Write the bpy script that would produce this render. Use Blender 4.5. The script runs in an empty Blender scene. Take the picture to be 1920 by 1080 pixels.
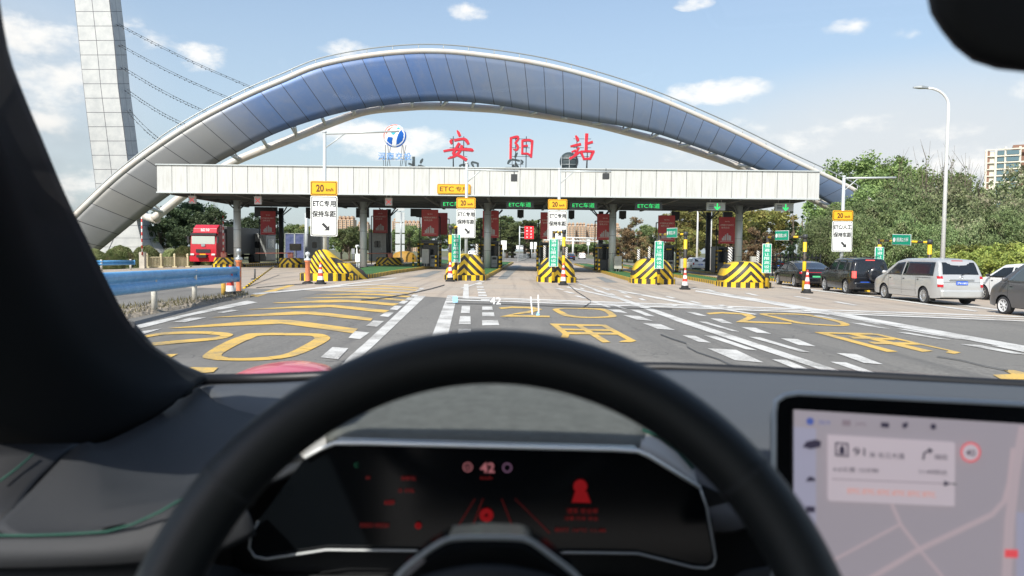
import bpy, bmesh, math, random
from mathutils import Vector, Matrix
R_ = math.radians
sc = bpy.context.scene
COL = sc.collection
# ------------------------------------------------------------------ camera
FPX = 1387.0
CAM = Vector((0, 0, 1.6))
PITCH, ROLL = 2.85, 0.6
RM = (Matrix.Rotation(R_(90 - PITCH), 3, 'X') @ Matrix.Rotation(R_(ROLL), 3, 'Z'))
cd = bpy.data.cameras.new('camera'); cam = bpy.data.objects.new('camera', cd); COL.objects.link(cam)
cd.sensor_width = 36; cd.lens = FPX / 1920 * 36; cd.clip_start = 0.02; cd.clip_end = 6000
cam.location = CAM; cam.rotation_euler = RM.to_euler()
cd.dof.use_dof = True; cd.dof.focus_distance = 45; cd.dof.aperture_fstop = 7.0
sc.camera = cam
# ------------------------------------------------------------------ light
SUN_EL, SUN_AZ = 44.0, 205.0      # azimuth clockwise from +Y: the sun stands behind the car, a little to the left
wd = bpy.data.worlds.new('World'); sc.world = wd; wd.use_nodes = True
nt = wd.node_tree; nt.nodes.clear()
def N(nt, t, **k):
    n = nt.nodes.new(t)
    for a, b in k.items(): setattr(n, a, b)
    return n
def L(nt, a, b): nt.links.new(a, b)
sky = N(nt, 'ShaderNodeTexSky', sky_type='NISHITA', sun_disc=False)
sky.sun_elevation = R_(SUN_EL); sky.sun_rotation = R_(SUN_AZ)
sky.air_density = 1.0; sky.dust_density = 1.6; sky.ozone_density = 1.3
bg = N(nt, 'ShaderNodeBackground'); bg.inputs[1].default_value = 0.15
out = N(nt, 'ShaderNodeOutputWorld'); L(nt, bg.outputs[0], out.inputs[0])
def pray(px, py):
    return RM @ Vector(((px - 960) / FPX, (540 - py) / FPX, -1))
def clouds():
    tc = N(nt, 'ShaderNodeTexCoord')
    nz = N(nt, 'ShaderNodeTexNoise'); nz.inputs['Scale'].default_value = 17; nz.inputs['Detail'].default_value = 9; nz.inputs['Roughness'].default_value = .60
    mp = N(nt, 'ShaderNodeMapping'); mp.inputs['Scale'].default_value = (1, 1, 1.9)
    L(nt, tc.outputs['Generated'], mp.inputs[0]); L(nt, mp.outputs[0], nz.inputs[0])
    acc = None; veil = []
    # direction (as seen in the photograph), half width, half height, density
    for px, py, w, h, d in [(700, 262, 125, 30, 1.0), (790, 258, 48, 26, 1.0), (1350, 172, 80, 22, .95), (375, 105, 45, 24, .75),
                            (650, 95, 46, 18, .75), (75, 225, 40, 22, .7), (30, 75, 110, 40, .75), (880, 25, 38, 16, .8), (1300, 5, 30, 12, .7),
                            (1590, 50, 36, 15, .6), (1690, 60, 26, 12, .5), (1620, 240, 60, 12, .4), (120, 100, 60, 35, .5), (1780, 245, 60, 16, .4),
                            (1690, 300, 420, 150, .85), (1200, 330, 420, 90, .4), (30, 180, 200, 200, .5), (2300, 100, 200, 60, .9), (-400, 150, 200, 60, .9), (1640, 235, 90, 18, .45), (1840, 300, 120, 30, .4), (40, 150, 120, 70, .6), (250, 60, 90, 30, .35), (1450, 260, 200, 40, .3), (150, 330, 160, 60, .4)]:
        v = pray(px, py).normalized()
        right = Vector((v.y, -v.x, 0)).normalized(); up = right.cross(v)
        def dot(vec, sc_):
            m = N(nt, 'ShaderNodeVectorMath', operation='DOT_PRODUCT'); L(nt, tc.outputs['Generated'], m.inputs[0]); m.inputs[1].default_value = vec * sc_; return m.outputs['Value']
        a = dot(right, FPX / w); b = dot(up, FPX / h)
        # shift so that the centre of the cloud is at zero
        s = N(nt, 'ShaderNodeMath', operation='SUBTRACT'); L(nt, b, s.inputs[0]); s.inputs[1].default_value = 0
        p1 = N(nt, 'ShaderNodeMath', operation='MULTIPLY'); L(nt, a, p1.inputs[0]); L(nt, a, p1.inputs[1])
        p2 = N(nt, 'ShaderNodeMath', operation='MULTIPLY'); L(nt, s.outputs[0], p2.inputs[0]); L(nt, s.outputs[0], p2.inputs[1])
        q = N(nt, 'ShaderNodeMath', operation='ADD'); L(nt, p1.outputs[0], q.inputs[0]); L(nt, p2.outputs[0], q.inputs[1])
        f = dot(v, 1.0)
        fr = N(nt, 'ShaderNodeMath', operation='GREATER_THAN'); L(nt, f, fr.inputs[0]); fr.inputs[1].default_value = 0
        mr = N(nt, 'ShaderNodeMapRange'); mr.inputs[1].default_value = 1.6; mr.inputs[2].default_value = 0; mr.inputs[3].default_value = 0; mr.inputs[4].default_value = d
        L(nt, q.outputs[0], mr.inputs[0])
        mm = N(nt, 'ShaderNodeMath', operation='MULTIPLY'); L(nt, mr.outputs[0], mm.inputs[0]); L(nt, fr.outputs[0], mm.inputs[1])
        if len(veil) < 3 and (px, py) in ((1690, 300), (1200, 330), (30, 180)): veil.append(mm.outputs[0]); continue
        if acc is None: acc = mm.outputs[0]
        else:
            mx = N(nt, 'ShaderNodeMath', operation='MAXIMUM'); L(nt, acc, mx.inputs[0]); L(nt, mm.outputs[0], mx.inputs[1]); acc = mx.outputs[0]
    # cloud = smoothstep(mask + noise - 1)
    nm = N(nt, 'ShaderNodeMath', operation='MULTIPLY_ADD'); L(nt, nz.outputs['Fac'], nm.inputs[0]); nm.inputs[1].default_value = 2.7; nm.inputs[2].default_value = -1.35
    ad = N(nt, 'ShaderNodeMath', operation='ADD'); L(nt, acc, ad.inputs[0]); L(nt, nm.outputs[0], ad.inputs[1])
    mr = N(nt, 'ShaderNodeMapRange', interpolation_type='SMOOTHSTEP'); mr.inputs[1].default_value = .16; mr.inputs[2].default_value = 1.05; mr.inputs[3].default_value = 0; mr.inputs[4].default_value = .92
    L(nt, ad.outputs[0], mr.inputs[0])
    cut = N(nt, 'ShaderNodeMath', operation='GREATER_THAN'); L(nt, acc, cut.inputs[0]); cut.inputs[1].default_value = .001
    mu = N(nt, 'ShaderNodeMath', operation='MULTIPLY'); L(nt, mr.outputs[0], mu.inputs[0]); L(nt, cut.outputs[0], mu.inputs[1])
    # milky air low over the horizon
    sx = N(nt, 'ShaderNodeSeparateXYZ'); L(nt, tc.outputs['Generated'], sx.inputs[0])
    hz = N(nt, 'ShaderNodeMapRange', interpolation_type='SMOOTHSTEP'); hz.inputs[1].default_value = .50; hz.inputs[2].default_value = -.05; hz.inputs[3].default_value = .12; hz.inputs[4].default_value = .80
    L(nt, sx.outputs[2], hz.inputs[0])
    m0 = N(nt, 'ShaderNodeMixRGB'); L(nt, hz.outputs[0], m0.inputs[0]); L(nt, sky.outputs[0], m0.inputs[1]); m0.inputs[2].default_value = (2.75, 3.15, 3.45, 1)
    m1 = N(nt, 'ShaderNodeMixRGB'); L(nt, mu.outputs[0], m1.inputs[0]); L(nt, m0.outputs[0], m1.inputs[1]); m1.inputs[2].default_value = (5.6, 5.4, 5.25, 1)
    base = m0.outputs[0]
    for v_ in veil:
        sm = N(nt, 'ShaderNodeMapRange', interpolation_type='SMOOTHSTEP'); L(nt, v_, sm.inputs[0]); mv = N(nt, 'ShaderNodeMixRGB'); L(nt, sm.outputs[0], mv.inputs[0]); L(nt, base, mv.inputs[1]); mv.inputs[2].default_value = (3.95, 4.05, 4.25, 1); base = mv.outputs[0]
    L(nt, base, m1.inputs[1]); L(nt, m1.outputs[0], bg.inputs[0])
clouds()
sd = bpy.data.lights.new('sun', 'SUN'); sd.energy = 4.1; sd.angle = R_(.6); sd.color = (1, .955, .89)
so = bpy.data.objects.new('sun', sd); COL.objects.link(so)
_a, _e = R_(SUN_AZ), R_(SUN_EL)
SUNV = Vector((math.sin(_a) * math.cos(_e), math.cos(_a) * math.cos(_e), math.sin(_e)))
so.rotation_euler = SUNV.to_track_quat('Z', 'Y').to_euler()
sc.view_settings.view_transform = 'Standard'; sc.view_settings.look = 'None'; sc.view_settings.gamma = 1
sc.view_settings.exposure = 0.5
sc.render.engine = 'CYCLES'; sc.cycles.max_bounces = 8; sc.cycles.transparent_max_bounces = 24
# ------------------------------------------------------------------ the lie of the land: crowned plaza, lanes heading slightly right of the camera axis
YAW = 0.0288
def gz(X, Y):
    u = X - YAW * Y
    return -0.014 * min(max(u + 5, 0), 40)
def P(px, py, Y):
    r = pray(px, py); return CAM + r * (Y / r.y)
def G(px, py, off=0.0):
    r = pray(px, py); z = 0.0
    for _ in range(30):
        t = (z - CAM.z) / r.z; p = CAM + r * t; z = gz(p.x, p.y)
    p.z = z + off
    return p
def lane(u, v): return Vector((u + YAW * v, v, gz(u + YAW * v, v)))
YAWR = -math.atan(YAW)
# ------------------------------------------------------------------ materials
MAT = {}
def mat(name, col, rough=.6, metal=0.0, var=0.0, vscale=3.0, emit=None, spec=None, bump=0.0, bscale=40, coat=0.0, tint=None):
    if name in MAT: return MAT[name]
    m = bpy.data.materials.new(name); m.use_nodes = True; t = m.node_tree
    b = t.nodes['Principled BSDF']
    b.inputs['Base Color'].default_value = (*col, 1); b.inputs['Roughness'].default_value = rough; b.inputs['Metallic'].default_value = metal
    if spec is not None: b.inputs['Specular IOR Level'].default_value = spec
    if coat: b.inputs['Coat Weight'].default_value = coat; b.inputs['Coat Roughness'].default_value = .04
    if emit: b.inputs['Emission Color'].default_value = (*emit[0], 1); b.inputs['Emission Strength'].default_value = emit[1]
    if var:
        tc = N(t, 'ShaderNodeTexCoord'); nz = N(t, 'ShaderNodeTexNoise'); nz.inputs['Scale'].default_value = vscale; nz.inputs['Detail'].default_value = 6; nz.inputs['Roughness'].default_value = .65
        L(t, tc.outputs['Object'], nz.inputs[0])
        cr = N(t, 'ShaderNodeMapRange'); cr.inputs[1].default_value = .3; cr.inputs[2].default_value = .7; cr.inputs[3].default_value = 0; cr.inputs[4].default_value = 1
        L(t, nz.outputs['Fac'], cr.inputs[0])
        mx = N(t, 'ShaderNodeMixRGB'); L(t, cr.outputs[0], mx.inputs[0])
        mx.inputs[1].default_value = (*[c * (1 - var) for c in col], 1)
        t2 = tint or [min(1, c * (1 + var)) for c in col]
        mx.inputs[2].default_value = (*t2, 1); L(t, mx.outputs[0], b.inputs['Base Color'])
    if bump:
        tc = N(t, 'ShaderNodeTexCoord'); nz = N(t, 'ShaderNodeTexNoise'); nz.inputs['Scale'].default_value = bscale; nz.inputs['Detail'].default_value = 5
        L(t, tc.outputs['Object'], nz.inputs[0]); bp = N(t, 'ShaderNodeBump'); bp.inputs['Strength'].default_value = bump; bp.inputs['Distance'].default_value = .02
        L(t, nz.outputs['Fac'], bp.inputs['Height']); L(t, bp.outputs[0], b.inputs['Normal'])
    MAT[name] = m; return m
def math_(t, op, a, b=None, c=None):
    n = N(t, 'ShaderNodeMath', operation=op)
    for i, v in enumerate((a, b, c)):
        if v is None: continue
        if isinstance(v, (int, float)): n.inputs[i].default_value = v
        else: L(t, v, n.inputs[i])
    return n.outputs[0]
def mixc(t, f, a, b, mode='MIX'):
    n = N(t, 'ShaderNodeMixRGB', blend_type=mode)
    if isinstance(f, (int, float)): n.inputs[0].default_value = f
    else: L(t, f, n.inputs[0])
    for i, v in ((1, a), (2, b)):
        if isinstance(v, tuple): n.inputs[i].default_value = (*v, 1)
        else: L(t, v, n.inputs[i])
    return n.outputs[0]
def noise(t, vec, scale, detail=5, rough=.6):
    n = N(t, 'ShaderNodeTexNoise'); n.inputs['Scale'].default_value = scale; n.inputs['Detail'].default_value = detail; n.inputs['Roughness'].default_value = rough
    L(t, vec, n.inputs[0]); return n.outputs['Fac']
def mapr(t, v, a, b, c=0.0, d=1.0):
    n = N(t, 'ShaderNodeMapRange'); L(t, v, n.inputs[0])
    for i, x in enumerate((a, b, c, d)): n.inputs[i + 1].default_value = x
    return n.outputs[0]
def newmat(name, rough=.8):
    m = bpy.data.materials.new(name); m.use_nodes = True; MAT[name] = m; t = m.node_tree; b = t.nodes['Principled BSDF']; b.inputs['Roughness'].default_value = rough
    tc = N(t, 'ShaderNodeTexCoord'); return m, t, b, tc
def scaled(t, vec, s):
    n = N(t, 'ShaderNodeMapping'); n.inputs['Scale'].default_value = s; L(t, vec, n.inputs[0]); return n.outputs[0]
# asphalt
m, t, b, tc = newmat('asphalt', .85); o = tc.outputs['Object']
n1 = noise(t, o, 45, 3, .8); n2 = noise(t, o, .35, 4); n3 = noise(t, scaled(t, o, (1.2, .05, 1)), 1.0, 5)
c = mixc(t, mapr(t, math_(t, 'ADD', math_(t, 'MULTIPLY', n1, .5), math_(t, 'MULTIPLY', noise(t, o, 14, 3, .8), .5)), .38, .64), (.105, .098, .088), (.255, .240, .216))
c = mixc(t, mapr(t, n2, .35, .7), c, (.17, .16, .144)); c = mixc(t, mapr(t, n3, .50, .72, 0, .6), c, (.07, .068, .066))
vo = N(t, 'ShaderNodeTexVoronoi', feature='DISTANCE_TO_EDGE'); vo.inputs['Scale'].default_value = .32; nv = N(t, 'ShaderNodeTexNoise'); nv.inputs['Scale'].default_value = 1.6; nv.inputs['Detail'].default_value = 6; L(t, o, nv.inputs[0]); va_ = N(t, 'ShaderNodeVectorMath', operation='ADD'); L(t, o, va_.inputs[0]); vs_ = N(t, 'ShaderNodeVectorMath', operation='SCALE'); L(t, nv.outputs['Color'], vs_.inputs[0]); vs_.inputs['Scale'].default_value = 1.3; L(t, vs_.outputs[0], va_.inputs[1]); L(t, va_.outputs[0], vo.inputs['Vector'])
crk = math_(t, 'MULTIPLY', math_(t, 'LESS_THAN', vo.outputs['Distance'], .0045), mapr(t, n2, .45, .6, 0, .75)); c = mixc(t, crk, c, (.035, .034, .033))
nL = noise(t, o, 130, 2, .9); c = mixc(t, mapr(t, nL, .66, .74, 0, .55), c, (.3, .29, .28))
nS = noise(t, o, .12, 6, .7); c = mixc(t, mapr(t, nS, .5, .62, 0, .35), c, (.24, .225, .20)); L(t, c, b.inputs['Base Color']); bp = N(t, 'ShaderNodeBump'); bp.inputs['Strength'].default_value = .5; bp.inputs['Distance'].default_value = .01; L(t, n1, bp.inputs['Height']); L(t, bp.outputs[0], b.inputs['Normal'])
# concrete with tyre streaks
m, t, b, tc = newmat('concrete', .82); o = tc.outputs['Object']
n1 = noise(t, o, 20, 4, .8); n2 = noise(t, o, .25, 5); n3 = noise(t, scaled(t, o, (1.3, .03, 1)), 1.3, 6, .7); n4 = noise(t, scaled(t, o, (.8, .12, 1)), 1.1, 4)
c = mixc(t, mapr(t, n1, .3, .7), (.31, .26, .21), (.46, .395, .325))
c = mixc(t, mapr(t, n2, .4, .65, 0, .7), c, (.42, .33, .25)); c = mixc(t, mapr(t, n3, .50, .72, 0, .62), c, (.16, .145, .13)); c = mixc(t, mapr(t, n4, .55, .72, 0, .5), c, (.15, .14, .13))
sx = N(t, 'ShaderNodeSeparateXYZ'); L(t, o, sx.inputs[0])
j = math_(t, 'LESS_THAN', math_(t, 'ABSOLUTE', math_(t, 'SUBTRACT', math_(t, 'FRACT', math_(t, 'DIVIDE', sx.outputs[1], 5.0)), .5)), .008)
c = mixc(t, math_(t, 'MULTIPLY', j, .7), c, (.06, .055, .05))
L(t, c, b.inputs['Base Color'])
# ground
m, t, b, tc = newmat('ground_grass', .95); o = tc.outputs['Object']
c = mixc(t, mapr(t, noise(t, o, .6, 8), .35, .65), (.06, .085, .025), (.17, .15, .09)); L(t, c, b.inputs['Base Color'])
# painted markings with wear
def paint(name, col, worn, amount=.62):
    m, t, b, tc = newmat(name, .65); o = tc.outputs['Object']
    w = mapr(t, math_(t, 'ADD', math_(t, 'MULTIPLY', noise(t, o, 30, 5, .8), .5), math_(t, 'MULTIPLY', noise(t, o, 1.2, 4), .5)), amount - .09, amount + .04)
    c = mixc(t, noise(t, o, 3, 4), col, tuple(x * .8 for x in col)); L(t, mixc(t, w, c, worn), b.inputs['Base Color'])
paint('white_paint', (.68, .66, .62), (.28, .265, .24), .56)
paint('thin_white', (.70, .68, .64), (.30, .275, .25), .585)
paint('yellow_paint', (.74, .47, .10), (.30, .24, .14), .565)
mat('sealant', (.05, .048, .045), .6); mat('patch_grey', (.20, .205, .20), .7, var=.25, vscale=2)
# stripes in object space; mode: chevron (x,z), vertical by uv
def stripes(name, kind, period, a=(.78, .50, .015), bcol=(.025, .022, .02), k=1.0, rough=.5):
    m, t, b, tc = newmat(name, rough)
    if kind == 'uv': sx = N(t, 'ShaderNodeSeparateXYZ'); L(t, tc.outputs['UV'], sx.inputs[0]); v = sx.outputs[0]
    else:
        sx = N(t, 'ShaderNodeSeparateXYZ'); L(t, tc.outputs['Object'], sx.inputs[0])
        if kind == 'chev': v = math_(t, 'ADD', sx.outputs[2], math_(t, 'MULTIPLY', math_(t, 'ABSOLUTE', sx.outputs[0]), k))
        elif kind == 'diag': v = math_(t, 'ADD', sx.outputs[2], math_(t, 'MULTIPLY', sx.outputs[0], k))
        elif kind == 'z': v = math_(t, 'ADD', sx.outputs[2], 10)
    f = math_(t, 'FRACT', math_(t, 'DIVIDE', v, period))
    s = math_(t, 'GREATER_THAN', f, .5)
    c = mixc(t, s, a, bcol)
    g = mapr(t, noise(t, tc.outputs['Object'], 5, 6, .75), .52, .72, 0, .55)
    c = mixc(t, g, c, (.30, .20, .10)); L(t, c, b.inputs['Base Color'])
    return m
stripes('mound_stripe', 'chev', .46, k=1.0)
stripes('mound_slant', 'diag', .34, k=1.35)
stripes('kerb_stripe', 'uv', .5)
stripes('pole_stripe', 'z', .92)
stripes('arm_stripe', 'uv', .9)
stripes('post_spiral', 'diag', .17, a=(.62, .60, .56), k=1.0)
stripes('bollard_stripe', 'z', .36)
stripes('red_white', 'z', .5, a=(.62, .05, .04), bcol=(.72, .70, .68))
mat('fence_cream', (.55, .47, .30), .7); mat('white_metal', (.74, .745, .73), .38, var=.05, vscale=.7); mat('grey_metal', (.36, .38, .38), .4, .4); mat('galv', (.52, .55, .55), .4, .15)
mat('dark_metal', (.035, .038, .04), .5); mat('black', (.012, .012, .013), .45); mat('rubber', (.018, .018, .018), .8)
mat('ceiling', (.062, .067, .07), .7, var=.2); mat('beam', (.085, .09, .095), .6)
mat('red_board', (.44, .04, .045), .5, var=.08); mat('board_print', (.70, .58, .55), .6); mat('board_art', (.50, .46, .47), .6)
mat('sign_yellow', (.83, .42, .012), .45); mat('sign_white', (.82, .83, .80), .4); mat('sign_ink', (.03, .03, .032), .5); mat('sign_ink_brown', (.10, .045, .006), .5)
mat('sign_green', (.0, .33, .19), .45); mat('sign_red', (.72, .02, .03), .45); mat('letter_white', (.85, .85, .85), .5)
mat('letter_red', (.50, .012, .03), .4); mat('letter_edge', (.75, .5, .5), .5); mat('letter_dark', (.03, .045, .05), .6); mat('letter_blue', (.16, .33, .62), .5)
mat('logo_red', (.72, .12, .08), .3); mat('logo_blue', (.01, .11, .45), .3); mat('logo_cyan', (.03, .42, .52), .3); mat('logo_white', (.85, .86, .87), .3)
mat('led_green', (.0, .3, .08), .5, emit=((.05, .9, .22), .85)); mat('led_red', (.4, .08, .08), .5, emit=((1, .12, .12), .35)); mat('led_back', (.05, .055, .055), .4); mat('led_grey', (.40, .42, .42), .5); mat('led_pale', (.55, .53, .54), .5)
mat('turf', (.035, .12, .03), .95, var=.35, vscale=9, bump=.6, bscale=60)
mat('orange', (.78, .26, .12), .6, var=.15); mat('salmon', (.70, .27, .20), .6, var=.15); mat('beige', (.50, .45, .38), .7, var=.12)
mat('guard_blue', (.075, .33, .68), .36, var=.18, vscale=4, tint=(.15, .43, .74)); mat('post_cream', (.60, .57, .50), .7, var=.2, vscale=12)
mat('rubble', (.26, .22, .17), .95, var=.5, vscale=6, bump=1.0, bscale=25)
mat('bark', (.12, .095, .07), .95, var=.3, vscale=8)
mat('tyre', (.022, .022, .024), .85); mat('alloy', (.52, .53, .54), .3, .7); mat('glass_dark', (.012, .015, .018), .10, spec=.55); mat('glass_grey', (.07, .085, .09), .06, spec=.8)
mat('tail_red', (.45, .01, .015), .2, spec=.7); mat('tail_lit', (.9, .08, .07), .3, emit=((1, .1, .08), .7)); mat('plate_blue', (.03, .12, .62), .4); mat('plate_green', (.08, .5, .22), .4)
mat('booth_grey', (.30, .31, .30), .4, .3, var=.12, vscale=5); mat('booth_dark', (.07, .074, .077), .45); mat('cabinet', (.42, .41, .37), .6, var=.1)
mat('brownbox', (.22, .19, .15), .8, var=.2); mat('poster_blue', (.04, .075, .19), .5, var=.4, vscale=2.5, tint=(.10, .11, .22))
mat('bld_cream', (.66, .62, .52), .8); mat('bld_orange', (.50, .35, .24), .85, var=.15, vscale=.1); mat('bld_glass', (.10, .17, .20), .15, spec=.7); mat('bld_brick', (.25, .14, .10), .85); mat('bld_white', (.6, .6, .58), .8)
mat('pylon_side', (.30, .31, .32), .45, .3)
# ------------------------------------------------------------------ mesh helpers
class MB:
    def __init__(s): s.v = []; s.f = []; s.m = []; s.uv = {}; s.sm = []
    def add(s, vs, fs, mi=0, smooth=False, uvs=None):
        o = len(s.v); s.v += [Vector(v) for v in vs]
        for i, f in enumerate(fs):
            s.f.append(tuple(o + k for k in f)); s.m.append(mi); s.sm.append(smooth)
            if uvs: s.uv[len(s.f) - 1] = [uvs[k] for k in f]
        return s
    def box(s, c, d, mi=0, rz=0, M=None):
        hx, hy, hz = d[0] / 2, d[1] / 2, d[2] / 2
        vs = [Vector((x, y, z)) for x in (-hx, hx) for y in (-hy, hy) for z in (-hz, hz)]
        if M is not None: vs = [M @ v for v in vs]
        if rz: r = Matrix.Rotation(rz, 3, 'Z'); vs = [r @ v for v in vs]
        vs = [v + Vector(c) for v in vs]
        return s.add(vs, [(0, 1, 3, 2), (4, 6, 7, 5), (0, 4, 5, 1), (2, 3, 7, 6), (0, 2, 6, 4), (1, 5, 7, 3)], mi)
    def bevbox(s, c, d, r=.03, mi=0, ax='Y', n=4):
        # rounded-rectangle prism, thickness along ax
        hx, hz = (d[0] / 2, d[2] / 2) if ax == 'Y' else ((d[0] / 2, d[1] / 2) if ax == 'Z' else (d[1] / 2, d[2] / 2))
        th = d[1] if ax == 'Y' else (d[2] if ax == 'Z' else d[0])
        pts = []
        for sx, sz, a0 in ((1, 1, 0), (-1, 1, 90), (-1, -1, 180), (1, -1, 270)):
            for i in range(n + 1):
                a = R_(a0 + 90 * i / n); pts.append((sx * (hx - r) + r * math.cos(a), sz * (hz - r) + r * math.sin(a)))
        return s.prism(pts, th, c, mi, ax)
    def prism(s, pts, th, c=(0, 0, 0), mi=0, ax='Y'):
        c = Vector(c); n = len(pts); f = {'Y': lambda p, h: Vector((p[0], h, p[1])), 'Z': lambda p, h: Vector((p[0], p[1], h)), 'X': lambda p, h: Vector((h, p[0], p[1]))}[ax]
        vs = [f(p, -th / 2) + c for p in pts] + [f(p, th / 2) + c for p in pts]
        fs = [tuple(range(n)), tuple(range(2 * n - 1, n - 1, -1))] + [(i, i + n, (i + 1) % n + n, (i + 1) % n) for i in range(n)]
        return s.add(vs, fs, mi)
    def tube(s, pts, r, n=10, mi=0, smooth=True, cap=True, uvl=False):
        pts = [Vector(p) for p in pts]; rs = r if isinstance(r, (list, tuple)) else [r] * len(pts)
        vs = []; uv = []; prev = None; Ld = 0
        for i, p in enumerate(pts):
            d = (pts[min(i + 1, len(pts) - 1)] - pts[max(i - 1, 0)]).normalized()
            if prev is None: a = d.orthogonal().normalized()
            else: a = (prev - d * prev.dot(d)).normalized()
            prev = a; b_ = d.cross(a)
            if i: Ld += (p - pts[i - 1]).length
            for k in range(n):
                t_ = 2 * math.pi * k / n; vs.append(p + (a * math.cos(t_) + b_ * math.sin(t_)) * rs[i]); uv.append((Ld, k / n))
        fs = [(i * n + k, i * n + (k + 1) % n, (i + 1) * n + (k + 1) % n, (i + 1) * n + k) for i in range(len(pts) - 1) for k in range(n)]
        s.add(vs, fs, mi, smooth, uv)
        if cap: s.add(vs[:n], [tuple(range(n - 1, -1, -1))], mi, False, uv[:n]); s.add(vs[-n:], [tuple(range(n))], mi, False, uv[-n:])
        return s
    def lathe(s, prof, c=(0, 0, 0), n=20, mi=0, smooth=True, M=None):
        c = Vector(c); vs = []
        for r, z in prof:
            for k in range(n):
                a = 2 * math.pi * k / n; v = Vector((r * math.cos(a), r * math.sin(a), z)); vs.append((M @ v if M is not None else v) + c)
        fs = [(i * n + k, i * n + (k + 1) % n, (i + 1) * n + (k + 1) % n, (i + 1) * n + k) for i in range(len(prof) - 1) for k in range(n)]
        return s.add(vs, fs, mi, smooth)
    def grid(s, rows, mi=0, smooth=True, close=False, uvs=None):
        n = len(rows[0]); vs = [v for r in rows for v in r]; fs = []
        for i in range(len(rows) - 1):
            for k in range(n if close else n - 1):
                fs.append((i * n + k, i * n + (k + 1) % n, (i + 1) * n + (k + 1) % n, (i + 1) * n + k))
        uu = [u for r in uvs for u in r] if uvs else None
        return s.add(vs, fs, mi, smooth, uu)
    def merge(s, o, f=None, mi=None):
        k = len(s.v); s.v += [f(v) if f else v for v in o.v]
        b_ = len(s.f)
        s.f += [tuple(i + k for i in q) for q in o.f]; s.m += [mi if mi is not None else x for x in o.m]; s.sm += o.sm
        for i, u in o.uv.items(): s.uv[b_ + i] = u
        return s
def setp(o, label=None, cat=None, group=None, kind=None):
    if label: o['label'] = label
    if cat: o['category'] = cat
    if group: o['group'] = group
    if kind: o['kind'] = kind
    return o
PM = {}
def wm(o):
    M = Matrix.LocRotScale(o.location, o.rotation_euler, o.scale)
    return wm(o.parent) @ M if o.parent else M
def thing(name, label, cat, loc=(0, 0, 0), rz=0.0, group=None):
    o = bpy.data.objects.new(name, None); COL.objects.link(o); o.location = Vector(loc); o.rotation_euler = (0, 0, rz); o.empty_display_size = .3
    return setp(o, label, cat, group)
def obj(name, mb, mats, parent=None, world=False, label=None, cat=None, group=None, kind=None, bevel=0, fix=True, solid=0):
    if not isinstance(mats, (list, tuple)): mats = [mats]
    me = bpy.data.meshes.new(name); vs = mb.v
    if world and parent is not None:
        Mi = wm(parent).inverted(); vs = [Mi @ v for v in vs]
    me.from_pydata([tuple(v) for v in vs], [], mb.f)
    for q in mats: me.materials.append(MAT[q] if isinstance(q, str) else q)
    me.polygons.foreach_set('material_index', mb.m); me.polygons.foreach_set('use_smooth', mb.sm)
    if mb.uv:
        ul = me.uv_layers.new(name='UVMap')
        for pi, us in mb.uv.items():
            p = me.polygons[pi]
            for k, li in enumerate(p.loop_indices): ul.data[li].uv = us[k]
    if fix:
        bm = bmesh.new(); bm.from_mesh(me); bmesh.ops.remove_doubles(bm, verts=bm.verts, dist=1e-5); bmesh.ops.recalc_face_normals(bm, faces=bm.faces); bm.to_mesh(me); bm.free()
    me.update()
    o = bpy.data.objects.new(name, me); COL.objects.link(o)
    if parent is not None: o.parent = parent
    if bevel:
        md = o.modifiers.new('bevel', 'BEVEL'); md.width = bevel; md.segments = 2; md.limit_method = 'ANGLE'
    if solid:
        md = o.modifiers.new('solid', 'SOLIDIFY'); md.thickness = solid; md.offset = 0
    return setp(o, label, cat, group, kind)
def copy_tree(o, parent=None):
    c_ = o.copy(); COL.objects.link(c_)
    if parent is not None: c_.parent = parent
    for ch in list(o.children): copy_tree(ch, c_)
    return c_
_fc = bpy.data.curves.new('tmp_text', 'FONT'); _fo = bpy.data.objects.new('tmp_text', _fc); COL.objects.link(_fo)
def text2d(body, h=1.0, w=None, align='CENTER', bold=0.0, depth=0.0):
    """flat lettering as (verts in x,y ; faces), centred, cap height h, squeezed to width w"""
    _fc.body = body; _fc.size = 1; _fc.offset = bold; _fc.extrude = depth; _fc.resolution_u = 3
    bpy.context.view_layer.update(); dg = bpy.context.evaluated_depsgraph_get()
    me = bpy.data.meshes.new_from_object(_fo.evaluated_get(dg))
    vs = [v.co.copy() for v in me.vertices]; fs = [tuple(p.vertices) for p in me.polygons]; bpy.data.meshes.remove(me)
    x0 = min(v.x for v in vs); x1 = max(v.x for v in vs); y0 = min(v.y for v in vs); y1 = max(v.y for v in vs)
    sy = h / (y1 - y0); sx_ = (w / (x1 - x0)) if w else sy
    ox = (x0 + x1) / 2 if align == 'CENTER' else x0
    return [Vector(((v.x - ox) * sx_, (v.y - (y0 + y1) / 2) * sy, v.z)) for v in vs], fs
def lettering(mb, body, c, h, w=None, y=0.0, mi=0, bold=0.0, align='CENTER', fat=0.0):
    """writes text facing -Y at local (cx, cz)"""
    vs, fs = text2d(body, h, w, align, bold)
    for k, (a, b_) in enumerate([(0, 0)] + ([(fat, 0), (-fat, 0), (0, fat), (0, -fat)] if fat else [])): mb.add([Vector((v.x + c[0] + a, y - k * .0007, v.y + c[1] + b_)) for v in vs], fs, mi)
    return mb
ORD = ['first', 'second', 'third', 'fourth', 'fifth', 'sixth', 'seventh', 'eighth', 'ninth', 'tenth', 'eleventh', 'twelfth']
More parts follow.
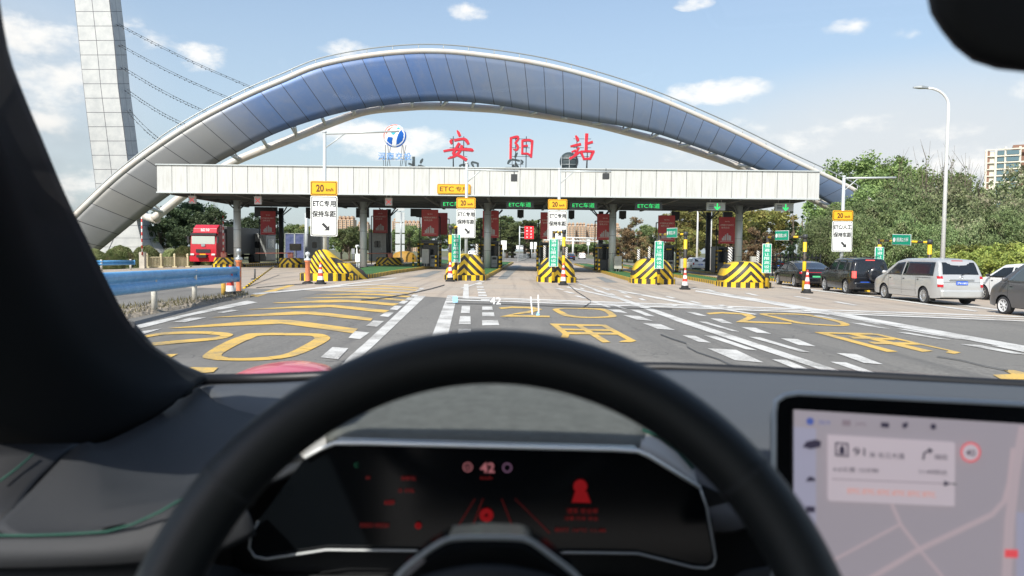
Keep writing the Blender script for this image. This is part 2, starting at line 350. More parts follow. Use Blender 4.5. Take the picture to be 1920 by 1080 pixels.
# ================================================================== GROUND
UB = [-45, -5, 35]
def flat(name, pts, off, mt, kind='structure', parent=None, **k):
    """sheet over the crowned ground; pts = world (x,y) polygon or list of polygons"""
    polys = pts if isinstance(pts[0][0], (tuple, list, Vector)) else [pts]
    bm = bmesh.new()
    for pi, pl in enumerate(polys):
        o_ = off + (pi % 7) * .0006 if len(polys) > 1 else off
        vs = [bm.verts.new((p[0], p[1], 0)) for p in pl]
        try: f = bm.faces.new(vs)
        except ValueError: continue
        geo = [f] + vs + list(f.edges)
        for ub in UB:
            r = bmesh.ops.bisect_plane(bm, geom=geo, plane_co=(ub, 0, 0), plane_no=Vector((1, -YAW, 0)).normalized()); geo = [g for g in r['geom']]
        for g in geo:
            if isinstance(g, bmesh.types.BMVert): g.co.z = gz(g.co.x, g.co.y) + o_
    bmesh.ops.triangulate(bm, faces=[f for f in bm.faces if len(f.verts) > 4])
    for f in bm.faces:
        f.normal_update()
        if f.normal.z < 0: f.normal_flip()
    me = bpy.data.meshes.new(name); bm.to_mesh(me); bm.free(); me.materials.append(MAT[mt])
    o = bpy.data.objects.new(name, me); COL.objects.link(o)
    if parent: o.parent = parent
    return setp(o, kind=kind, **k)
def LN(u, v): return (u + YAW * v, v)
flat('ground', [LN(-2500, -300), LN(2500, -300), LN(2500, 4500), LN(-2500, 4500)], -.035, 'ground_grass')
flat('road', [LN(-27, -60), LN(27, -60), LN(27, 32), LN(-27, 32)], 0, 'asphalt')
flat('far_road', [LN(-24, 118), LN(17, 118), LN(12, 900), LN(-20, 900)], 0, 'asphalt')
near = [G(470, 541), G(640, 547), G(793, 556), G(1000, 567), G(1280, 579), G(1600, 590), G(1920, 601)]
flat('plaza', [LN(-30, near[0].y + .3)] + [(p.x, p.y) for p in near] + [LN(27.5, near[-1].y), LN(27.5, 119), LN(-30, 119)], .004, 'concrete')
def ZP(zx, zy, s):   # traced corner -> ground
    def f(l): return [tuple(G(zx + a / s, zy + b_ / s)[:2]) for a, b_ in l]
    return f
z2 = ZP(200, 480, 3); z3 = ZP(760, 480, 3); z4 = ZP(1280, 480, 3); z1 = ZP(0, 0, 1)
def smo(l, closed, k=4):
    n = len(l); out_ = []
    for i in range(n if closed else n - 1):
        g = (lambda q: l[q % n]) if closed else (lambda q: l[max(0, min(n - 1, q))])
        p0, p1, p2, p3 = g(i - 1), g(i), g(i + 1), g(i + 2)
        for q in range(k):
            t_ = q / k; out_.append(tuple(.5 * (2 * b1 + (c1 - a1) * t_ + (2 * a1 - 5 * b1 + 4 * c1 - d1) * t_ ** 2 + (3 * b1 - a1 - 3 * c1 + d1) * t_ ** 3) for a1, b1, c1, d1 in zip(p0, p1, p2, p3)))
    if not closed: out_.append(l[-1])
    return out_
def strip(z, o_, i_, closed=False):
    if closed or len(o_) > 8: o_, i_ = smo(o_, closed), smo(i_, closed)
    a = z(o_); b_ = z(i_); n = len(a); return [[a[k], a[(k + 1) % n], b_[(k + 1) % n], b_[k]] for k in range(n if closed else n - 1)]
yel = []
yel += strip(z2, [(540, 565), (640, 500), (760, 450), (840, 437), (1150, 437), (1240, 450), (1250, 475), (1150, 530), (1040, 570), (900, 588), (700, 592), (580, 583)],
             [(648, 555), (730, 505), (820, 465), (880, 450), (1120, 450), (1165, 460), (1160, 475), (1080, 520), (990, 558), (880, 572), (740, 578), (670, 572)], True)
yel += strip(z2, [(130, 470), (200, 452), (330, 432), (480, 426), (640, 430), (712, 445), (640, 470), (450, 490), (100, 520)], [(160, 478), (215, 463), (330, 445), (480, 440), (600, 445), (640, 452), (580, 462), (430, 475), (100, 503)])
for l in ([(345, 408), (900, 360), (1030, 362), (1412, 412), (1385, 437), (985, 383), (400, 408)], [(585, 348), (1060, 314), (1170, 315), (1497, 352), (1485, 367), (1130, 330), (640, 347)],
          [(785, 303), (1200, 276), (1280, 277), (1590, 308), (1560, 322), (1260, 290), (830, 302)], [(930, 265), (1290, 247), (1390, 250), (1645, 270), (1610, 282), (1370, 262), (960, 267)],
          [(1090, 238), (1390, 228), (1480, 231), (1690, 247), (1670, 254), (1440, 238)], [(1160, 218), (1440, 211), (1540, 215), (1715, 228), (1690, 234), (1500, 220)],
          [(1220, 200), (1480, 196), (1580, 199), (1735, 210), (1720, 215), (1540, 204)], [(1270, 186), (1530, 181), (1750, 192), (1740, 196), (1540, 187)], [(1330, 172), (1560, 167), (1760, 180), (1750, 184), (1570, 172)],
          [(250, 560), (402, 554), (330, 590), (240, 600)], [(400, 640), (480, 630), (628, 632), (600, 658), (420, 670)], [(800, 225), (1040, 160), (1060, 165), (850, 230)]): yel.append(z2(l))
yel += strip(z3, [(525, 292), (600, 285), (720, 288), (772, 302), (700, 322), (590, 334), (812, 338)], [(540, 300), (600, 294), (690, 296), (722, 305), (660, 316), (530, 343), (812, 347)])
yel += strip(z3, [(830, 300), (900, 294), (1080, 296), (1140, 305), (1188, 338), (1150, 348), (1000, 350), (900, 340), (850, 318)], [(865, 303), (910, 299), (1060, 302), (1110, 310), (1145, 335), (1110, 342), (1010, 344), (930, 334), (888, 315)], True)
for l in ([(812, 382), (1120, 388), (1125, 397), (850, 392)], [(812, 382), (850, 385), (925, 440), (915, 462), (875, 460), (885, 440)], [(1090, 388), (1125, 388), (1300, 480), (1270, 487), (1200, 487), (1215, 480), (1245, 474)],
          [(950, 388), (985, 388), (1155, 488), (1110, 490)], [(870, 410), (1165, 415), (1175, 425), (885, 420)], [(890, 430), (1200, 435), (1225, 446), (905, 443)]): yel.append(z3(l))
yel += strip(z4, [(130, 322), (220, 316), (370, 324), (415, 345), (360, 368), (612, 378)], [(150, 330), (220, 324), (330, 330), (362, 345), (298, 374), (612, 385)])
yel += strip(z4, [(430, 328), (520, 324), (700, 330), (860, 360), (940, 388), (880, 396), (720, 388), (620, 376), (520, 350)], [(475, 332), (540, 330), (680, 335), (830, 363), (890, 386), (850, 390), (740, 382), (650, 372), (560, 350)], True)
for l in ([(740, 430), (1060, 436), (1110, 448), (800, 438)], [(740, 430), (800, 432), (1210, 540), (1150, 542)], [(1040, 436), (1100, 440), (1565, 545), (1530, 553), (1480, 545), (1495, 535)], [(900, 434), (960, 436), (1410, 537), (1350, 542)],
          [(930, 455), (1180, 465), (1200, 475), (960, 467)], [(1040, 485), (1310, 490), (1340, 502), (1080, 498)], [(1745, 672), (1850, 668), (1805, 645), (1860, 645), (1960, 668), (2000, 700), (1790, 697)]): yel.append(z4(l))
flat('yellow_markings', yel, .0085, 'yellow_paint')
wh = []
for l in ([(1738, 226), (1795, 226), (1510, 500), (1440, 562), (1320, 665), (1250, 690), (1365, 568), (1445, 498)], [(1500, 365), (1560, 368), (1520, 400), (1458, 395)], [(1395, 425), (1478, 433), (1425, 470), (1360, 463)], [(1270, 515), (1360, 522), (1300, 585), (1203, 573)],
          [(1570, 318), (1615, 321), (1585, 345), (1535, 340)], [(1620, 281), (1662, 284), (1635, 306), (1592, 302)], [(1665, 252), (1700, 254), (1675, 271), (1640, 268)], [(1695, 234), (1730, 236), (1710, 249), (1678, 247)], [(1728, 218), (1755, 220), (1738, 231), (1708, 229)],
          [(60, 425), (110, 405), (790, 252), (850, 262), (480, 335), (130, 425), (60, 445)], [(100, 440), (310, 410), (200, 445), (100, 460)], [(370, 375), (470, 350), (560, 348), (440, 375)], [(620, 320), (700, 305), (745, 308), (660, 322)],
          [(1745, 195), (1770, 196), (1755, 206), (1730, 205)], [(1765, 180), (1788, 181), (1775, 190), (1752, 189)]): wh.append(z2(l))
for l in ([(238, 222), (292, 222), (240, 450), (225, 560), (100, 560), (150, 450)], [(318, 282), (365, 282), (362, 322), (312, 322)], [(308, 340), (366, 340), (368, 386), (300, 386)], [(300, 412), (368, 412), (370, 470), (290, 470)],
          [(432, 286), (488, 286), (492, 306), (433, 306)], [(432, 320), (498, 320), (502, 342), (432, 342)], [(432, 364), (520, 362), (528, 390), (432, 392)]): wh.append(z3(l))
def dash(z, x0, y0, x1, y1, w): wh.append(z([(x0, y0), (x0 + w, y0 + w * .05), (x1, y1), (x1 - w, y1 - w * .08)]))
for a in [(140, 522, 455, 602, 160), (0, 448, 160, 491, 70), (120, 449, 420, 533, 66), (500, 584, 760, 662, 85), (90, 371, 320, 428, 45), (370, 457, 720, 546, 62), (830, 597, 1120, 672, 90),
          (155, 352, 282, 382, 62), (330, 402, 498, 440, 80), (550, 465, 748, 511, 95), (865, 549, 1128, 613, 110), (20, 316, 137, 340, 50),
          (720, 335, 905, 362, 60), (900, 343, 1130, 389, 45), (940, 377, 1172, 412, 70), (1200, 410, 1585, 471, 50), (1200, 430, 1518, 475, 75), (1560, 498, 1960, 560, 110), (1735, 506, 2000, 552, 60)]: dash(z4, *a)
for a in [(1225, 335, 1395, 368, 90), (1135, 300, 1252, 323, 70), (1045, 258, 1160, 291, 30), (1335, 380, 1518, 419, 100), (1265, 303, 1405, 342, 50), (1150, 272, 1250, 300, 30)]: dash(z3, *a)
wh.append(z1([(1080, 531), (1085, 531), (1284, 600), (1586, 700), (1640, 718), (1608, 718), (1558, 701), (1274, 605)]))
wh.append(z1([(1296, 541), (1303, 541), (1520, 577), (1925, 650), (1925, 659), (1505, 581)]))
flat('white_markings', wh, .0085, 'white_paint')
th = []
for l in ([(330, 160), (355, 160), (358, 240), (322, 240)], [(400, 136), (428, 136), (430, 144), (400, 144)], [(400, 154), (430, 154), (434, 162), (400, 162)], [(402, 172), (438, 172), (441, 180), (402, 180)], [(405, 188), (444, 188), (447, 196), (405, 196)],
          [(408, 203), (450, 203), (454, 213), (408, 213)], [(410, 219), (456, 219), (460, 229), (410, 229)], [(425, 244), (472, 244), (476, 254), (425, 254)]): th.append(z3(l))
for l in ([(857, 556), (1300, 572), (1930, 594), (1930, 596), (1300, 574), (857, 558)], [(857, 562), (1300, 577), (1930, 602), (1930, 604), (1300, 579), (857, 564)], [(857, 559), (1930, 598.6), (1930, 600), (857, 560)],
          [(1090, 532), (1280, 566), (1420, 590), (1415, 591), (1275, 569)], [(1066, 538), (1170, 562), (1165, 563), (1060, 539)], [(1467, 537), (1640, 556), (1835, 584), (1828, 585), (1636, 558), (1465, 539)], [(1440, 566), (1560, 585), (1690, 609), (1680, 611), (1555, 587), (1438, 568)],
          [(1305, 545), (1440, 566), (1560, 590), (1552, 591), (1436, 569), (1303, 547)], [(1660, 556), (1760, 566), (1900, 584), (1898, 586), (1757, 568), (1658, 558)], [(200, 587), (413, 559), (413, 561), (205, 590)],
          [(590, 540), (740, 521), (745, 522), (600, 541)], [(470, 551), (640, 536), (790, 530), (640, 538), (480, 553)], [(1060, 538), (1044, 536), (900, 550), (890, 549)][:0] or [(905, 528), (910, 528), (870, 541), (862, 541)]): th.append(z1(l))
for a in [(1085, 540, 1098, 543, 6), (1113, 545, 1128, 548, 6), (1140, 551, 1156, 554, 7), (1168, 555, 1186, 559, 8), (1196, 560, 1213, 564, 8), (1040, 541, 1060, 544, 8), (1055, 547, 1080, 551, 9), (1075, 555, 1104, 560, 9), (1320, 543, 1345, 547, 8), (1350, 551, 1378, 556, 9), (1395, 560, 1430, 566, 9), (1190, 552, 1205, 554, 7), (1222, 558, 1240, 561, 8)]:
    x0, y0, x1, y1, w = a; th.append(z1([(x0, y0), (x0 + w, y0), (x1, y1), (x1 - w, y1)]))
for a in [(1128, 541, 1146, 545, 6), (1158, 547, 1178, 551, 7), (1246, 556, 1268, 560, 8), (1290, 565, 1318, 570, 9), (1250, 570, 1275, 575, 9), (1450, 569, 1490, 576, 10), (1395, 550, 1425, 555, 9), (1485, 556, 1525, 561, 10), (1560, 566, 1610, 573, 11), (1345, 572, 1380, 579, 10)]:
    x0, y0, x1, y1, w = a; th.append(z1([(x0, y0), (x0 + w, y0), (x1, y1), (x1 - w, y1)]))
flat('faded_markings', th, .013, 'thin_white')
def ribbon(z, l, w):
    o_ = []
    for (a, b_), (c_, d_) in zip(l[:-1], l[1:]): o_.append(z([(a, b_ - w), (c_, d_ - w), (c_, d_ + w), (a, b_ + w)]))
    return o_
cr = ribbon(z3, [(920, 165), (960, 200), (1000, 225), (1045, 255), (1040, 268), (1000, 290)], 2.5) + ribbon(z3, [(1435, 445), (1500, 470), (1580, 495), (1585, 515), (1640, 545), (1760, 585), (1860, 632)], 2) + ribbon(z4, [(1430, 570), (1560, 590), (1700, 625), (1830, 650)], 1.5)
cr += ribbon(z2, [(1430, 250), (1560, 238), (1700, 215), (1830, 185), (1900, 165)], 2.5) + ribbon(z2, [(840, 180), (1000, 165), (1120, 158)], 1.2) + ribbon(z3, [(230, 268), (600, 275), (1000, 290), (1500, 300)], 1.2)
flat('crack_sealing', cr, .018, 'sealant')
flat('grey_lane_patch', [z3([(520, 130), (570, 130), (655, 52), (605, 52)]), z3([(1070, 118), (1130, 150), (1200, 150), (1110, 118)]), z1([(770, 520), (800, 520), (830, 508), (812, 508)])], .010, 'patch_grey')
# verge of rubble under the guardrail (closed low heap)
vb = MB(); rnd = random.Random(5)
va = [G(120, 640), G(233, 600), G(320, 583), G(400, 569), G(470, 558)]; vc = [G(60, 615), G(200, 584), G(290, 572), G(390, 561), G(455, 552)]
rows = []
def lerp(a, b_, t_): return a + (b_ - a) * t_
def along(l, t_):
    k = min(int(t_ * (len(l) - 1)), len(l) - 2); return lerp(l[k], l[k + 1], t_ * (len(l) - 1) - k)
for i in range(70):
    t_ = i / 69; a, c_ = along(va, t_), along(vc, t_); r = []
    for k in range(12):
        s_ = k / 11; q = lerp(a, c_, s_).copy(); q.z = gz(q.x, q.y) + (.10 * math.sin(math.pi * min(1, max(0, s_))) ** .5 if 0 < k < 11 else -.01) + (rnd.uniform(-.025, .035) if 0 < k < 11 else 0); r.append(q)
    rows.append(r)
vb.grid(rows, 0, False); obj('verge', vb, 'rubble', kind='structure')
gb = MB()
for i in range(1500):
    t_ = rnd.random(); s_ = rnd.uniform(.05, .95); q = lerp(along(va, t_), along(vc, t_), s_); h = rnd.uniform(.04, .16) * (1 if rnd.random() < .6 else .3); a = rnd.uniform(0, 6.28); w = .012
    z0 = gz(q.x, q.y) + .09
    gb.add([(q.x - w * math.cos(a), q.y - w * math.sin(a), z0), (q.x + w * math.cos(a), q.y + w * math.sin(a), z0), (q.x + rnd.uniform(-.06, .06), q.y + rnd.uniform(-.06, .06), z0 + h)], [(0, 1, 2)])
mat('dry_grass', (.13, .115, .055), .9, var=.4, vscale=3); obj('weeds', gb, 'dry_grass', kind='stuff', fix=False)
# ================================================================== CANOPY
YF, YB = 57.0, 74.0
xl, xr = P(295, 340, YF).x, P(1535, 345, YF).x
ZT = P(915, 316, YF).z; ZB = P(915, 366, YF).z
cano = thing('toll_canopy', 'long flat toll station canopy with white panelled fascia on round steel columns', 'canopy', (0, 65, 0))
f = MB(); W_ = xr - xl; cxm = (xl + xr) / 2
f.box((cxm, YF, (ZT + ZB) / 2), (W_, .25, ZT - ZB)); f.box((xl + .125, (YF + YB) / 2, (ZT + ZB) / 2), (.24, YB - YF - .26, ZT - ZB - .01)); f.box((xr - .125, (YF + YB) / 2, (ZT + ZB) / 2), (.24, YB - YF - .26, ZT - ZB - .01)); f.box((cxm, YB, (ZT + ZB) / 2), (W_, .25, ZT - ZB))
m, t, b, tc = newmat('fascia_panel', .36); o = tc.outputs['Object']; sx = N(t, 'ShaderNodeSeparateXYZ'); L(t, o, sx.inputs[0])
PW = 28.15 * YF / FPX
pan = math_(t, 'DIVIDE', math_(t, 'SUBTRACT', sx.outputs[0], xl), PW); fr = math_(t, 'FRACT', pan)
seam = math_(t, 'LESS_THAN', fr, .035); wn = N(t, 'ShaderNodeTexWhiteNoise', noise_dimensions='1D'); L(t, math_(t, 'FLOOR', pan), wn.inputs['W'])
c = mixc(t, mapr(t, wn.outputs['Value'], 0, 1, 0, .5), (.57, .57, .55), (.51, .515, .50)); drip = noise(t, scaled(t, o, (3, 1, .25)), 2.2, 6, .7)
c = mixc(t, mapr(t, drip, .48, .70, 0, .65), c, (.42, .40, .36)); c = mixc(t, seam, c, (.12, .12, .115)); L(t, c, b.inputs['Base Color'])
bp = N(t, 'ShaderNodeBump'); bp.inputs['Strength'].default_value = .35; bp.inputs['Distance'].default_value = .05; L(t, noise(t, scaled(t, o, (1, 1, .6)), .9, 2), bp.inputs['Height']); L(t, bp.outputs[0], b.inputs['Normal'])
obj('fascia', f, 'fascia_panel', cano, True)
f = MB(); f.box((cxm, YF - .02, ZT + .04), (W_ + .1, .4, .08)); f.box((cxm, YF - .02, ZB - .05), (W_ + .04, .32, .09)); obj('trim', f, 'galv', cano, True)
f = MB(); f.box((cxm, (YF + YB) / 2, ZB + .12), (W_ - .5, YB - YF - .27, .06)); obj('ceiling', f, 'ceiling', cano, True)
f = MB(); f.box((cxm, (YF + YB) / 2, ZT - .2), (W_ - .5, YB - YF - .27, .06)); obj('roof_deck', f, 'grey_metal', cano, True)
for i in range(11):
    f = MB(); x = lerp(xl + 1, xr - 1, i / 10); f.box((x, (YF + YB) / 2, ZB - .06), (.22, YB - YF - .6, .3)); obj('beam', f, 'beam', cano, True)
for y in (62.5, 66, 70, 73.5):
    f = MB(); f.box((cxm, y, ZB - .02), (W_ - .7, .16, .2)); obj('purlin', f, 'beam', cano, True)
colx = [445, 681, 913, 1147, 1383]
COLF = [(x - 960) * 62.5 / FPX for x in colx]
def column(x, y, r, m1):
    z0 = gz(x, y) + .15
    f = MB(); f.tube([(x, y, z0), (x, y, ZB - .25)], r, 24); c_ = obj('column', f, m1, cano, True)
    for q in (1.5, 3.0, 4.5): f = MB(); f.lathe([(r + .006, q - .012), (r + .006, q + .012)], (x, y, z0), 24); obj('column_seam', f, 'dark_metal', c_, True)
    for a in range(4):
        f = MB(); a_ = R_(45 + 90 * a); f.tube([(x + math.cos(a_) * r, y + math.sin(a_) * r, ZB - .9), (x + math.cos(a_) * 1.1, y + math.sin(a_) * 1.1, ZB - .22)], .06, 8); obj('column_strut', f, 'beam', c_, True)
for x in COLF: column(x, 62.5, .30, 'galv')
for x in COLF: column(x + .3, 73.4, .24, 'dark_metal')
# lane signals under the fascia
def lane_sign(px, kind, idx, y=58.2):
    w = {'etc': 2.15, 'x': .55, 'arrow': 1.45}[kind]; h = .58
    c_ = P(px, 378 + (px - 960) * .0089, y); c_.z = ZB - .62 if kind != 'x' else ZB - .52
    lab = {'etc': 'dark lane display with green dotted letters, %s from the left under the fascia', 'x': 'pale lane signal with red cross, %s from the left under the fascia', 'arrow': 'grey lane signal with green downward arrow, %s of two at the right end'}[kind] % ORD[idx]
    tg = thing('lane_display', lab, 'lane sign', c_, 0, 'lane displays under the canopy')
    f = MB(); f.box((0, 0, 0), (w, .22, h)); f.box((-w * .3, 0, h / 2 + .14), (.06, .06, .28)); f.box((w * .3, 0, h / 2 + .14), (.06, .06, .28)); f.box((0, -.1, h / 2 + .012), (w + .04, .3, .03))
    obj('housing', f, {'etc': 'led_back', 'x': 'led_pale', 'arrow': 'led_grey'}[kind], tg, bevel=.015)
    f = MB()
    if kind == 'etc':
        lettering(f, 'ETC车道', (0, 0), .36, w * .80, -.118, bold=-.004)
    elif kind == 'x':
        for a in (45, -45): f.box((0, -.118 - a * 1e-5, 0), (.5, .01, .06), M=Matrix.Rotation(R_(a), 3, 'Y'))
    else:
        f.box((.1, -.118, .05), (.09, .01, .4))
        for s_ in (-1, 1): f.box((.1 + s_ * .1, -.1185, -.12), (.32, .01, .09), M=Matrix.Rotation(R_(-45 * s_), 3, 'Y'))
    obj('lettering' if kind == 'etc' else 'signal', f, 'led_red' if kind == 'x' else 'led_green', tg)
    if kind == 'arrow':
        f = MB()
        for q in (-.12, 0, .12): f.box((-.38, -.115, q), (.4, .01, .05))
        obj('louvre', f, 'dark_metal', tg)
for i, px in enumerate((361, 484, 607, 729)): lane_sign(px, 'x', i)
for i, px in enumerate((852, 975, 1094, 1216)): lane_sign(px, 'etc', i)
for i, px in enumerate((1342, 1470)): lane_sign(px, 'arrow', i)
# dark boxes hung from the rear edge (backs of the signs for the other way)
for i, (a, b_, hh) in enumerate([(478, 520, 12), (574, 590, 14), (668, 692, 12), (770, 808, 9), (970, 982, 9), (1066, 1077, 10), (1161, 1174, 9), (1259, 1274, 10), (1356, 1373, 11)]):
    c_ = P((a + b_) / 2, 396, 73.7); f = MB(); w = (b_ - a) * 73.7 / FPX; h = hh * 73.7 / FPX + .3
    f.box((c_.x, c_.y, ZB - .15 - h / 2), (w, .3, h)); f.box((c_.x, c_.y, ZB - .1 - h - .06), (w * .45, .26, .12)); o = obj('hanging_sign_box', f, 'dark_metal', bevel=.02)
    setp(o, 'dark sign box hung from the rear canopy edge, %s from the left' % ORD[i], 'sign box', 'dark boxes under the rear canopy edge')
# yellow ETC board on fascia
def plate(w, h, m1, m2, border=.03, r=.08, th=.05):
    f = MB(); f.bevbox((0, 0, 0), (w, th, h), r, 0); g = MB(); g.bevbox((0, -th / 2 - .004, 0), (w - border * 1.6, .006, h - border * 1.6), r * .9); e = MB(); e.bevbox((0, -th / 2 - .009, 0), (w - border * 3.2, .006, h - border * 3.2), r * .7)
    return f, g, e
c_ = (P(820, 345, YF - .22) + P(882, 364, YF - .22)) / 2
tg = thing('lane_board', 'wide yellow board reading ETC fixed to the white canopy fascia', 'sign', c_)
w, h = 62 * YF / FPX, 18.5 * YF / FPX; f, g, e = plate(w, h, 0, 0, .045, .1); obj('panel', f, 'sign_yellow', tg); obj('border', g, 'sign_ink_brown', tg); obj('face', e, 'sign_yellow', tg)
f = MB(); lettering(f, 'ETC', (-w * .21, 0), h * .50, w * .42, -.04, bold=.02); lettering(f, '专用', (w * .24, 0), h * .52, w * .38, -.04, bold=.015); obj('lettering', f, 'sign_ink_brown', tg)
for q in (-.3, .3): obj('bracket', MB().box((w * q, .07, 0), (.08, .12, h * .8)), 'grey_metal', tg)
# ------------------------------------------------ rooftop characters, traced brush strokes
def strokes(mb, sts, ox, oz, s, th=.16, y0=0, grow=0.0, mi=0):
    for k, st in enumerate(sts):
        pts = [(x, y) for x, y, _ in st]; ws = [w / 2 + grow for _, _, w in st]
        if len(pts) > 2:   # smooth
            P2, W2 = [], []
            for i in range(len(pts) - 1):
                p0 = pts[max(i - 1, 0)]; p1 = pts[i]; p2 = pts[i + 1]; p3 = pts[min(i + 2, len(pts) - 1)]
                for q in range(5):
                    t_ = q / 5
                    P2.append(tuple(.5 * (2 * b1 + (c1 - a1) * t_ + (2 * a1 - 5 * b1 + 4 * c1 - d1) * t_ ** 2 + (3 * b1 - a1 - 3 * c1 + d1) * t_ ** 3) for a1, b1, c1, d1 in zip(p0, p1, p2, p3))); W2.append(lerp(ws[i], ws[i + 1], t_))
            P2.append(pts[-1]); W2.append(ws[-1]); pts, ws = P2, W2
        n = len(pts); l, r = [], []
        for i in range(n):
            a, c2 = pts[max(i - 1, 0)], pts[min(i + 1, n - 1)]; dx, dy = c2[0] - a[0], c2[1] - a[1]; q = math.hypot(dx, dy) or 1; dx /= q; dy /= q
            e = (ws[i] * .45) * (-1 if i == 0 else (1 if i == n - 1 else 0)); x, y = pts[i][0] + dx * e, pts[i][1] + dy * e
            l.append((x + dy * ws[i], y - dx * ws[i])); r.append((x - dy * ws[i], y + dx * ws[i]))
        yy = y0 + k * .004
        def T(p, h): return Vector(((p[0] - ox) * s, h, -(p[1] - oz) * s))
        vs = [T(p, yy) for p in l] + [T(p, yy) for p in r] + [T(p, yy + th) for p in l] + [T(p, yy + th) for p in r]; fs = []
        for i in range(n - 1):
            fs += [(i, i + 1, n + i + 1, n + i), (2 * n + i, 3 * n + i, 3 * n + i + 1, 2 * n + i + 1), (i, 2 * n + i, 2 * n + i + 1, i + 1), (n + i, n + i + 1, 3 * n + i + 1, 3 * n + i)]
        fs += [(0, n, 3 * n, 2 * n), (n - 1, 3 * n - 1, 4 * n - 1, 2 * n - 1)]
        mb.add(vs, fs, mi)
AN = [[(228, 65, 14), (245, 95, 34), (258, 125, 28)], [(174, 163, 8), (155, 190, 34), (166, 215, 18)], [(198, 175, 26), (300, 158, 28), (342, 185, 36), (356, 216, 26)], [(75, 300, 22), (200, 280, 26), (380, 281, 36), (408, 296, 24)],
      [(250, 210, 28), (215, 270, 32), (182, 325, 28)], [(180, 328, 24), (260, 355, 30), (335, 398, 34)], [(282, 238, 34), (258, 300, 32), (200, 355, 28), (122, 385, 12)]]
YG = [[(852, 150, 28), (850, 385, 26)], [(852, 150, 22), (925, 135, 28), (936, 160, 24), (905, 205, 22)], [(905, 205, 20), (934, 250, 28), (918, 288, 20), (885, 275, 12)], [(985, 180, 24), (985, 330, 24)], [(980, 180, 24), (1060, 172, 26), (1098, 184, 26)],
      [(1099, 180, 28), (1088, 368, 22)], [(990, 240, 18), (1045, 236, 22)], [(985, 328, 20), (1045, 328, 22), (1088, 352, 22)]]
ZH = [[(1605, 125, 16), (1622, 155, 36), (1636, 182, 22)], [(1550, 245, 18), (1610, 232, 30), (1662, 220, 26)], [(1565, 308, 18), (1604, 292, 22)], [(1642, 262, 24), (1600, 345, 26)], [(1542, 387, 24), (1600, 352, 26), (1652, 312, 20)],
      [(1732, 105, 36), (1725, 300, 28)], [(1730, 215, 24), (1797, 193, 28)], [(1668, 300, 26), (1705, 392, 22)], [(1668, 304, 20), (1745, 300, 24), (1820, 302, 24)], [(1812, 306, 30), (1776, 385, 26)], [(1700, 388, 24), (1778, 384, 26)]]
SC = (1 / 6.194) * 59.0 / FPX
CH = []
for nm, st, cx_, zh in (('an', AN, 240, 'large red brush character at the left of the three on the canopy roof'), ('yang', YG, 970, 'large red brush character in the middle of the three on the canopy roof'), ('zhan', ZH, 1685, 'large red brush character at the right of the three on the canopy roof')):
    base = P(820 + cx_ / 6.194, 235 + 400 / 6.194, 59.0); base.z -= .0
    tg = thing('roof_character', zh, 'sign character', (base.x, base.y, ZT - .2), 0, 'red characters on the canopy roof')
    f = MB(); strokes(f, st, cx_, 400, SC, .2); dz = base.z - (ZT - .2); f.v = [v + Vector((0, 0, dz)) for v in f.v]; obj('character', f, 'letter_red', tg)
    f = MB(); strokes(f, st, cx_, 400, SC, .05, .21, 3.5); f.v = [v + Vector((0, 0, dz)) for v in f.v]; obj('backing', f, 'letter_edge', tg)
    f = MB()
    for a in (-.42, .42):
        f.tube([(a, .4, 0), (a, .4, dz + 1.9)], .035, 6); f.tube([(a, 1.4, 0), (a, .4, dz + .6)], .03, 6)
    for q in (.3, 1.0, 1.7): f.tube([(-.7, .4, dz + q), (.7, .4, dz + q)], .02, 6)
    obj('support_frame', f, 'dark_metal', tg); CH.append((f, st, cx_))
# same characters for the other side, seen from behind
for (st, cx_, pxc, lab) in ((ZH, 1685, 782, 'left'), (YG, 970, 880, 'middle'), (AN, 240, 968, 'right')):
    base = P(pxc, 330, 73.4); SCB = SC * 1.03
    tg = thing('rear_roof_character', 'dark back of a roof character showing above the rear canopy edge, %s one' % lab, 'sign character', (base.x, 73.4, ZT - .2), math.pi, 'characters on the rear canopy edge seen from behind')
    f = MB(); strokes(f, st, cx_, 400, SCB, .2); zb = P(pxc, {'left': 296, 'middle': 301, 'right': 293}[lab], 73.4).z - 2.05; dz = zb - (ZT - .2); f.v = [v + Vector((0, 0, dz)) for v in f.v]; obj('character', f, 'letter_dark', tg)
    f = MB()
    for a in (-.42, .42): f.tube([(a, .35, 0), (a, .35, dz + 1.7)], .03, 6)
    f.tube([(-.7, .35, dz + 1.2), (.7, .35, dz + 1.2)], .02, 6); obj('support_frame', f, 'dark_metal', tg)
# disc seen from behind
c_ = P(1067, 303, 73.2); tg = thing('rear_disc', 'dark round disc back with square frame rising behind the canopy roof', 'sign disc', (c_.x, 73.2, ZT - .2)); r0 = 17.5 * 73.2 / FPX; dz = c_.z - ZT + .2
f = MB(); Mx = Matrix.Rotation(R_(90), 3, 'X'); f.lathe([(0.001, .25), (r0 * .6, .2), (r0, 0), (r0 * .98, -.06), (0.001, -.06)], (0, 0, dz), 32, M=Mx); obj('disc', f, 'letter_dark', tg)
f = MB()
for a in (-.75, 0, .75): f.tube([(a, -.32, 0), (a, -.32, dz + .5)], .03, 6)
for q in (-.3, .3): f.tube([(-.8, -.32, dz + q), (.9, -.32, dz + q)], .025, 6)
obj('support_frame', f, 'grey_metal', tg)
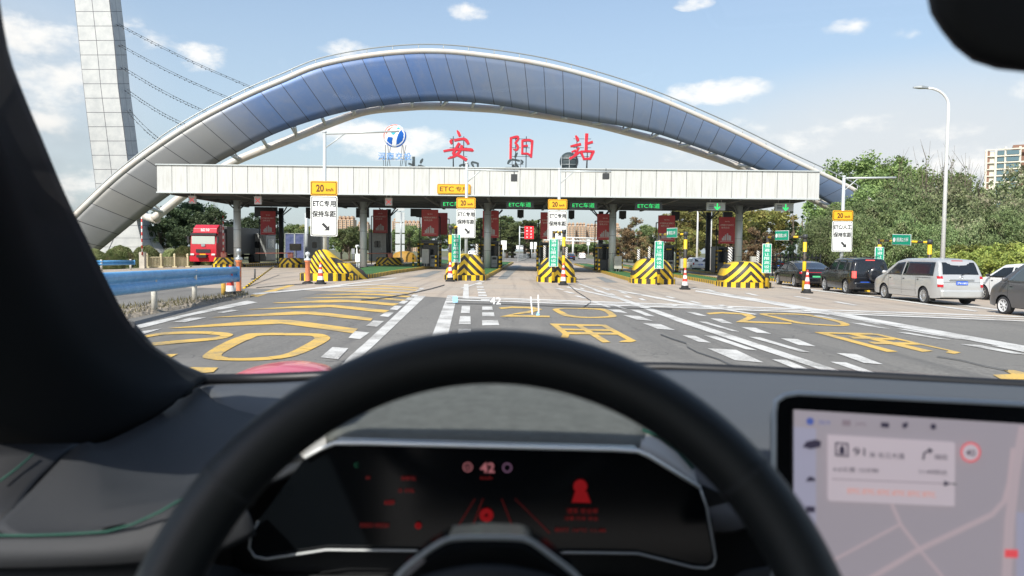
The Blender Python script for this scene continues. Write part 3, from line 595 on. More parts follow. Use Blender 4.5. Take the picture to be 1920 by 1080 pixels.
# round emblem + blue characters
c_ = P(740.5, 255, 59.0); R0 = 21.5 * 59.0 / FPX
tg = thing('round_emblem', 'round white red and blue emblem standing on thin legs above the canopy', 'emblem', (c_.x, 59, ZT - .2)); dz = c_.z - ZT + .2
f = MB(); f.lathe([(.001, .28), (R0 * .5, .24), (R0 * .85, .12), (R0, 0), (R0 * .9, -.12), (.001, -.12)], (0, 0, dz), 40, M=Matrix.Rotation(R_(90), 3, 'X')); obj('disc', f, 'logo_white', tg)
def emb(poly, mt):
    g = MB(); bm = bmesh.new(); pts = []
    for x, z in poly:
        X = (x - 462) / 245; Z = -(z - 340) / 245; q = math.hypot(X, Z)
        if q > .985: X, Z = X / q * .985, Z / q * .985
        pts.append((X, Z))
    vs = [bm.verts.new((x * R0, 0, z * R0)) for x, z in pts]; fc = bm.faces.new(vs); bmesh.ops.triangulate(bm, faces=bm.faces); bmesh.ops.subdivide_edges(bm, edges=bm.edges, cuts=3, use_grid_fill=True)
    bm.verts.ensure_lookup_table()
    vv = []
    for v in bm.verts:
        q = min(1, math.hypot(v.co.x, v.co.z) / R0); y = -(.28 * (1 - q ** 2.2)) - .03; vv.append((v.co.x, y, v.co.z + dz))
    g.add(vv, [tuple(k.index for k in fc_.verts) for fc_ in bm.faces], 0, True); bm.free(); obj('emblem_field', g, mt, tg, fix=True)
emb([(560, 95), (470, 85), (380, 105), (300, 160), (240, 240), (215, 320), (235, 415), (262, 350), (300, 290), (350, 235), (420, 180), (520, 120)], 'logo_red')
emb([(625, 188), (690, 270), (707, 350), (690, 440), (640, 520), (570, 570), (500, 590), (498, 520), (505, 440), (535, 330), (580, 240)], 'logo_blue')
emb([(325, 368), (428, 378), (410, 480), (398, 583), (335, 555), (285, 508), (298, 440)], 'logo_blue')
emb([(500, 198), (545, 155), (600, 145), (585, 175), (560, 205)], 'logo_cyan'); emb([(388, 285), (440, 272), (492, 268), (470, 300), (450, 322), (415, 318)], 'logo_cyan')
f = MB()
for a, b1 in ((-.78, -.78), (-.6, -.35), (.55, .35), (.6, .9), (-.35, -.75), (.85, .4)): f.tube([(a, .2, dz - R0 * .75), (b1, .2, 0)], .022, 6)
obj('support_frame', f, 'dark_metal', tg)
c_ = P(740, 293, 58.7); tg = thing('emblem_caption', 'four small pale blue characters under the round emblem on the roof', 'sign lettering', c_)
f = MB()
for i, ch in enumerate('河南交投'):
    vs, fs = text2d(ch, .60, .56, bold=.01, depth=.06); f.add([Vector((v.x + (i - 1.5) * .68, -v.z, v.y)) for v in vs], fs)
obj('lettering', f, 'letter_blue', tg); f = MB(); f.tube([(-1.3, .1, -.2), (1.3, .1, -.2)], .02, 6); f.tube([(-.9, .1, 0), (-.9, .1, ZT - c_.z - .1)], .02, 6); f.tube([(.9, .1, 0), (.9, .1, ZT - c_.z - .1)], .02, 6); obj('support_frame', f, 'dark_metal', tg)
# ================================================================== ARCH + PYLON
def YA(px): return 80 + 20 * (px - 140) / 1480
def spl(pts, n=120):
    out_ = []
    ds = [0]
    for a, b1 in zip(pts[:-1], pts[1:]): ds.append(ds[-1] + math.hypot(b1[0] - a[0], b1[1] - a[1]))
    for i in range(n + 1):
        s_ = ds[-1] * i / n; k = 0
        while k < len(ds) - 2 and ds[k + 1] < s_: k += 1
        t_ = (s_ - ds[k]) / (ds[k + 1] - ds[k]); p0 = pts[max(k - 1, 0)]; p1 = pts[k]; p2 = pts[k + 1]; p3 = pts[min(k + 2, len(pts) - 1)]
        out_.append(tuple(.5 * (2 * b1 + (c1 - a1) * t_ + (2 * a1 - 5 * b1 + 4 * c1 - d1) * t_ ** 2 + (3 * b1 - a1 - 3 * c1 + d1) * t_ ** 3) for a1, b1, c1, d1 in zip(p0, p1, p2, p3)))
    return out_
TOP = [(40, 505), (140, 405), (220, 330), (300, 270), (375, 223), (460, 180), (530, 150), (600, 122), (700, 103), (800, 96), (900, 103), (1040, 126), (1200, 173), (1350, 235), (1480, 298), (1580, 345), (1625, 372), (1700, 425), (1760, 480)]
LOW = [(130, 512), (192, 465), (277, 396), (340, 350), (405, 307), (450, 283), (510, 253), (570, 231), (633, 213), (690, 202), (760, 193), (840, 190), (930, 197), (1058, 219), (1200, 243), (1290, 270), (1420, 317), (1510, 355), (1560, 385), (1650, 440), (1700, 485)]
TUB = [(287, 411), (350, 362), (430, 308), (547, 260), (633, 226), (690, 208), (760, 201), (810, 199), (880, 202), (956, 208), (1092, 228), (1196, 253), (1280, 276), (1397, 316), (1480, 352), (1545, 384), (1620, 425), (1680, 480)]
NA = 160
T_ = spl(TOP, NA); Lw = spl(LOW, NA); Tb = spl(TUB, NA)
arch = thing('station_arch', 'huge arch clad in blue grey metal panels spanning behind the toll canopy', 'arch', (0, 90, 0))
top = [P(x, y, YA(x)) for x, y in T_]; low = [P(x, y, YA(x) + .8) for x, y in Lw]; tub = [P(x, y, YA(x) + 4.5) for x, y in Tb]
# arc length for panel seams
u = [0]
for a, b1 in zip(top[:-1], top[1:]): u.append(u[-1] + (b1 - a).length)
f = MB(); rows = []; uvr = []
for i in range(NA + 1):
    d = (low[i] - top[i]); rows.append([top[i] + d * (k / 6) + Vector((0, -.5 * math.sin(math.pi * k / 6) * .6, 0)) for k in range(7)]); uvr.append([(u[i] / u[-1], k / 6) for k in range(7)])
f.grid(rows, 0, True, uvs=uvr)
m, t, b, tc = newmat('arch_panel', .5); b.inputs['Metallic'].default_value = .35
sx = N(t, 'ShaderNodeSeparateXYZ'); L(t, tc.outputs['UV'], sx.inputs[0]); pu = math_(t, 'MULTIPLY', sx.outputs[0], 52.0); fr = math_(t, 'FRACT', pu); seam = math_(t, 'LESS_THAN', fr, .03)
wn = N(t, 'ShaderNodeTexWhiteNoise', noise_dimensions='1D'); L(t, math_(t, 'FLOOR', pu), wn.inputs['W'])
ramp = N(t, 'ShaderNodeValToRGB'); L(t, sx.outputs[0], ramp.inputs[0]); e = ramp.color_ramp  # ramp paints the reflections seen along the arch into the panel colour
e.elements[0].position = 0; e.elements[0].color = (.25, .24, .225, 1); e.elements[1].position = 1; e.elements[1].color = (.26, .29, .33, 1)
for ps, cl in ((.19, (.24, .235, .225)), (.25, (.085, .155, .32)), (.38, (.085, .155, .33)), (.47, (.155, .20, .29)), (.6, (.165, .215, .31)), (.8, (.12, .19, .34)), (.92, (.165, .21, .29))):
    q = e.elements.new(ps); q.color = (*cl, 1)
c = mixc(t, mapr(t, wn.outputs['Value'], 0, 1, 0, .3), ramp.outputs[0], (.22, .24, .28)); ws = noise(t, scaled(t, tc.outputs['UV'], (30, 1.2, 1)), 3, 5, .7)
c = mixc(t, mapr(t, ws, .45, .75, 0, .22), c, (.30, .28, .25)); c = mixc(t, seam, c, (.03, .03, .035)); L(t, c, b.inputs['Base Color'])
obj('panel_skin', f, 'arch_panel', arch, True, solid=.25)
mat('arch_tube', (.68, .68, .65), .45, var=.12, vscale=.5, tint=(.62, .52, .44))
f = MB(); f.tube(top, .32, 12); obj('top_chord', f, 'arch_tube', arch, True)
f = MB(); f.tube(tub, .48, 12); obj('rear_chord', f, 'arch_tube', arch, True)
for i in range(3, NA - 6, 6):
    k_ = min(range(NA + 1), key=lambda q: (low[q] - tub[i]).length); f = MB(); f.tube([low[k_], tub[i]], .2, 8); obj('cross_tube', f, 'galv', arch, True)
    k_ = min(range(NA + 1), key=lambda q: (top[q] - tub[i]).length); f = MB(); f.tube([top[k_] + Vector((0, .4, 0)), tub[i]], .12, 8); obj('cross_brace', f, 'galv', arch, True)
f = MB(); rail = [P(x, y - 13 + (3 if x < 300 else 0), YA(x)) for x, y in T_]; f.tube(rail, .075, 6); obj('handrail', f, 'grey_metal', arch, True)
f = MB()
for i in range(4, NA, 4): f.tube([top[i], rail[i]], .055, 5)
obj('rail_posts', f, 'grey_metal', arch, True)
# pylon (leaning) at Y 92
YP = 92.0
py = thing('leaning_pylon', 'tall leaning white panelled pylon with flared foot left of the canopy', 'pylon', (P(250, 480, YP).x, YP, gz(-50, 92)))
m, t, b, tc = newmat('pylon_panel', .5); sx = N(t, 'ShaderNodeSeparateXYZ'); L(t, tc.outputs['UV'], sx.inputs[0])
su = math_(t, 'LESS_THAN', math_(t, 'FRACT', sx.outputs[0]), .035); sv = math_(t, 'LESS_THAN', math_(t, 'FRACT', sx.outputs[1]), .04); seam = math_(t, 'MAXIMUM', su, sv)
c = mixc(t, mapr(t, noise(t, tc.outputs['Object'], .8, 6), .4, .7), (.54, .54, .53), (.42, .43, .435)); c = mixc(t, seam, c, (.10, .10, .11)); L(t, c, b.inputs['Base Color'])
def pyl(rows_px, nm, mt, uv0=0):
    f = MB(); rows, uvs = [], []; vv = 0
    for j, (a, b1, y, ya, yb) in enumerate(rows_px):
        pa, pb = P(a, y, ya), P(b1, y, yb); rows.append([pa.lerp(pb, .5 * k) for k in range(3)])
        if j: vv += (rows[-1][0] - rows[-2][0]).length / 1.75
        uvs.append([(k * 1.0 + .02, vv) for k in range(3)])
    f.grid(rows, 0, False, uvs=uvs); return obj(nm, f, mt, py, True, solid=.05)
fr_rows = [(128, 192, -60, YP, YP), (140, 205, 0, YP, YP), (148, 214, 76, YP, YP), (157, 222, 165, YP, YP), (166, 232, 240, YP, YP), (176, 242, 320, YP, YP), (182, 247, 370, YP, YP)]
sd_rows = [(b1, b1 + 21, y, YP, YP + 3.4) for a, b1, y, _, _ in fr_rows]
pyl(fr_rows, 'front_face', 'pylon_panel'); pyl(sd_rows, 'side_face', 'pylon_panel')
pyl([(b1 + 21, a + 10, y, YP + 3.4, YP + 3.6) for a, b1, y, _, _ in fr_rows], 'rear_face', 'pylon_panel'); pyl([(a + 10, a, y, YP + 3.6, YP) for a, b1, y, _, _ in fr_rows], 'left_face', 'pylon_panel')
# flared foot
foot = [(182, 247, 268, 370), (180, 254, 276, 395), (176, 258, 284, 420), (165, 264, 292, 445), (140, 270, 306, 466), (110, 275, 325, 490)]
pyl([(a, b1, y, YP, YP - .0) for a, b1, c1, y in foot], 'foot_front', 'pylon_panel'); pyl([(b1, c1, y, YP, YP + 3.6) for a, b1, c1, y in foot], 'foot_side', 'pylon_panel')
f = MB(); f.tube([P(268, 405, YP + 1), P(294, 412, 87)], .45, 12); obj('link_tube', f, 'arch_tube', py, True)
# stay cables
cab = [((220, 45), (474, 165)), ((224, 84), (436, 187)), ((229, 126), (390, 212)), ((236, 168), (350, 236)), ((240, 206), (306, 268))]
for i, (a, b1) in enumerate(cab):
    f = MB(); pa, pb = P(a[0], a[1], YP + 1.5), P(b1[0], b1[1], YA(b1[0]))
    for dd in (Vector((0, -.35, -.12)), Vector((0, .35, .12))):
        ln = []
        for k in range(25):
            s_ = k / 24; q = pa.lerp(pb, s_) + dd; q.z -= .28 * math.sin(math.pi * s_); ln.append(q)
        f.tube(ln, .024, 5)
        for k in range(24):
            if rnd.random() < .75:
                q = ln[k].lerp(ln[k + 1], .5 + .2 * rnd.uniform(-1, 1)); q.z -= .06; f.lathe([(.001, .06), (.05, .04), (.07, 0), (.05, -.04), (.001, -.06)], q, 6)
    o = obj('stay_cable', f, 'dark_metal'); setp(o, 'stay cable strung with lamps from pylon to arch, %s from the top' % ORD[i], 'cable', 'cables between pylon and arch')
# ================================================================== ISLANDS
def island(u0, v0, w, v1, idx, grass=True, label=''):
    """raised island with striped kerb along a lane line, nose at v0"""
    f = MB(); n = 14; pts = []
    for k in range(n + 1):
        a = math.pi + math.pi * k / n; pts.append((u0[0] + w / 2 * math.cos(a), v0 + w / 2 + w / 2 * math.sin(a)))
    # long sides interpolate from nose offset u0[0] to u0[1]
    m_ = 14
    right = [(lerp(u0[0], u0[1], k / m_) + w / 2, lerp(v0 + w / 2, v1, k / m_)) for k in range(1, m_ + 1)]; left = [(lerp(u0[0], u0[1], k / m_) - w / 2, lerp(v0 + w / 2, v1, k / m_)) for k in range(m_, 0, -1)]
    lp = pts + right + left; N_ = len(lp); h = .2
    def W3(p, z): q = lane(*p); return Vector((q.x, q.y, q.z + z))
    ln = 0; vs, uv, fs = [], [], []
    for k in range(N_ + 1):
        p = lp[k % N_]
        if k: q = lp[k - 1]; ln += math.hypot(p[0] - q[0], p[1] - q[1])
        cu, cv = lerp(u0[0], u0[1], max(0, min(1, (p[1] - v0) / (v1 - v0)))), max(p[1], v0 + w / 2); dx, dy = cu - p[0], cv - p[1]; dl = math.hypot(dx, dy) or 1
        ip = (p[0] + dx / dl * .18, p[1] + dy / dl * .18)
        vs += [W3(p, -.02), W3(p, h), W3(ip, h), W3(ip, h - .05)]; uv += [(ln, 0)] * 4
    for k in range(N_):
        for j in range(3): fs.append((k * 4 + j, (k + 1) * 4 + j, (k + 1) * 4 + j + 1, k * 4 + j + 1))
    f.add(vs, fs, 0, False, uv); kerb = f
    tg = thing('traffic_island', label, 'traffic island', lane(u0[0], v0), 0, 'toll lane islands')
    obj('kerb', kerb, 'kerb_stripe', tg, True)
    g = MB(); g.add([v + Vector((0, 0, .012)) for v in vs[3::4][:N_]], [tuple(range(N_))]); bm_ok = obj('grass_top' if grass else 'paved_top', g, 'turf' if grass else 'concrete', tg, True)
    return tg
def mound(c, w, h, d, idx, label, slant=False, rz=0.0, mt='mound_stripe', flat_top=False):
    tg = thing('crash_cushion', label, 'crash cushion', c, rz, 'striped concrete noses of the toll islands')
    f = MB(); rows = []; n = 22
    # plan: semicircular nose facing -Y; profile rises steeply
    for j in range(9):
        t_ = j / 8; z = .25 + (h - .25) * (math.sin(t_ * math.pi / 2) if not flat_top else t_); sc_ = max(0, math.cos(t_ * math.pi / 2)) ** .62 if not flat_top else 1 - .12 * t_
        row = []
        for k in range(n + 1):
            a = math.pi + math.pi * k / n; row.append(Vector((w / 2 * .93 * max(sc_, .04) * math.cos(a), d * .45 + d * .45 * sc_ ** .7 * math.sin(a), z)))
        row = [Vector((row[0].x, d, z))] + row + [Vector((row[-1].x, d, z))]
        rows.append(row)
    f.grid(rows, 0, True)
    f.add([r[0] for r in rows] + [r[-1] for r in rows], [(i, i + 1, 9 + i + 1, 9 + i) for i in range(8)]); f.add(rows[-1], [tuple(range(len(rows[-1])))])
    obj('striped_nose', f, mt, tg)
    f = MB(); vs, uv, ln, pv = [], [], 0, None
    ring = [(-w / 2, d + .05)] + [(w / 2 * math.cos(math.pi + math.pi * k / n), d * .45 + d * .5 * math.sin(math.pi + math.pi * k / n)) for k in range(n + 1)] + [(w / 2, d + .05)]
    for p in ring:
        if pv: ln += math.hypot(p[0] - pv[0], p[1] - pv[1])
        pv = p; q = (p[0] * .86, p[1] * .86 + .1); vs += [Vector((p[0], p[1], -.06)), Vector((p[0], p[1], .28)), Vector((q[0], q[1], .30))]; uv += [(ln, 0)] * 3
    fs = [(k * 3 + j, (k + 1) * 3 + j, (k + 1) * 3 + j + 1, k * 3 + j + 1) for k in range(len(ring) - 1) for j in range(2)]
    f.add(vs, fs, 0, False, uv); obj('kerb_ring', f, 'kerb_stripe', tg)
    return tg
# entrance-side noses: px centre, base y, nose width px, top y ; island centre u at booths
noses = [(870, 526, 80, 474, -1.9 - .0288 * 64.5), (1045, 530, 76, 480, 3.3 - 1.86), (1230, 533, 84, 483, 8.3 - 1.86), (1408, 540, 96, 489, 13.4 - 1.86), (1650, 548, 90, 500, 18.7 - 1.86)]
names = ['beside the yellow 20 sign left of the middle lane', 'right of the open middle lane', 'with green vertical board before the white hatchback', 'just left of the black saloon', 'hidden mostly behind the queueing black off-roader']
NOSE = []
for i, (px, yb, wpx, yt, ub) in enumerate(noses):
    c_ = G(px, yb); w = wpx * c_.y / FPX; h = (yb - yt) / FPX * c_.y - .05; NOSE.append((c_, w))
    mound(c_, w, h, w * .75, i, 'striped domed island nose ' + names[i])
    u0 = c_.x - YAW * c_.y
    island((u0, ub), c_.y + w * .5, 2.1, 100, i, True, 'grassed toll island with striped kerb ' + names[i])
c_ = G(612, 526); NOSE.insert(0, (c_, 2.3))
# big slanted nose at left
tg = thing('crash_cushion', 'sloping yellow and black striped island nose behind the tall left sign', 'crash cushion', c_, 0, 'striped concrete noses of the toll islands')
s_ = c_.y / FPX
prof = [(-36, 0), (-36, 12), (-28, 40), (-17, 56), (-6, 58), (4, 50), (14, 38), (20, 33), (36, 33), (48, 6), (48, 0)]
f = MB(); n = len(prof); fr = [Vector((x * s_, .25 * (1 - abs(x) / 60) * -1, z * s_)) for x, z in prof]; mid = [Vector((x * s_ * .98, .9, z * s_)) for x, z in prof]; bk = [Vector((x * s_ + .35, 2.6, z * s_ * .55)) for x, z in prof]
f.grid([[Vector((v.x * .82 + .1, v.y - .12, v.z * .72)) for v in fr], fr, mid, bk], 0, True); f.add([Vector((v.x * .82 + .1, v.y - .12, v.z * .72)) for v in fr], [tuple(range(n))]); obj('striped_nose', f, 'mound_slant', tg)
f = MB(); vs, uv, ln, pv = [], [], 0, None
ring = [(-50 * s_, 3.5), (-50 * s_, .5), (-47 * s_, -.3), (-40 * s_, -.75), (-25 * s_, -.95), (0, -1.0), (25 * s_, -.8), (50 * s_, .1)]
for p in ring:
    if pv: ln += math.hypot(p[0] - pv[0], p[1] - pv[1])
    pv = p; q = (p[0] * .8, p[1] * .8 + .25); vs += [Vector((p[0], p[1], -.06)), Vector((p[0], p[1], .38)), Vector((q[0], q[1], .40)), Vector((q[0] * .5, q[1] + 1.5, .39))]; uv += [(ln, 0)] * 4
f.add(vs, [(k * 4 + j, (k + 1) * 4 + j, (k + 1) * 4 + j + 1, k * 4 + j + 1) for k in range(len(ring) - 1) for j in range(3)], 0, False, uv); obj('kerb_ring', f, 'kerb_stripe', tg)
# its grass island sweeping right, from traced kerb line
tg = thing('traffic_island', 'long green grassed island with striped kerb sweeping from the tall left sign', 'traffic island', c_, 0, 'toll lane islands')
kn = [G(655, 527), G(700, 521), G(742, 513), G(790, 506), G(830, 500), G(862, 493)]; kf = [G(655, 512), G(690, 505), G(720, 502), G(755, 498), G(790, 495), G(830, 489)]
f = MB(); vs, uv, ln = [], [], 0
for k, p in enumerate(kn):
    if k: ln += (p - kn[k - 1]).length
    q = p.lerp(kf[k], .05); vs += [p + Vector((0, 0, -.02)), p + Vector((0, 0, .22)), q + Vector((0, 0, .22))]; uv += [(ln, 0)] * 3
f.add(vs, [(k * 3 + j, (k + 1) * 3 + j, (k + 1) * 3 + j + 1, k * 3 + j + 1) for k in range(len(kn) - 1) for j in range(2)], 0, False, uv); obj('kerb', f, 'kerb_stripe', tg, True)
f = MB(); f.grid([[p + Vector((0, 0, .2)) for p in kn], [p + Vector((0, 0, .21)) for p in kf], [p + Vector((0, 3, -.01)) for p in kf]], 0, False); obj('grass_top', f, 'turf', tg, True)
# exit-side islands, seen from their downstream ends
for i, (px, yb, wpx, nm) in enumerate([(418, 501, 52, 'nearest the red lorry'), (540, 502, 48, 'with salmon barrier box in front of the middle booth'), (727, 501, 56, 'behind the grassed island and white camera stand')]):
    c_ = G(px, yb); w = wpx * c_.y / FPX
    m2 = mound(c_, w, 18 * c_.y / FPX, 1.6, i, 'low striped island end ' + nm, flat_top=True)
    u0 = c_.x - YAW * c_.y; island((u0, u0 - .3), c_.y + 1.6, 2.1, 105, i, False, 'exit lane island with striped kerb ' + nm)
    # barrier machine + arm
    a = P(px + (5 if i else 2), 482, c_.y + .8); tg = thing('barrier_gate', 'salmon barrier box %s' % ['with its red and white arm raised, beside the red lorry', 'with lowered arm, on the striped island left of the tall sign', 'with lowered arm, right of the tall left sign'][i], 'barrier', (a.x, a.y, a.z - .7), 0, 'barrier gates of the exit lanes')
    f = MB(); f.bevbox((0, 0, .55), (.42, .35, 1.1), .04, ax='Y'); obj('housing', f, 'salmon', tg); f = MB()
    if i == 0: f.tube([(.05, -.25, 1.0), (.05, -.25, 4.2)], .045, 6, uvl=True)
    else: f.tube([(.1, -.25, 1.05), (-2.9, -.25, 1.0)], .045, 6)
    obj('arm', f, 'red_white' if i == 0 else 'salmon', tg)
# another raised barrier arm further left with beige box
a = G(268, 503); tg = thing('barrier_gate', 'beige barrier box with tall raised arm in front of the pylon foot', 'barrier', a, 0, 'barrier gates of the exit lanes')
f = MB(); f.bevbox((0, 0, .62), (.4, .35, 1.25), .04); obj('housing', f, 'beige', tg); f = MB(); f.tube([(.08, -.25, 1.0), (.08, -.25, 3.9)], .05, 6); obj('arm', f, 'red_white', tg)
# ================================================================== BOOTHS, BILLBOARDS
def billboard(px, y, yt, yb, wpx, lab, bare=False):
    a = P(px, yb, y); b1 = P(px, yt, y); w = wpx * y / FPX; h = b1.z - a.z; base = gz(a.x, y) + .18
    tg = thing('billboard', lab, 'billboard', (a.x, y, base), YAWR, 'red billboards above the toll booths')
    z0 = a.z - base
    f = MB(); f.box((0, 0, z0 + h / 2), (w, .14, h)); obj('panel', f, 'red_board', tg, bevel=.01)
    f = MB()
    for s_ in (-1, 1):
        f.tube([(s_ * (w / 2 + .16), .05, 0), (s_ * (w / 2 + .16), .05, z0 + h * .72)], .045, 8); f.tube([(s_ * (w / 2 + .16), .05, z0 + h * .72), (s_ * w / 2 * .98, .05, z0 + h * .72)], .045, 8)
    obj('frame', f, 'black', tg)
    if not bare:
        f = MB(); lettering(f, '安阳', (0, z0 + h * .83), h * .045, w * .3, -.075); lettering(f, '文明服务高速畅行', (0, z0 + h * .70), h * .07, w * .84, -.075); lettering(f, '微笑迎宾', (-w * .1, z0 + h * .60), h * .07, w * .5, -.075)
        f.box((0, -.073, z0 + h * .09), (w * .8, .006, h * .012)); obj('lettering', f, 'board_print', tg)
        f = MB()
        for k, (dx, hh) in enumerate([(-.26, .10), (-.18, .16), (-.08, .22), (.04, .27), (.14, .20), (.22, .18)]): f.box((dx * w, -.074 - k * .002, z0 + h * (.12 + hh / 2)), (w * .085, .006, h * hh))
        obj('city_picture', f, 'board_art', tg)
    return tg
bb = [(503, 72.5, 396, 440, 28, 'above the leftmost grey booth'), (713, 72.5, 393, 437, 27, 'above the silver booth beside the second column'), (806, 64.5, 393, 443, 31, 'left of the middle 20 sign'), (920, 64.5, 395, 446, 30, 'behind the middle canopy column'), (1028, 64.5, 398, 448, 30, 'partly behind the second middle 20 sign'), (1134, 64.5, 401, 450, 30, 'beside the fourth canopy column'), (1249, 64.5, 404, 453, 31, 'over the white hatchback lane'), (1362, 64.5, 407, 457, 30, 'beside the rightmost canopy column')]
for a in bb: billboard(a[0], a[1], a[2], a[3], a[4], 'red billboard with pale print and city picture ' + a[5])
for px, yt, yb, lab in ((829, 399, 440, 'behind and right of the front board, left of the 20 sign'),): billboard(px, 76, yt, yb, 20, 'plain red billboard ' + lab, True)
def booth_dark(px, lab, vis=1.0):
    a = P(px, 470, 65.3); u_ = a.x; base = gz(u_, 65) + .19
    tg = thing('toll_booth', 'dark entrance booth with striped guard frame ' + lab, 'toll booth', (u_, 65.3, base), YAWR, 'dark toll booths of the entrance lanes')
    f = MB(); f.box((0, 1.3, .45), (1.45, 2.6, .9)); f.box((0, 1.3, 2.25), (1.5, 2.7, .14)); f.box((-.69, 1.3, 1.55), (.08, 2.6, 1.3)); f.box((.69, 2.5, 1.55), (.08, .1, 1.3)); f.box((0, 2.58, 1.55), (1.4, .05, 1.3)); f.box((0, .03, 1.5), (.08, .06, 1.3)); obj('wall', f, 'booth_dark', tg, bevel=.01)
    f = MB(); f.box((-.34, .04, 1.55), (.60, .03, 1.22)); f.box((.34, .04, 1.55), (.60, .03, 1.22)); f.box((.69, 1.2, 1.55), (.02, 2.4, 1.22)); obj('window', f, 'glass_dark', tg)
    for s_ in (-1, 1):
        f = MB(); f.tube([(s_ * .95, -.35, -.02), (s_ * .95, -.35, 2.0)], .1, 10); obj('guard_post', f, 'bollard_stripe', tg)
    f = MB(); f.tube([(-.95, -.35, 1.95), (.95, -.35, 1.95)], .06, 8); obj('guard_bar', f, 'arm_stripe', tg)
    f = MB(); f.bevbox((.35, -.2, .5), (.52, .4, 1.0), .03); f.box((.35, -.41, .78), (.36, .02, .2), 1); f.box((.35, -.41, .3), (.4, .015, .03), 1); obj('cabinet', f, ['booth_grey', 'black'], tg)
    for s_ in (-1, 1):
        f = MB(); f.tube([(s_ * .95, -3.2, -.02), (s_ * .95, -3.2, 1.05)], .08, 8); obj('bollard', f, 'bollard_stripe', tg)
for px, lab in ((806, 'below the board left of the middle sign'), (920, 'behind the middle canopy column'), (1028, 'right of the open middle lane'), (1138, 'beside the fourth canopy column'), (1249, 'left of the white hatchback'), (1362, 'beside the rightmost column')): booth_dark(px, lab)
def booth_grey(px0, px1, yt, yb, y, lab):
    a, b1 = P(px0, yb, y), P(px1, yt, y); w = b1.x - a.x; h = b1.z - a.z; cx = (a.x + b1.x) / 2
    tg = thing('toll_booth', lab, 'toll booth', (cx, y, a.z), YAWR, 'grey toll booths of the exit lanes')
    f = MB(); f.bevbox((0, 1.4, h / 2), (w, 2.8, h), .12, ax='Y'); f.box((0, 1.4, h + .04), (w + .12, 2.9, .08)); obj('wall', f, 'booth_grey', tg, bevel=.01)
    f = MB(); f.bevbox((0, -.03, h * .52), (w * .58, .04, h * .86), .05); obj('door', f, 'booth_grey', tg, bevel=.008)
    f = MB(); f.bevbox((0, -.055, h * .62), (w * .34, .03, h * .24), .12); obj('window', f, 'glass_dark', tg)
    f = MB(); f.box((w * .22, -.07, h * .45), (.03, .05, .14)); obj('door_handle', f, 'alloy', tg)
    f = MB(); f.box((w / 2 + .01, 1.3, h * .66), (.02, 1.9, h * .36)); obj('side_window', f, 'glass_grey', tg)
booth_grey(468, 499, 440, 490, 76, 'leftmost grey exit booth under a red board'); booth_grey(577, 603, 441, 489, 77, 'grey exit booth seen just behind the tall left sign'); booth_grey(691, 725, 438, 490, 74, 'silver exit booth with square porthole right of second column')
# ---- light cabinets / boxes / posts around
def simple(name, mb, mt, lab, cat, group=None, bevel=0): return setp(obj(name, mb, mt, bevel=bevel), lab, cat, group)
# white camera stand on grass
c_ = G(671, 513, .2); tg = thing('camera_stand', 'white slim camera stand on the green island left of centre', 'camera stand', c_)
s_ = c_.y / FPX; f = MB(); f.tube([(-.06, 0, 0), (-.06, 0, 1.55)], .04, 8); f.tube([(.08, 0, 0), (.08, 0, .7)], .03, 8); f.box((0, 0, .02), (.5, .35, .04)); obj('post', f, 'white_metal', tg); f = MB(); f.bevbox((0, -.02, .85), (.3, .2, .55), .04); obj('control_box', f, 'white_metal', tg); f = MB(); f.bevbox((0, -.1, 1.62), (.2, .4, .17), .05, ax='Y'); f.box((.06, -.31, 1.58), (.1, .04, .1), 1); obj('camera_head', f, ['white_metal', 'black'], tg)
# striped spiral posts beside islands
for i, (px, yb, yt, y, lab) in enumerate([(894, 486, 461, 58, 'left of the middle column'), (1021, 488, 464, 58, 'left of the nose right of the open lane'), (1062, 489, 467, 58, 'right of the nose right of the open lane'), (1197, 497, 471, 56, 'left of the green board of the hatchback lane'), (1217, 492, 466, 60, 'just left of the green board of the hatchback lane'), (1368, 517, 468, 45, 'left of the domed nose by the black saloon'), (1421, 490, 474, 58, 'behind the domed nose by the black saloon')]):
    a = P(px, yb, y); base = gz(a.x, y); f = MB(); f.tube([(0, 0, 0), (0, 0, (yb - yt) * y / FPX + a.z - base)], .11 if y > 50 else .13, 12); o = simple('marker_post', f, 'post_spiral', 'spiral striped slim post ' + lab, 'marker post', 'spiral striped posts by the lanes'); o.location = (a.x, y, base + .15)
# cabinet boxes
for (px, yb, yt, wpx, y, mt, lab) in [(1158, 504, 480, 14, 62, 'cabinet', 'pale cabinet box at the foot of the fourth column'), (798, 494, 467, 13, 64, 'cabinet', 'beige cabinet standing before the booth left of the middle sign'), (1281, 503, 485, 12, 60, 'cabinet', 'pale cabinet left of the white hatchback'), (554, 470, 457, 20, 70, 'brownbox', 'brown board on a stand above the striped barrier'), (1412, 499, 481, 10, 60, 'cabinet', 'narrow pale cabinet behind the domed nose by the black saloon')]:
    a, b1 = P(px, yb, y), P(px, yt, y); h = b1.z - a.z; base = gz(a.x, y) + .1; f = MB(); f.bevbox((0, 0, a.z - base + h / 2), (wpx * y / FPX, .4, h), .03); f.box((0, -.21, a.z - base + h * .6), (wpx * y / FPX * .7, .012, .03)); f.box((-.1, 0, (a.z - base) / 2), (.05, .05, abs(a.z - base) + .02)); f.box((.1, 0, (a.z - base) / 2), (.05, .05, abs(a.z - base) + .02))
    o = simple('cabinet', f, mt, lab, 'cabinet', bevel=.01); o.location = (a.x, y, base)
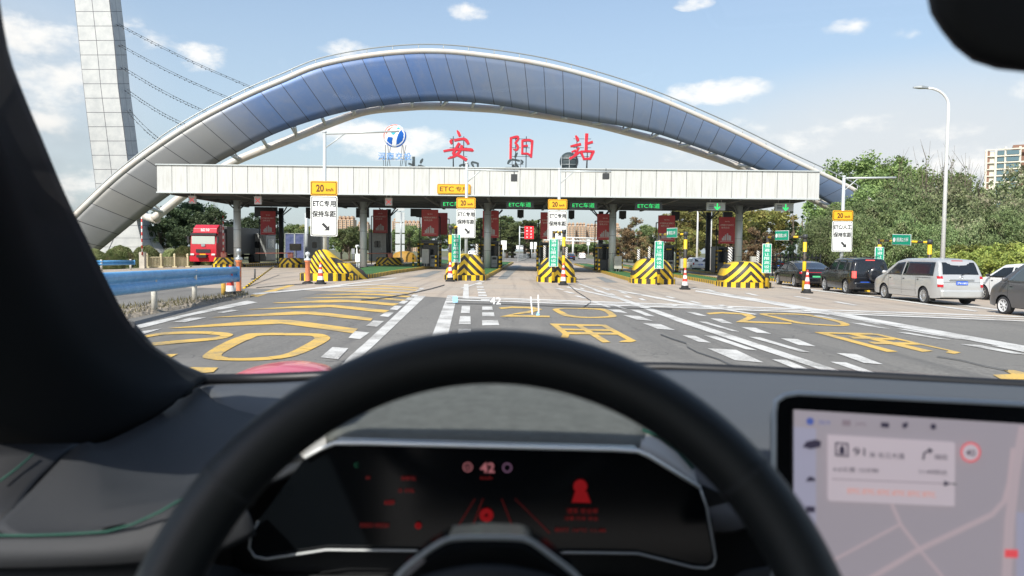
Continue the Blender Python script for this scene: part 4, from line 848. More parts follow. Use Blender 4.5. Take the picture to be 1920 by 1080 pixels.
# ================================================================== SIGN MASTS
def mast(px, y, base_py, top_py, ytop, yy, yw, wpx, arm, label, box=None, gz_off=.2, four='ETC专用', lean=0):
    """px: pole; yellow plate top..bottom yy, white plate yw"""
    pc = P(px, 470, y); base = gz(pc.x, y) + gz_off; topz = P(px, top_py, y).z
    tg = thing('sign_mast', label, 'road sign', (pc.x, y, base), 0, 'sign masts over the toll islands')
    f = MB(); f.tube([(0, 0, 0), (0, 0, topz - base)], [.105, .085], 14); f.lathe([(.2, 0), (.2, .03), (.001, .03)], n=14); f.lathe([(.11, topz - base - .02), (.11, topz - base + .05), (.001, topz - base + .06)], n=12); obj('pole', f, 'galv', tg)
    ax1, ay0, ay1 = arm; e0 = P(px, ay0, y); e1 = P(ax1, ay1, y); f = MB(); A = Vector((0, 0, e0.z - base)); B = Vector((e1.x - pc.x, 0, e1.z - base))
    f.tube([A, B], .055, 8); f.tube([A.lerp(B, .28), Vector((0, 0, A.z - .75))], .03, 8); obj('arm', f, 'galv', tg)
    if box:
        bx, by0, by1, wb = box; q0, q1 = P(bx, by1, y), P(bx, by0, y); f = MB(); f.bevbox((q0.x - pc.x, 0, (q0.z + q1.z) / 2 - base), (wb * y / FPX, .3, q1.z - q0.z), .02); f.box((q0.x - pc.x, 0, q1.z - base + .12), (.05, .05, .3)); obj('camera_box', f, 'dark_metal', tg)  # unlit camera box hung near the end of the arm
    w = wpx * y / FPX; X0 = P(px + lean, 400, y).x - pc.x
    def brd(a, b1, mt, ink, nm):
        zt, zb = P(px, a, y).z - base, P(px, b1, y).z - base; h = zt - zb; zc = (zt + zb) / 2
        f, g, e = plate(w, h, 0, 0, w * .035, .07, .045)
        for q in (f, g, e): q.v = [v + Vector((X0, -.16, zc)) for v in q.v]
        o_ = obj(nm, f, mt, tg); obj('border', g, ink, o_); obj('face', e, mt, o_); return zc, h, o_
    zc, h, o_ = brd(yy[0], yy[1], 'sign_yellow', 'sign_ink_brown', 'speed_plate'); f = MB(); lettering(f, '20', (X0 - w * .14, zc), h * .52, w * .29, -.20, bold=.035); lettering(f, 'km/h', (X0 + w * .22, zc - h * .1), h * .22, w * .27, -.20, fat=.006); obj('lettering', f, 'sign_ink_brown', o_)
    zc, h, o_ = brd(yw[0], yw[1], 'sign_white', 'sign_ink', 'lane_plate'); f = MB(); lt, rt = four[:3] if four[:3] == 'ETC' and '/' not in four else four, four[3:]
    if '/' in four: lettering(f, four, (X0, zc + h * .31), h * .15, w * .86, -.20, fat=.010)
    else: lettering(f, 'ETC', (X0 - w * .21, zc + h * .31), h * .14, w * .40, -.20, bold=.03); lettering(f, '专用', (X0 + w * .22, zc + h * .31), h * .15, w * .42, -.20, fat=.010)
    lettering(f, '保持车距', (X0, zc + h * .055), h * .16, w * .86, -.20, fat=.010)
    M_ = Matrix.Rotation(R_(45), 3, 'Y'); ac = Vector((X0 + w * .08, -.203, zc - h * .27)); al = w * .36
    pts = [(-al / 2, -.05 * w), (al * .14, -.05 * w), (al * .14 - .03, -.15 * w), (al / 2, 0), (al * .14 - .03, .15 * w), (al * .14, .05 * w), (-al / 2, .05 * w)]
    f.add([M_ @ Vector((p[0], 0, p[1])) + ac for p in pts], [tuple(range(7))]); obj('lettering', f, 'sign_ink', o_)
    f = MB()
    for z_ in (P(px, yy[0] + 6, y).z - base, P(px, yw[0] + 12, y).z - base, P(px, yw[1] - 12, y).z - base): f.box((X0 / 2, -.08, z_), (abs(X0) + .3, .1, .06))
    obj('clamp', f, 'grey_metal', tg)
mast(609, 38.5, 490, 248, 0, (340, 367), (368, 443), 50, (748, 251, 246), 'tallest sign mast at left with 20 plate and arm reaching over emblem', lean=0)
mast(874, 43.5, 480, 306, 0, (371, 391), (392, 446), 35.5, (972, 318, 321), 'sign mast left of the open lane with 20 plate before canopy', (964, 327, 340, 12))
mast(1047, 43, 480, 317, 0, (374, 393), (395, 450), 35.5, (1146, 321, 322), 'sign mast right of the open lane with bright 20 plate', (1136, 325, 336, 12), lean=-2)
mast(1578, 42.5, 500, 331, 0, (395, 414), (415, 472), 37.5, (1680, 334, 333), 'sign mast over the car queue reading ETC and manual lane', four='ETC/人工')
# ================================================================== HEIGHT GATES
def gate(pa, pb, sgn, vtop, vbot, vx, armsign, idx, lab):
    """A post at nose with vertical green board, B post nearer camera, arm between"""
    (ax_, ya), (bx_, yb_) = pa, pb
    A = P(ax_, 470, ya); A.z = gz(A.x, ya); B = P(bx_, 470, yb_); B.z = gz(B.x, yb_)
    tg = thing('height_gate', 'yellow and black height limit gate with green board ' + lab, 'height gate', A, 0, 'height limit gates at the lane entrances')
    zt = P(ax_, vtop - 15, ya).z; ztb = P(bx_, {0: 424, 1: 432, 2: 436, 3: 441, 4: 451}[idx], yb_).z
    f = MB(); f.tube([A, (A.x, A.y, zt)], .085, 12); obj('post', f, 'pole_stripe', tg, True)
    f = MB(); f.tube([B, (B.x, B.y, ztb)], .085, 12); obj('post', f, 'pole_stripe', tg, True)
    f = MB(); f.tube([(A.x, A.y, zt - .08), (B.x, B.y, ztb - .08)], .05, 10); obj('arm', f, 'arm_stripe', tg, True)
    f = MB(); f.tube([(B.x, B.y, ztb - .16), (B.x, B.y, ztb + .04)], .11, 12); obj('hinge', f, 'dark_metal', tg, True)
    w = 17 * ya / FPX; zt_, zb_ = P(vx, vtop, ya - .12).z, P(vx, vbot, ya - .12).z; X = P(vx, 470, ya - .12).x; h = zt_ - zb_
    def sg(dw, dy, mt, nm, par):
        f = MB(); f.bevbox((X, ya - .12 + dy, (zt_ + zb_) / 2), (w - dw, .03, h - dw), .03); return obj(nm, f, mt, par, True)
    o_ = sg(0, 0, 'letter_white', 'green_board', tg); sg(.05, -.012, 'sign_green', 'face', o_)
    f = MB()
    for k, ch in enumerate('请避让限高设施'): lettering(f, ch, (X, zt_ - h * (.075 + .142 * k)), h * .108, w * .58, ya - .152, bold=.0)
    obj('lettering', f, 'letter_white', o_, True)
    if armsign:
        t0, t1 = armsign; q0 = Vector((A.x, A.y, zt)).lerp(Vector((B.x, B.y, ztb)), t0); q1 = Vector((A.x, A.y, zt)).lerp(Vector((B.x, B.y, ztb)), t1)
        d = (q1 - q0).normalized(); nrm = Vector((-d.y, d.x, 0)).normalized(); nrm = nrm if nrm.y < 0 or nrm.x < 0 else -nrm
        if nrm.dot(CAM - q0) < 0: nrm = -nrm
        up = Vector((0, 0, 1)); f = MB(); hh = .25
        def face(off, sh, mi):
            a_, b_ = q0 + d * sh + nrm * off, q1 - d * sh + nrm * off
            f.add([a_ - up * (hh - sh), b_ - up * (hh - sh), b_ + up * (hh - sh), a_ + up * (hh - sh)], [(0, 1, 2, 3)], mi)
        face(.07, 0, 0); face(.085, .025, 1); a_, b_ = q0 + nrm * .06, q1 + nrm * .06
        f.add([a_ - up * hh, b_ - up * hh, b_ + up * hh, a_ + up * hh], [(0, 1, 2, 3)], 2)
        o_ = obj('arm_sign', f, ['letter_white', 'sign_green', 'grey_metal'], tg, True)
        L_ = (q1 - q0).length; right_v = d if d.cross(up).dot(nrm) > 0 else d; cc = (q0 + q1) / 2 + nrm * .1
        xd = up.cross(nrm).normalized(); vs, fs = text2d('限高2.5米', .2, L_ * .62, bold=.01); f = MB(); f.add([cc + xd * (v.x + .08 * L_) + up * v.y for v in vs], fs)
        f.add([cc + xd * (-.36 * L_ + .11 * math.cos(a * .5236)) + up * (.11 * math.sin(a * .5236)) for a in range(12)], [tuple(range(12))]); obj('lettering', f, 'letter_white', o_, True)
gate((855, G(855, 526).y - .3), (844, G(844, 528).y + .35), 1, 439, 492, 855, None, 0, 'left of the open lane')
gate((1038, G(1038, 530).y - .35), (1057, G(1057, 535).y + .35), 1, 448, 500, 1038, None, 1, 'right of the open lane')
gate((1236, G(1236, 534).y - .3), (1285, G(1285, 543).y + .35), 1, 452, 504, 1236, (.35, .75), 2, 'in front of the white hatchback lane')
gate((1439, G(1439, 541).y - .3), (1509, G(1509, 550).y + .35), 1, 457, 512, 1438, (.25, .62), 3, 'before the black saloon')
gate((1649, 36.5), (1743, 32.5), 1, 463, 516, 1649, (.30, .68), 4, 'beyond the black off-roader and silver van')
# ================================================================== CONES, POSTS
def cone(px, yb, hpx, lab):
    c_ = G(px, yb); h = hpx * c_.y / FPX; tg = thing('traffic_cone', 'red and white traffic cone ' + lab, 'traffic cone', c_, 0, 'traffic cones')
    f = MB(); f.bevbox((0, 0, .04), (.46, .46, .08), .06, ax='Z'); f.lathe([(.19, .08), (.17, .16), (.165, .2)], n=20); obj('base', f, 'rubber', tg)
    bands = [(.2, .38, 'w'), (.38, .52, 'r'), (.52, .68, 'w'), (.68, .80, 'r'), (.80, .90, 'w'), (.90, 1.0, 'r')]
    f = MB()
    for a, b1, k in bands:
        r = lambda q: .165 * (1 - q) + .03
        f.lathe([(r(a) * h if False else .17 - .135 * a, a * h), (.17 - .135 * b1, b1 * h)], n=20, mi=0 if k == 'r' else 1)
    f.lathe([(.035, h), (.001, h + .005)], n=20, mi=0); obj('cone_body', f, ['cone_red', 'cone_white'], tg)
    return tg
mat('cone_red', (.66, .06, .035), .5, var=.15, vscale=9); mat('cone_white', (.74, .73, .71), .5, var=.12, vscale=9)
cone(601, 533, 41, 'before the sloping striped nose'); cone(844, 528, 40, 'left of the open lane'); cone(1056, 535, 42, 'at the height gate right of the open lane'); cone(1284, 543, 40, 'under the gate before the white hatchback lane'); cone(1513, 550, 44, 'beside the black saloon'); cone(432, 558, 60, 'behind the end of the blue guardrail')
# orange delineators: tall at guardrail end, and by the nose
for px, yb, yt, rr, lab in ((448, 553, 487, .085, 'at the end of the blue guardrail'), (577, 532, 488, .11, 'wrapped in chain at the sloping striped nose')):
    c_ = G(px, yb); h = (yb - yt) * c_.y / FPX; tg = thing('delineator_post', 'worn orange plastic post ' + lab, 'post', c_, 0, 'orange posts')
    f = MB(); f.lathe([(.26, 0), (.24, .06), (.1, .13), (rr, .14)], n=16); obj('base', f, 'rubber', tg)
    f = MB(); f.lathe([(rr, .13), (rr, h - .08), (rr * 1.3, h - .06), (rr * 1.3, h), (.001, h)], n=16); obj('tube', f, 'orange', tg)
    f = MB(); f.lathe([(rr * 1.5, h - .0), (rr * 1.5, h + .07), (rr * .5, h + .1), (rr * .5, h + .2), (rr * 1.1, h + .27), (rr * .9, h + .36), (.001, h + .4)], n=16); obj('lamp_cap', f, 'galv' if px > 500 else 'grey_metal', tg)
# fallen striped pole
a, b1 = G(457, 541, .05), G(513, 501, 0.05); b1 = P(513, 500, 45); a = P(457, 541, a.y)
f = MB(); f.tube([a, b1], .045, 8); simple('barrier_pole', f, 'arm_stripe', 'thin yellow and black pole slanting from the orange post', 'pole')
c_ = G(478, 524); f = MB(); f.tube([(0, 0, 0), (0, 0, .55)], .04, 8); f.lathe([(.22, 0), (.2, .04), (.04, .08)], n=12); o = simple('short_post', f, 'dark_metal', 'short dark post standing under the slanting striped pole', 'post'); o.location = c_
# ================================================================== GUARDRAILS
def wbeam(pts, lab, posts, end=True, refl=None, h=.31):
    tg = thing('guardrail', lab, 'guardrail', pts[-1], 0, 'blue guardrails')
    sec = [(0, .155), (.035, .14), (.075, .105), (.08, .075), (.035, .03), (0, .01), (0, -.01), (.035, -.03), (.08, -.075), (.075, -.105), (.035, -.14), (0, -.155)]
    rows = []
    for i, p in enumerate(pts):
        d = (pts[min(i + 1, len(pts) - 1)] - pts[max(i - 1, 0)]); d.z = 0; d.normalize(); nrm = Vector((d.y, -d.x, 0))
        if nrm.dot(CAM - p) < 0: nrm = -nrm
        rows.append([p + nrm * a_ + Vector((0, 0, b_ * h / .31)) for a_, b_ in sec])
    f = MB(); f.grid(rows, 0, True); obj('rail', f, 'guard_blue', tg, True, solid=.012)
    for q, mt in posts:
        f = MB(); zb = gz(q.x, q.y) - .02; f.tube([(q.x, q.y, zb), (q.x, q.y, q.z + .2)], .07, 14); f.lathe([(.078, q.z + .19), (.07, q.z + .22), (.001, q.z + .23)], (q.x, q.y, 0), 14); obj('post', f, mt, tg, True)
    if end:
        p = rows[-1]; f = MB(); c_ = pts[-1] + Vector((0, -.02, 0)); f.tube([c_ + Vector((.02, -.06, -.155 * h / .31)), c_ + Vector((.02, -.06, .155 * h / .31))], .07, 12); obj('end_cap', f, 'guard_blue', tg, True)
    if refl:
        f = MB(); f.lathe([(.001, .02), (.05, .01), (.05, 0)], refl, 6, M=Matrix.Rotation(R_(90), 3, 'X')); obj('reflector', f, 'orange', tg, True)
    return tg
p1 = G(287, 587); p2 = G(363, 570); p3 = G(418, 558)
def atz(px, py, y): return P(px, py, y)
r_end = (P(446, 501, p3.y + .6) + P(446, 527, p3.y + .6)) / 2; r_2 = (P(363, 504, p2.y) + P(363, 537, p2.y)) / 2; r_1 = (P(290, 509, p1.y) + P(290, 544, p1.y)) / 2; d_ = (r_1 - r_2); r_0 = r_1 + d_ * 1.2; r_00 = r_1 + d_ * 4
hh = (P(363, 504, p2.y).z - P(363, 537, p2.y).z)
pts = [r_00, r_0, r_1, r_2, r_end]; pts = [a.lerp(b_, k / 4) for a, b_ in zip(pts[:-1], pts[1:]) for k in range(4)] + [r_end]
wbeam(pts, 'near blue guardrail with cream posts on the verge at left', [(Vector((p1.x, p1.y, r_1.z)) + Vector((0, .07, 0)), 'post_cream'), (Vector((p2.x, p2.y + .07, r_2.z)), 'post_cream'), (Vector((p3.x, p3.y + .05, r_end.z)), 'post_yellow')], refl=P(232, 536, p1.y - 1.5), h=hh) if mat('post_yellow', (.72, .45, .08), .6, var=.2) else 0
q1, q2 = G(190, 508), G(245, 506); z1_ = P(245, 492, q2.y).z
ra = [Vector((q1.x - 6, q1.y - 1.2, z1_)), Vector((q1.x, q1.y - .05, z1_)), Vector((q2.x + .3, q2.y - .05, z1_))]
wbeam(ra, 'far short blue guardrail near the round bushes', [(Vector((q1.x, q1.y, z1_)), 'post_cream'), (Vector((q2.x, q2.y, z1_)), 'post_cream')], h=.33)
# cream fence
a, b1 = G(276, 502), G(352, 501); tg = thing('metal_fence', 'low cream metal fence before the round bushes, left of lorry', 'fence', a)
f = MB(); n = 30
for k in range(n + 1):
    q = a.lerp(b1, k / n); f.box((q.x, q.y, q.z + .45), (.05, .05, .75))
obj('bars', f, 'fence_cream', tg, True)
f = MB()
for z_ in (.12, .82): f.tube([a + Vector((0, 0, z_)), b1 + Vector((0, 0, z_))], .035, 6)
obj('rail', f, 'fence_cream', tg, True)
for k in range(4):
    q = a.lerp(b1, k / 3); f = MB(); f.box((q.x, q.y, q.z + .5), (.14, .14, 1.0)); f.box((q.x, q.y, q.z + .05), (.5, .4, .1)); f.lathe([(.1, 1.0), (.1, 1.06), (.001, 1.15)], q, 10); obj('post', f, 'fence_cream', tg, True)
# rail along the far road median + dark fence at right
def railfence(a, b1, h, lab, n, mt='grey_metal'):
    tg = thing('roadside_fence', lab, 'fence', a); f = MB()
    for k in range(n + 1):
        q = a.lerp(b1, k / n); f.box((q.x, q.y, q.z + h / 2), (.08, .08, h))
    obj('posts', f, mt, tg, True); f = MB()
    for z_ in (.35, .6, .85): f.tube([a + Vector((0, 0, h * z_)), b1 + Vector((0, 0, h * z_))], .05, 6)
    obj('rail', f, mt, tg, True)
railfence(lane(-2.5, 118), lane(1.5, 330), 1.1, 'grey rail fence along the road beyond the open lane', 40)
railfence(lane(24, 62), lane(20, 66), 2.0, 'dark bar fence behind the black saloon', 16, 'dark_metal')
# ================================================================== VEHICLES
def carpaint(name, col, metal=.0, rough=.25): mat(name, col, rough, metal, coat=.6, var=.06, vscale=1.2)
carpaint('paint_silver', (.50, .50, .49), .35, .32); carpaint('paint_black', (.008, .009, .012)); carpaint('paint_white', (.78, .78, .77)); carpaint('paint_grey', (.10, .10, .105), .3, .35); carpaint('paint_red', (.50, .02, .035)); carpaint('paint_midgrey', (.28, .29, .30), .3)
mat('trim_black', (.02, .02, .022), .6); mat('lamp_clear', (.65, .65, .65), .15); mat('bumper_white', (.70, .70, .69), .35)
PROF = {
 'mpv': dict(L=4.95, W=1.84, wb=2.9, prof=[(-2.46, .40), (-2.475, .72), (-2.43, 1.02), (-2.36, 1.20), (-2.20, 1.58), (-2.05, 1.73), (-1.2, 1.79), (.2, 1.77), (.75, 1.66), (1.55, 1.16), (1.72, 1.08), (2.25, .92), (2.42, .74), (2.475, .42)], belt=1.1,
   side=[((-2.08, 1.12), (.02, 1.10), (-.02, 1.64), (-1.98, 1.64)), ((.12, 1.10), (1.30, 1.10), (.62, 1.58), (.08, 1.63))], rw=(1.18, 1.64, .86), ws=(.72, 1.62), doors=(.07, 1.1, -.95), r=.33),
 'offroader': dict(L=4.3, W=1.80, wb=2.66, prof=[(-2.12, .45), (-2.15, .75), (-2.12, 1.05), (-2.02, 1.5), (-1.9, 1.68), (-1.0, 1.74), (.2, 1.71), (.5, 1.62), (1.0, 1.14), (1.15, 1.08), (1.95, .98), (2.12, .78), (2.15, .42)], belt=1.1,
   side=[((-1.92, 1.12), (-1.22, 1.11), (-1.22, 1.60), (-1.80, 1.58)), ((-1.12, 1.11), (-.22, 1.10), (-.25, 1.61), (-1.12, 1.60)), ((-.12, 1.10), (.82, 1.10), (.38, 1.55), (-.15, 1.61))], rw=(1.12, 1.58, .80), ws=(.46, 1.05), doors=(-.17, .85, -1.17), r=.36),
 'saloon': dict(L=4.95, W=1.9, wb=2.92, prof=[(-2.45, .42), (-2.475, .8), (-2.44, .98), (-2.30, 1.05), (-2.05, 1.10), (-1.1, 1.39), (-.3, 1.48), (.3, 1.46), (1.2, 1.04), (1.5, .97), (2.2, .80), (2.42, .62), (2.475, .4)], belt=.98,
   side=[((-1.50, 1.0), (-.30, .98), (-.32, 1.36), (-1.0, 1.28)), ((-.22, .98), (.98, .98), (.35, 1.34), (-.24, 1.37))], rw=(1.12, 1.37, .76), ws=(.36, 1.22), doors=(-.27, .95, -1.25), r=.35),
 'hatch': dict(L=3.85, W=1.74, wb=2.5, prof=[(-1.90, .38), (-1.925, .7), (-1.88, .95), (-1.72, 1.25), (-1.55, 1.40), (0, 1.44), (.45, 1.38), (.85, 1.0), (1.0, .95), (1.7, .84), (1.9, .6), (1.925, .35)], belt=.95,
   side=[((-1.6, .97), (-.25, .95), (-.27, 1.32), (-1.45, 1.30)), ((-.17, .95), (.72, .95), (.35, 1.29), (-.19, 1.33))], rw=(1.0, 1.30, .80), ws=(.46, .85), doors=(-.22, .75), r=.31),
 'crossover': dict(L=4.3, W=1.8, wb=2.65, prof=[(-2.12, .42), (-2.15, .8), (-2.08, 1.1), (-1.8, 1.5), (-1.6, 1.60), (-.3, 1.65), (.3, 1.60), (1.1, 1.10), (1.3, 1.04), (2.0, .92), (2.13, .7), (2.15, .42)], belt=1.05,
   side=[((-1.75, 1.08), (-.35, 1.05), (-.36, 1.50), (-1.5, 1.44)), ((-.25, 1.05), (.95, 1.05), (.3, 1.47), (-.27, 1.51))], rw=(1.12, 1.45, .8), ws=(.36, 1.12), doors=(-.3, .9, -1.3), r=.34),
 'microvan': dict(L=4.2, W=1.68, wb=2.7, prof=[(-2.08, .40), (-2.1, 1.0), (-2.0, 1.5), (-1.85, 1.72), (-.6, 1.80), (.5, 1.76), (.85, 1.64), (1.55, 1.12), (1.68, 1.05), (1.98, .92), (2.08, .7), (2.1, .40)], belt=1.08,
   side=[((-1.9, 1.12), (.0, 1.08), (-.02, 1.62), (-1.8, 1.60)), ((.1, 1.08), (1.22, 1.08), (.72, 1.55), (.08, 1.61))], rw=(1.15, 1.58, .8), ws=(.9, 1.52), doors=(.05, 1.15), r=.30)}
def car(kind, paint_, name, label, cat, loc, heading, lit=False, plate='plate_blue', plate_text='', group=None, glass='glass_dark', spare=False, scale=1, bumper=None, facing=1, alloy='alloy'):
    K = PROF[kind]; Lc, W, wb, pr, belt, r = K['L'], K['W'], K['wb'], K['prof'], K['belt'], K['r']
    tg = thing(name, label, cat, loc, heading, group); tg.scale = (scale,) * 3
    base = .26; Ra = r + .055; axles = (-wb / 2 - .03, wb / 2 + .02)
    def zb(y):
        z = base + .04 * max(0, (abs(y) - Lc / 2 + .35) / .35)
        for a in axles:
            if abs(y - a) < Ra: z = max(z, r + math.sqrt(Ra * Ra - (y - a) ** 2))
        return z
    def hw(y, z):
        e = max(0, (abs(y) - (Lc / 2 - .55)) / .55); w = W / 2 * (1 - .115 * e ** 2.2)
        w -= .05 * ((z - .68) / .5) ** 2 if z < .68 else .022 * ((z - .68) / .4) ** 2 if z < belt else .022 + (z - belt) * .30
        return w
    cols = []
    for (y0, z0), (y1, z1) in zip(pr[:-1], pr[1:]):
        n = max(1, int(math.hypot(y1 - y0, z1 - z0) / .055))
        for k in range(n): cols.append((lerp(y0, y1, k / n), lerp(z0, z1, k / n)))
    cols.append(pr[-1])
    # soften profile
    for _ in range(2): cols = [cols[0]] + [tuple((a * .25 + b_ * .5 + c_ * .25) for a, b_, c_ in zip(cols[i - 1], cols[i], cols[i + 1])) for i in range(1, len(cols) - 1)] + [cols[-1]]
    rows = []
    for y, zt in cols:
        b0 = min(zb(y), zt - .05); rr = min(.11, (zt - b0) * .4); half = []
        for k in range(10): z = lerp(b0, zt - rr, k / 9); half.append((hw(y, z), z))
        wt = hw(y, zt - rr)
        for k in range(1, 5): a = math.pi / 2 * k / 4; half.append((wt - rr * (1 - math.cos(a)), zt - rr + rr * math.sin(a) - .02 * k / 4 * 0))
        wi = wt - rr
        for k in range(1, 4): half.append((wi * (1 - k / 4), zt + .025 * (1 - (1 - k / 4) ** 2)))
        row = [Vector((x, y, z)) for x, z in half] + [Vector((0, y, zt + .025))] + [Vector((-x, y, z)) for x, z in reversed(half)]
        rows.append(row)
    f = MB(); f.grid(rows, 0, True); f.add(rows[0], [tuple(range(len(rows[0])))]); f.add(rows[-1], [tuple(range(len(rows[-1])))]); obj('body', f, paint_, tg)
    f = MB(); f.box((0, 0, .48), (W - .36, Lc - .5, .5)); obj('underbody', f, 'rubber', tg)
    def quad(q, s_, off=.007, n=8):
        out_ = []
        for i in range(n + 1):
            t_ = i / n; r_ = []
            for k in range(n + 1):
                u_ = k / n; a = (lerp(q[0][0], q[1][0], u_), lerp(q[0][1], q[1][1], u_)); b_ = (lerp(q[3][0], q[2][0], u_), lerp(q[3][1], q[2][1], u_)); y, z = lerp(a[0], b_[0], t_), lerp(a[1], b_[1], t_)
                r_.append(Vector((s_ * (hw(y, z) + off), y, z)))
            out_.append(r_)
        return out_
    for s_ in (-1, 1):
        for q in K['side']:
            f = MB(); f.grid(quad(q, s_), 0, True); obj('side_window', f, glass, tg, solid=.006)
        f = MB()
        for d in K['doors']:
            f.grid(quad(((d, .34), (d + .013, .34), (d + .013, belt - .02), (d, belt - .02)), s_, .004, 4))
            f.grid(quad(((d - .2, belt - .16), (d - .08, belt - .16), (d - .08, belt - .13), (d - .2, belt - .13)), s_, .014, 2))
        f.grid(quad(((-Lc / 2 + .55, .30), (Lc / 2 - .55, .30), (Lc / 2 - .55, .33), (-Lc / 2 + .55, .33)), s_, .004, 4)) if False else None
        obj('door_seam', f, 'trim_black', tg)
        f = MB(); my = K['side'][-1][1][0] - .08; f.lathe([(.001, -.1), (.06, -.08), (.085, 0), (.06, .08), (.001, .1)], (s_ * (W / 2 + .12), my, belt + .08), 12, M=Matrix.Rotation(R_(90), 3, 'Y') @ Matrix.Diagonal((.9, .6, 1)).to_3x3()); f.box((s_ * (W / 2 + .02), my, belt + .04), (.14, .05, .04)); obj('mirror', f, 'trim_black' if 'white' in paint_ else paint_, tg)
    def yr(z):
        for (y0, z0), (y1, z1) in zip(cols[:-1], cols[1:]):
            if z0 <= z <= z1 and y0 < 0: return lerp(y0, y1, (z - z0) / max(1e-6, z1 - z0))
        return cols[0][0]
    def rpatch(mb, x0, x1, z0, z1, off=.012, n=8, fx=None, mi=0):
        out_ = []
        for i in range(n + 1):
            z = lerp(z0, z1, i / n); y = yr(z); w = (fx(z) if fx else 1)
            out_.append([Vector((lerp(x0, x1, k / n) * w, y - off, z + off * .3)) for k in range(n + 1)])
        mb.grid(out_, mi, True)
    z0, z1, wf = K['rw']; f = MB(); rpatch(f, -1, 1, z0, z1, .010, 8, lambda z: hw(yr(z), z) * wf); obj('rear_window', f, glass, tg)
    f = MB(); y0, y1 = K['ws']; cc = [c_ for c_ in cols if y0 <= c_[0] <= y1]
    f.grid([[Vector((lerp(-1, 1, k / 8) * (hw(y, z - .1) - .13), y + .008, z + .03)) for k in range(9)] for y, z in cc], 0, True); obj('windscreen', f, glass, tg)
    if facing == -1 or True:
        f = MB()
        for s_ in (-1, 1): f.box((s_ * W * .36, Lc / 2 - .05, .66), (.3, .12, .12), 0)
        for s_ in (-1, 1): obj('headlight', MB().bevbox((s_ * W * .345, Lc / 2 - .09, .70), (.32, .16, .13), .04), 'lamp_clear', tg)
        obj('grille', MB().bevbox((0, Lc / 2 - .03, .60), (W * .5, .06, .18), .03), 'trim_black', tg)
    tw = {'mpv': (.80, .70, 1.12), 'offroader': (.80, .80, 1.12), 'saloon': (.80, .80, .90), 'hatch': (.74, .66, .90), 'crossover': (.78, .85, 1.05), 'microvan': (.80, .70, 1.05)}[kind]
    for s_ in (-1, 1):
        f = MB(); h_ = tw[2] - tw[1]; out_ = []
        for i in range(5):
            z = lerp(tw[1], tw[2], i / 4); y = yr(z); w = hw(y, z); out_.append([Vector((s_ * w * .87, y - .014, z)), Vector((s_ * w * .95, y - .016, z)), Vector((s_ * (w + .004), y - .004, z)), Vector((s_ * (hw(y + .12, z) + .010), y + .12, z))])
        f.grid(out_[:2], 0, True); f.grid(out_[1:4], 1 if kind == 'mpv' else 0, True); f.grid(out_[3:], 0, True); obj('tail_light', f, ['tail_lit' if lit else 'tail_red', 'lamp_clear'], tg)
    if kind == 'saloon': f = MB(); rpatch(f, -.8, .8, .86, .885, .02, 4); obj('light_bar', f, 'tail_red', tg)
    px0 = 0 if kind != 'offroader' else -.28; pz = {'mpv': .86, 'offroader': .56, 'saloon': .62, 'hatch': .70, 'crossover': .8, 'microvan': .7}[kind]
    f = MB(); yy = yr(pz) - .03; f.bevbox((px0, yy, pz), (.44, .02, .14), .02); pl = obj('number_plate', f, plate, tg)
    if plate_text: f = MB(); lettering(f, plate_text, (px0, pz), .085, .38, yy - .013, bold=.01); obj('lettering', f, 'letter_white' if plate == 'plate_blue' else 'sign_ink', pl)
    if kind == 'mpv':
        f = MB()
        for s_ in (-1, 1): f.grid(quad(((-1.95, 1.03), (-1.0, 1.03), (-1.0, 1.045), (-1.95, 1.045)), s_, .01, 4)); 
        obj('slide_rail', f, 'trim_black', tg); f = MB()
        for s_ in (-1, 1): f.grid(quad(((-2.1, .60), (2.05, .60), (2.05, .635), (-2.1, .635)), s_, .014, 14)) if False else f.grid(quad(((-.95, .52), (1.05, .52), (1.05, .56), (-.95, .56)), s_, .012, 8), 0, True)
        obj('side_moulding', f, paint_, tg)
        f = MB(); f.tube([(0, yr(1.16) - .03, 1.16), (.36, yr(1.26) - .03, 1.26)], .012, 6); obj('rear_wiper', f, 'trim_black', tg)
        f = MB(); f.lathe([(.07, 0), (.055, .015), (.04, 0)], (0, yr(1.06) - .02, 1.06), 16, M=Matrix.Rotation(R_(90), 3, 'X')); obj('emblem', f, 'alloy', tg)
        for s_ in (-1, 1): f = MB(); f.box((s_ * (W / 2 - .14), -wb / 2 - .45, .27), (.24, .02, .26)); obj('mud_flap', f, 'rubber', tg)
    if kind == 'mpv': f = MB(); f.bevbox((0, yr(.98) - .03, .985), (.95, .05, .045), .02); obj('plate_garnish', f, 'alloy', tg)
    f = MB(); f.bevbox((0, yr(K['rw'][1] + .05) - .01, K['rw'][1] + .06), (.42, .05, .035), .012); obj('brake_light', f, 'tail_lit' if lit else 'tail_red', tg)
    f = MB(); rpatch(f, -.86, .86, K['rw'][0] - .30, K['rw'][0] - .29, .006, 2)
    for s_ in (-1, 1): rpatch(f, s_ * .76, s_ * .768, .62, K['rw'][0] - .04, .006, 4)
    obj('tailgate_seam', f, 'trim_black', tg)
    # bumper strip
    f = MB(); out_ = []
    for i in range(5):
        z = lerp(.30, .60, i / 4); out_.append([Vector((lerp(-1, 1, k / 12) * (hw(-Lc / 2, z) + .01), -Lc / 2 - .05 * math.cos(lerp(-1, 1, k / 12) * 1.3) + .02, z)) for k in range(13)])
    f.grid(out_, 0, True); obj('bumper', f, bumper or paint_, tg, solid=.04)
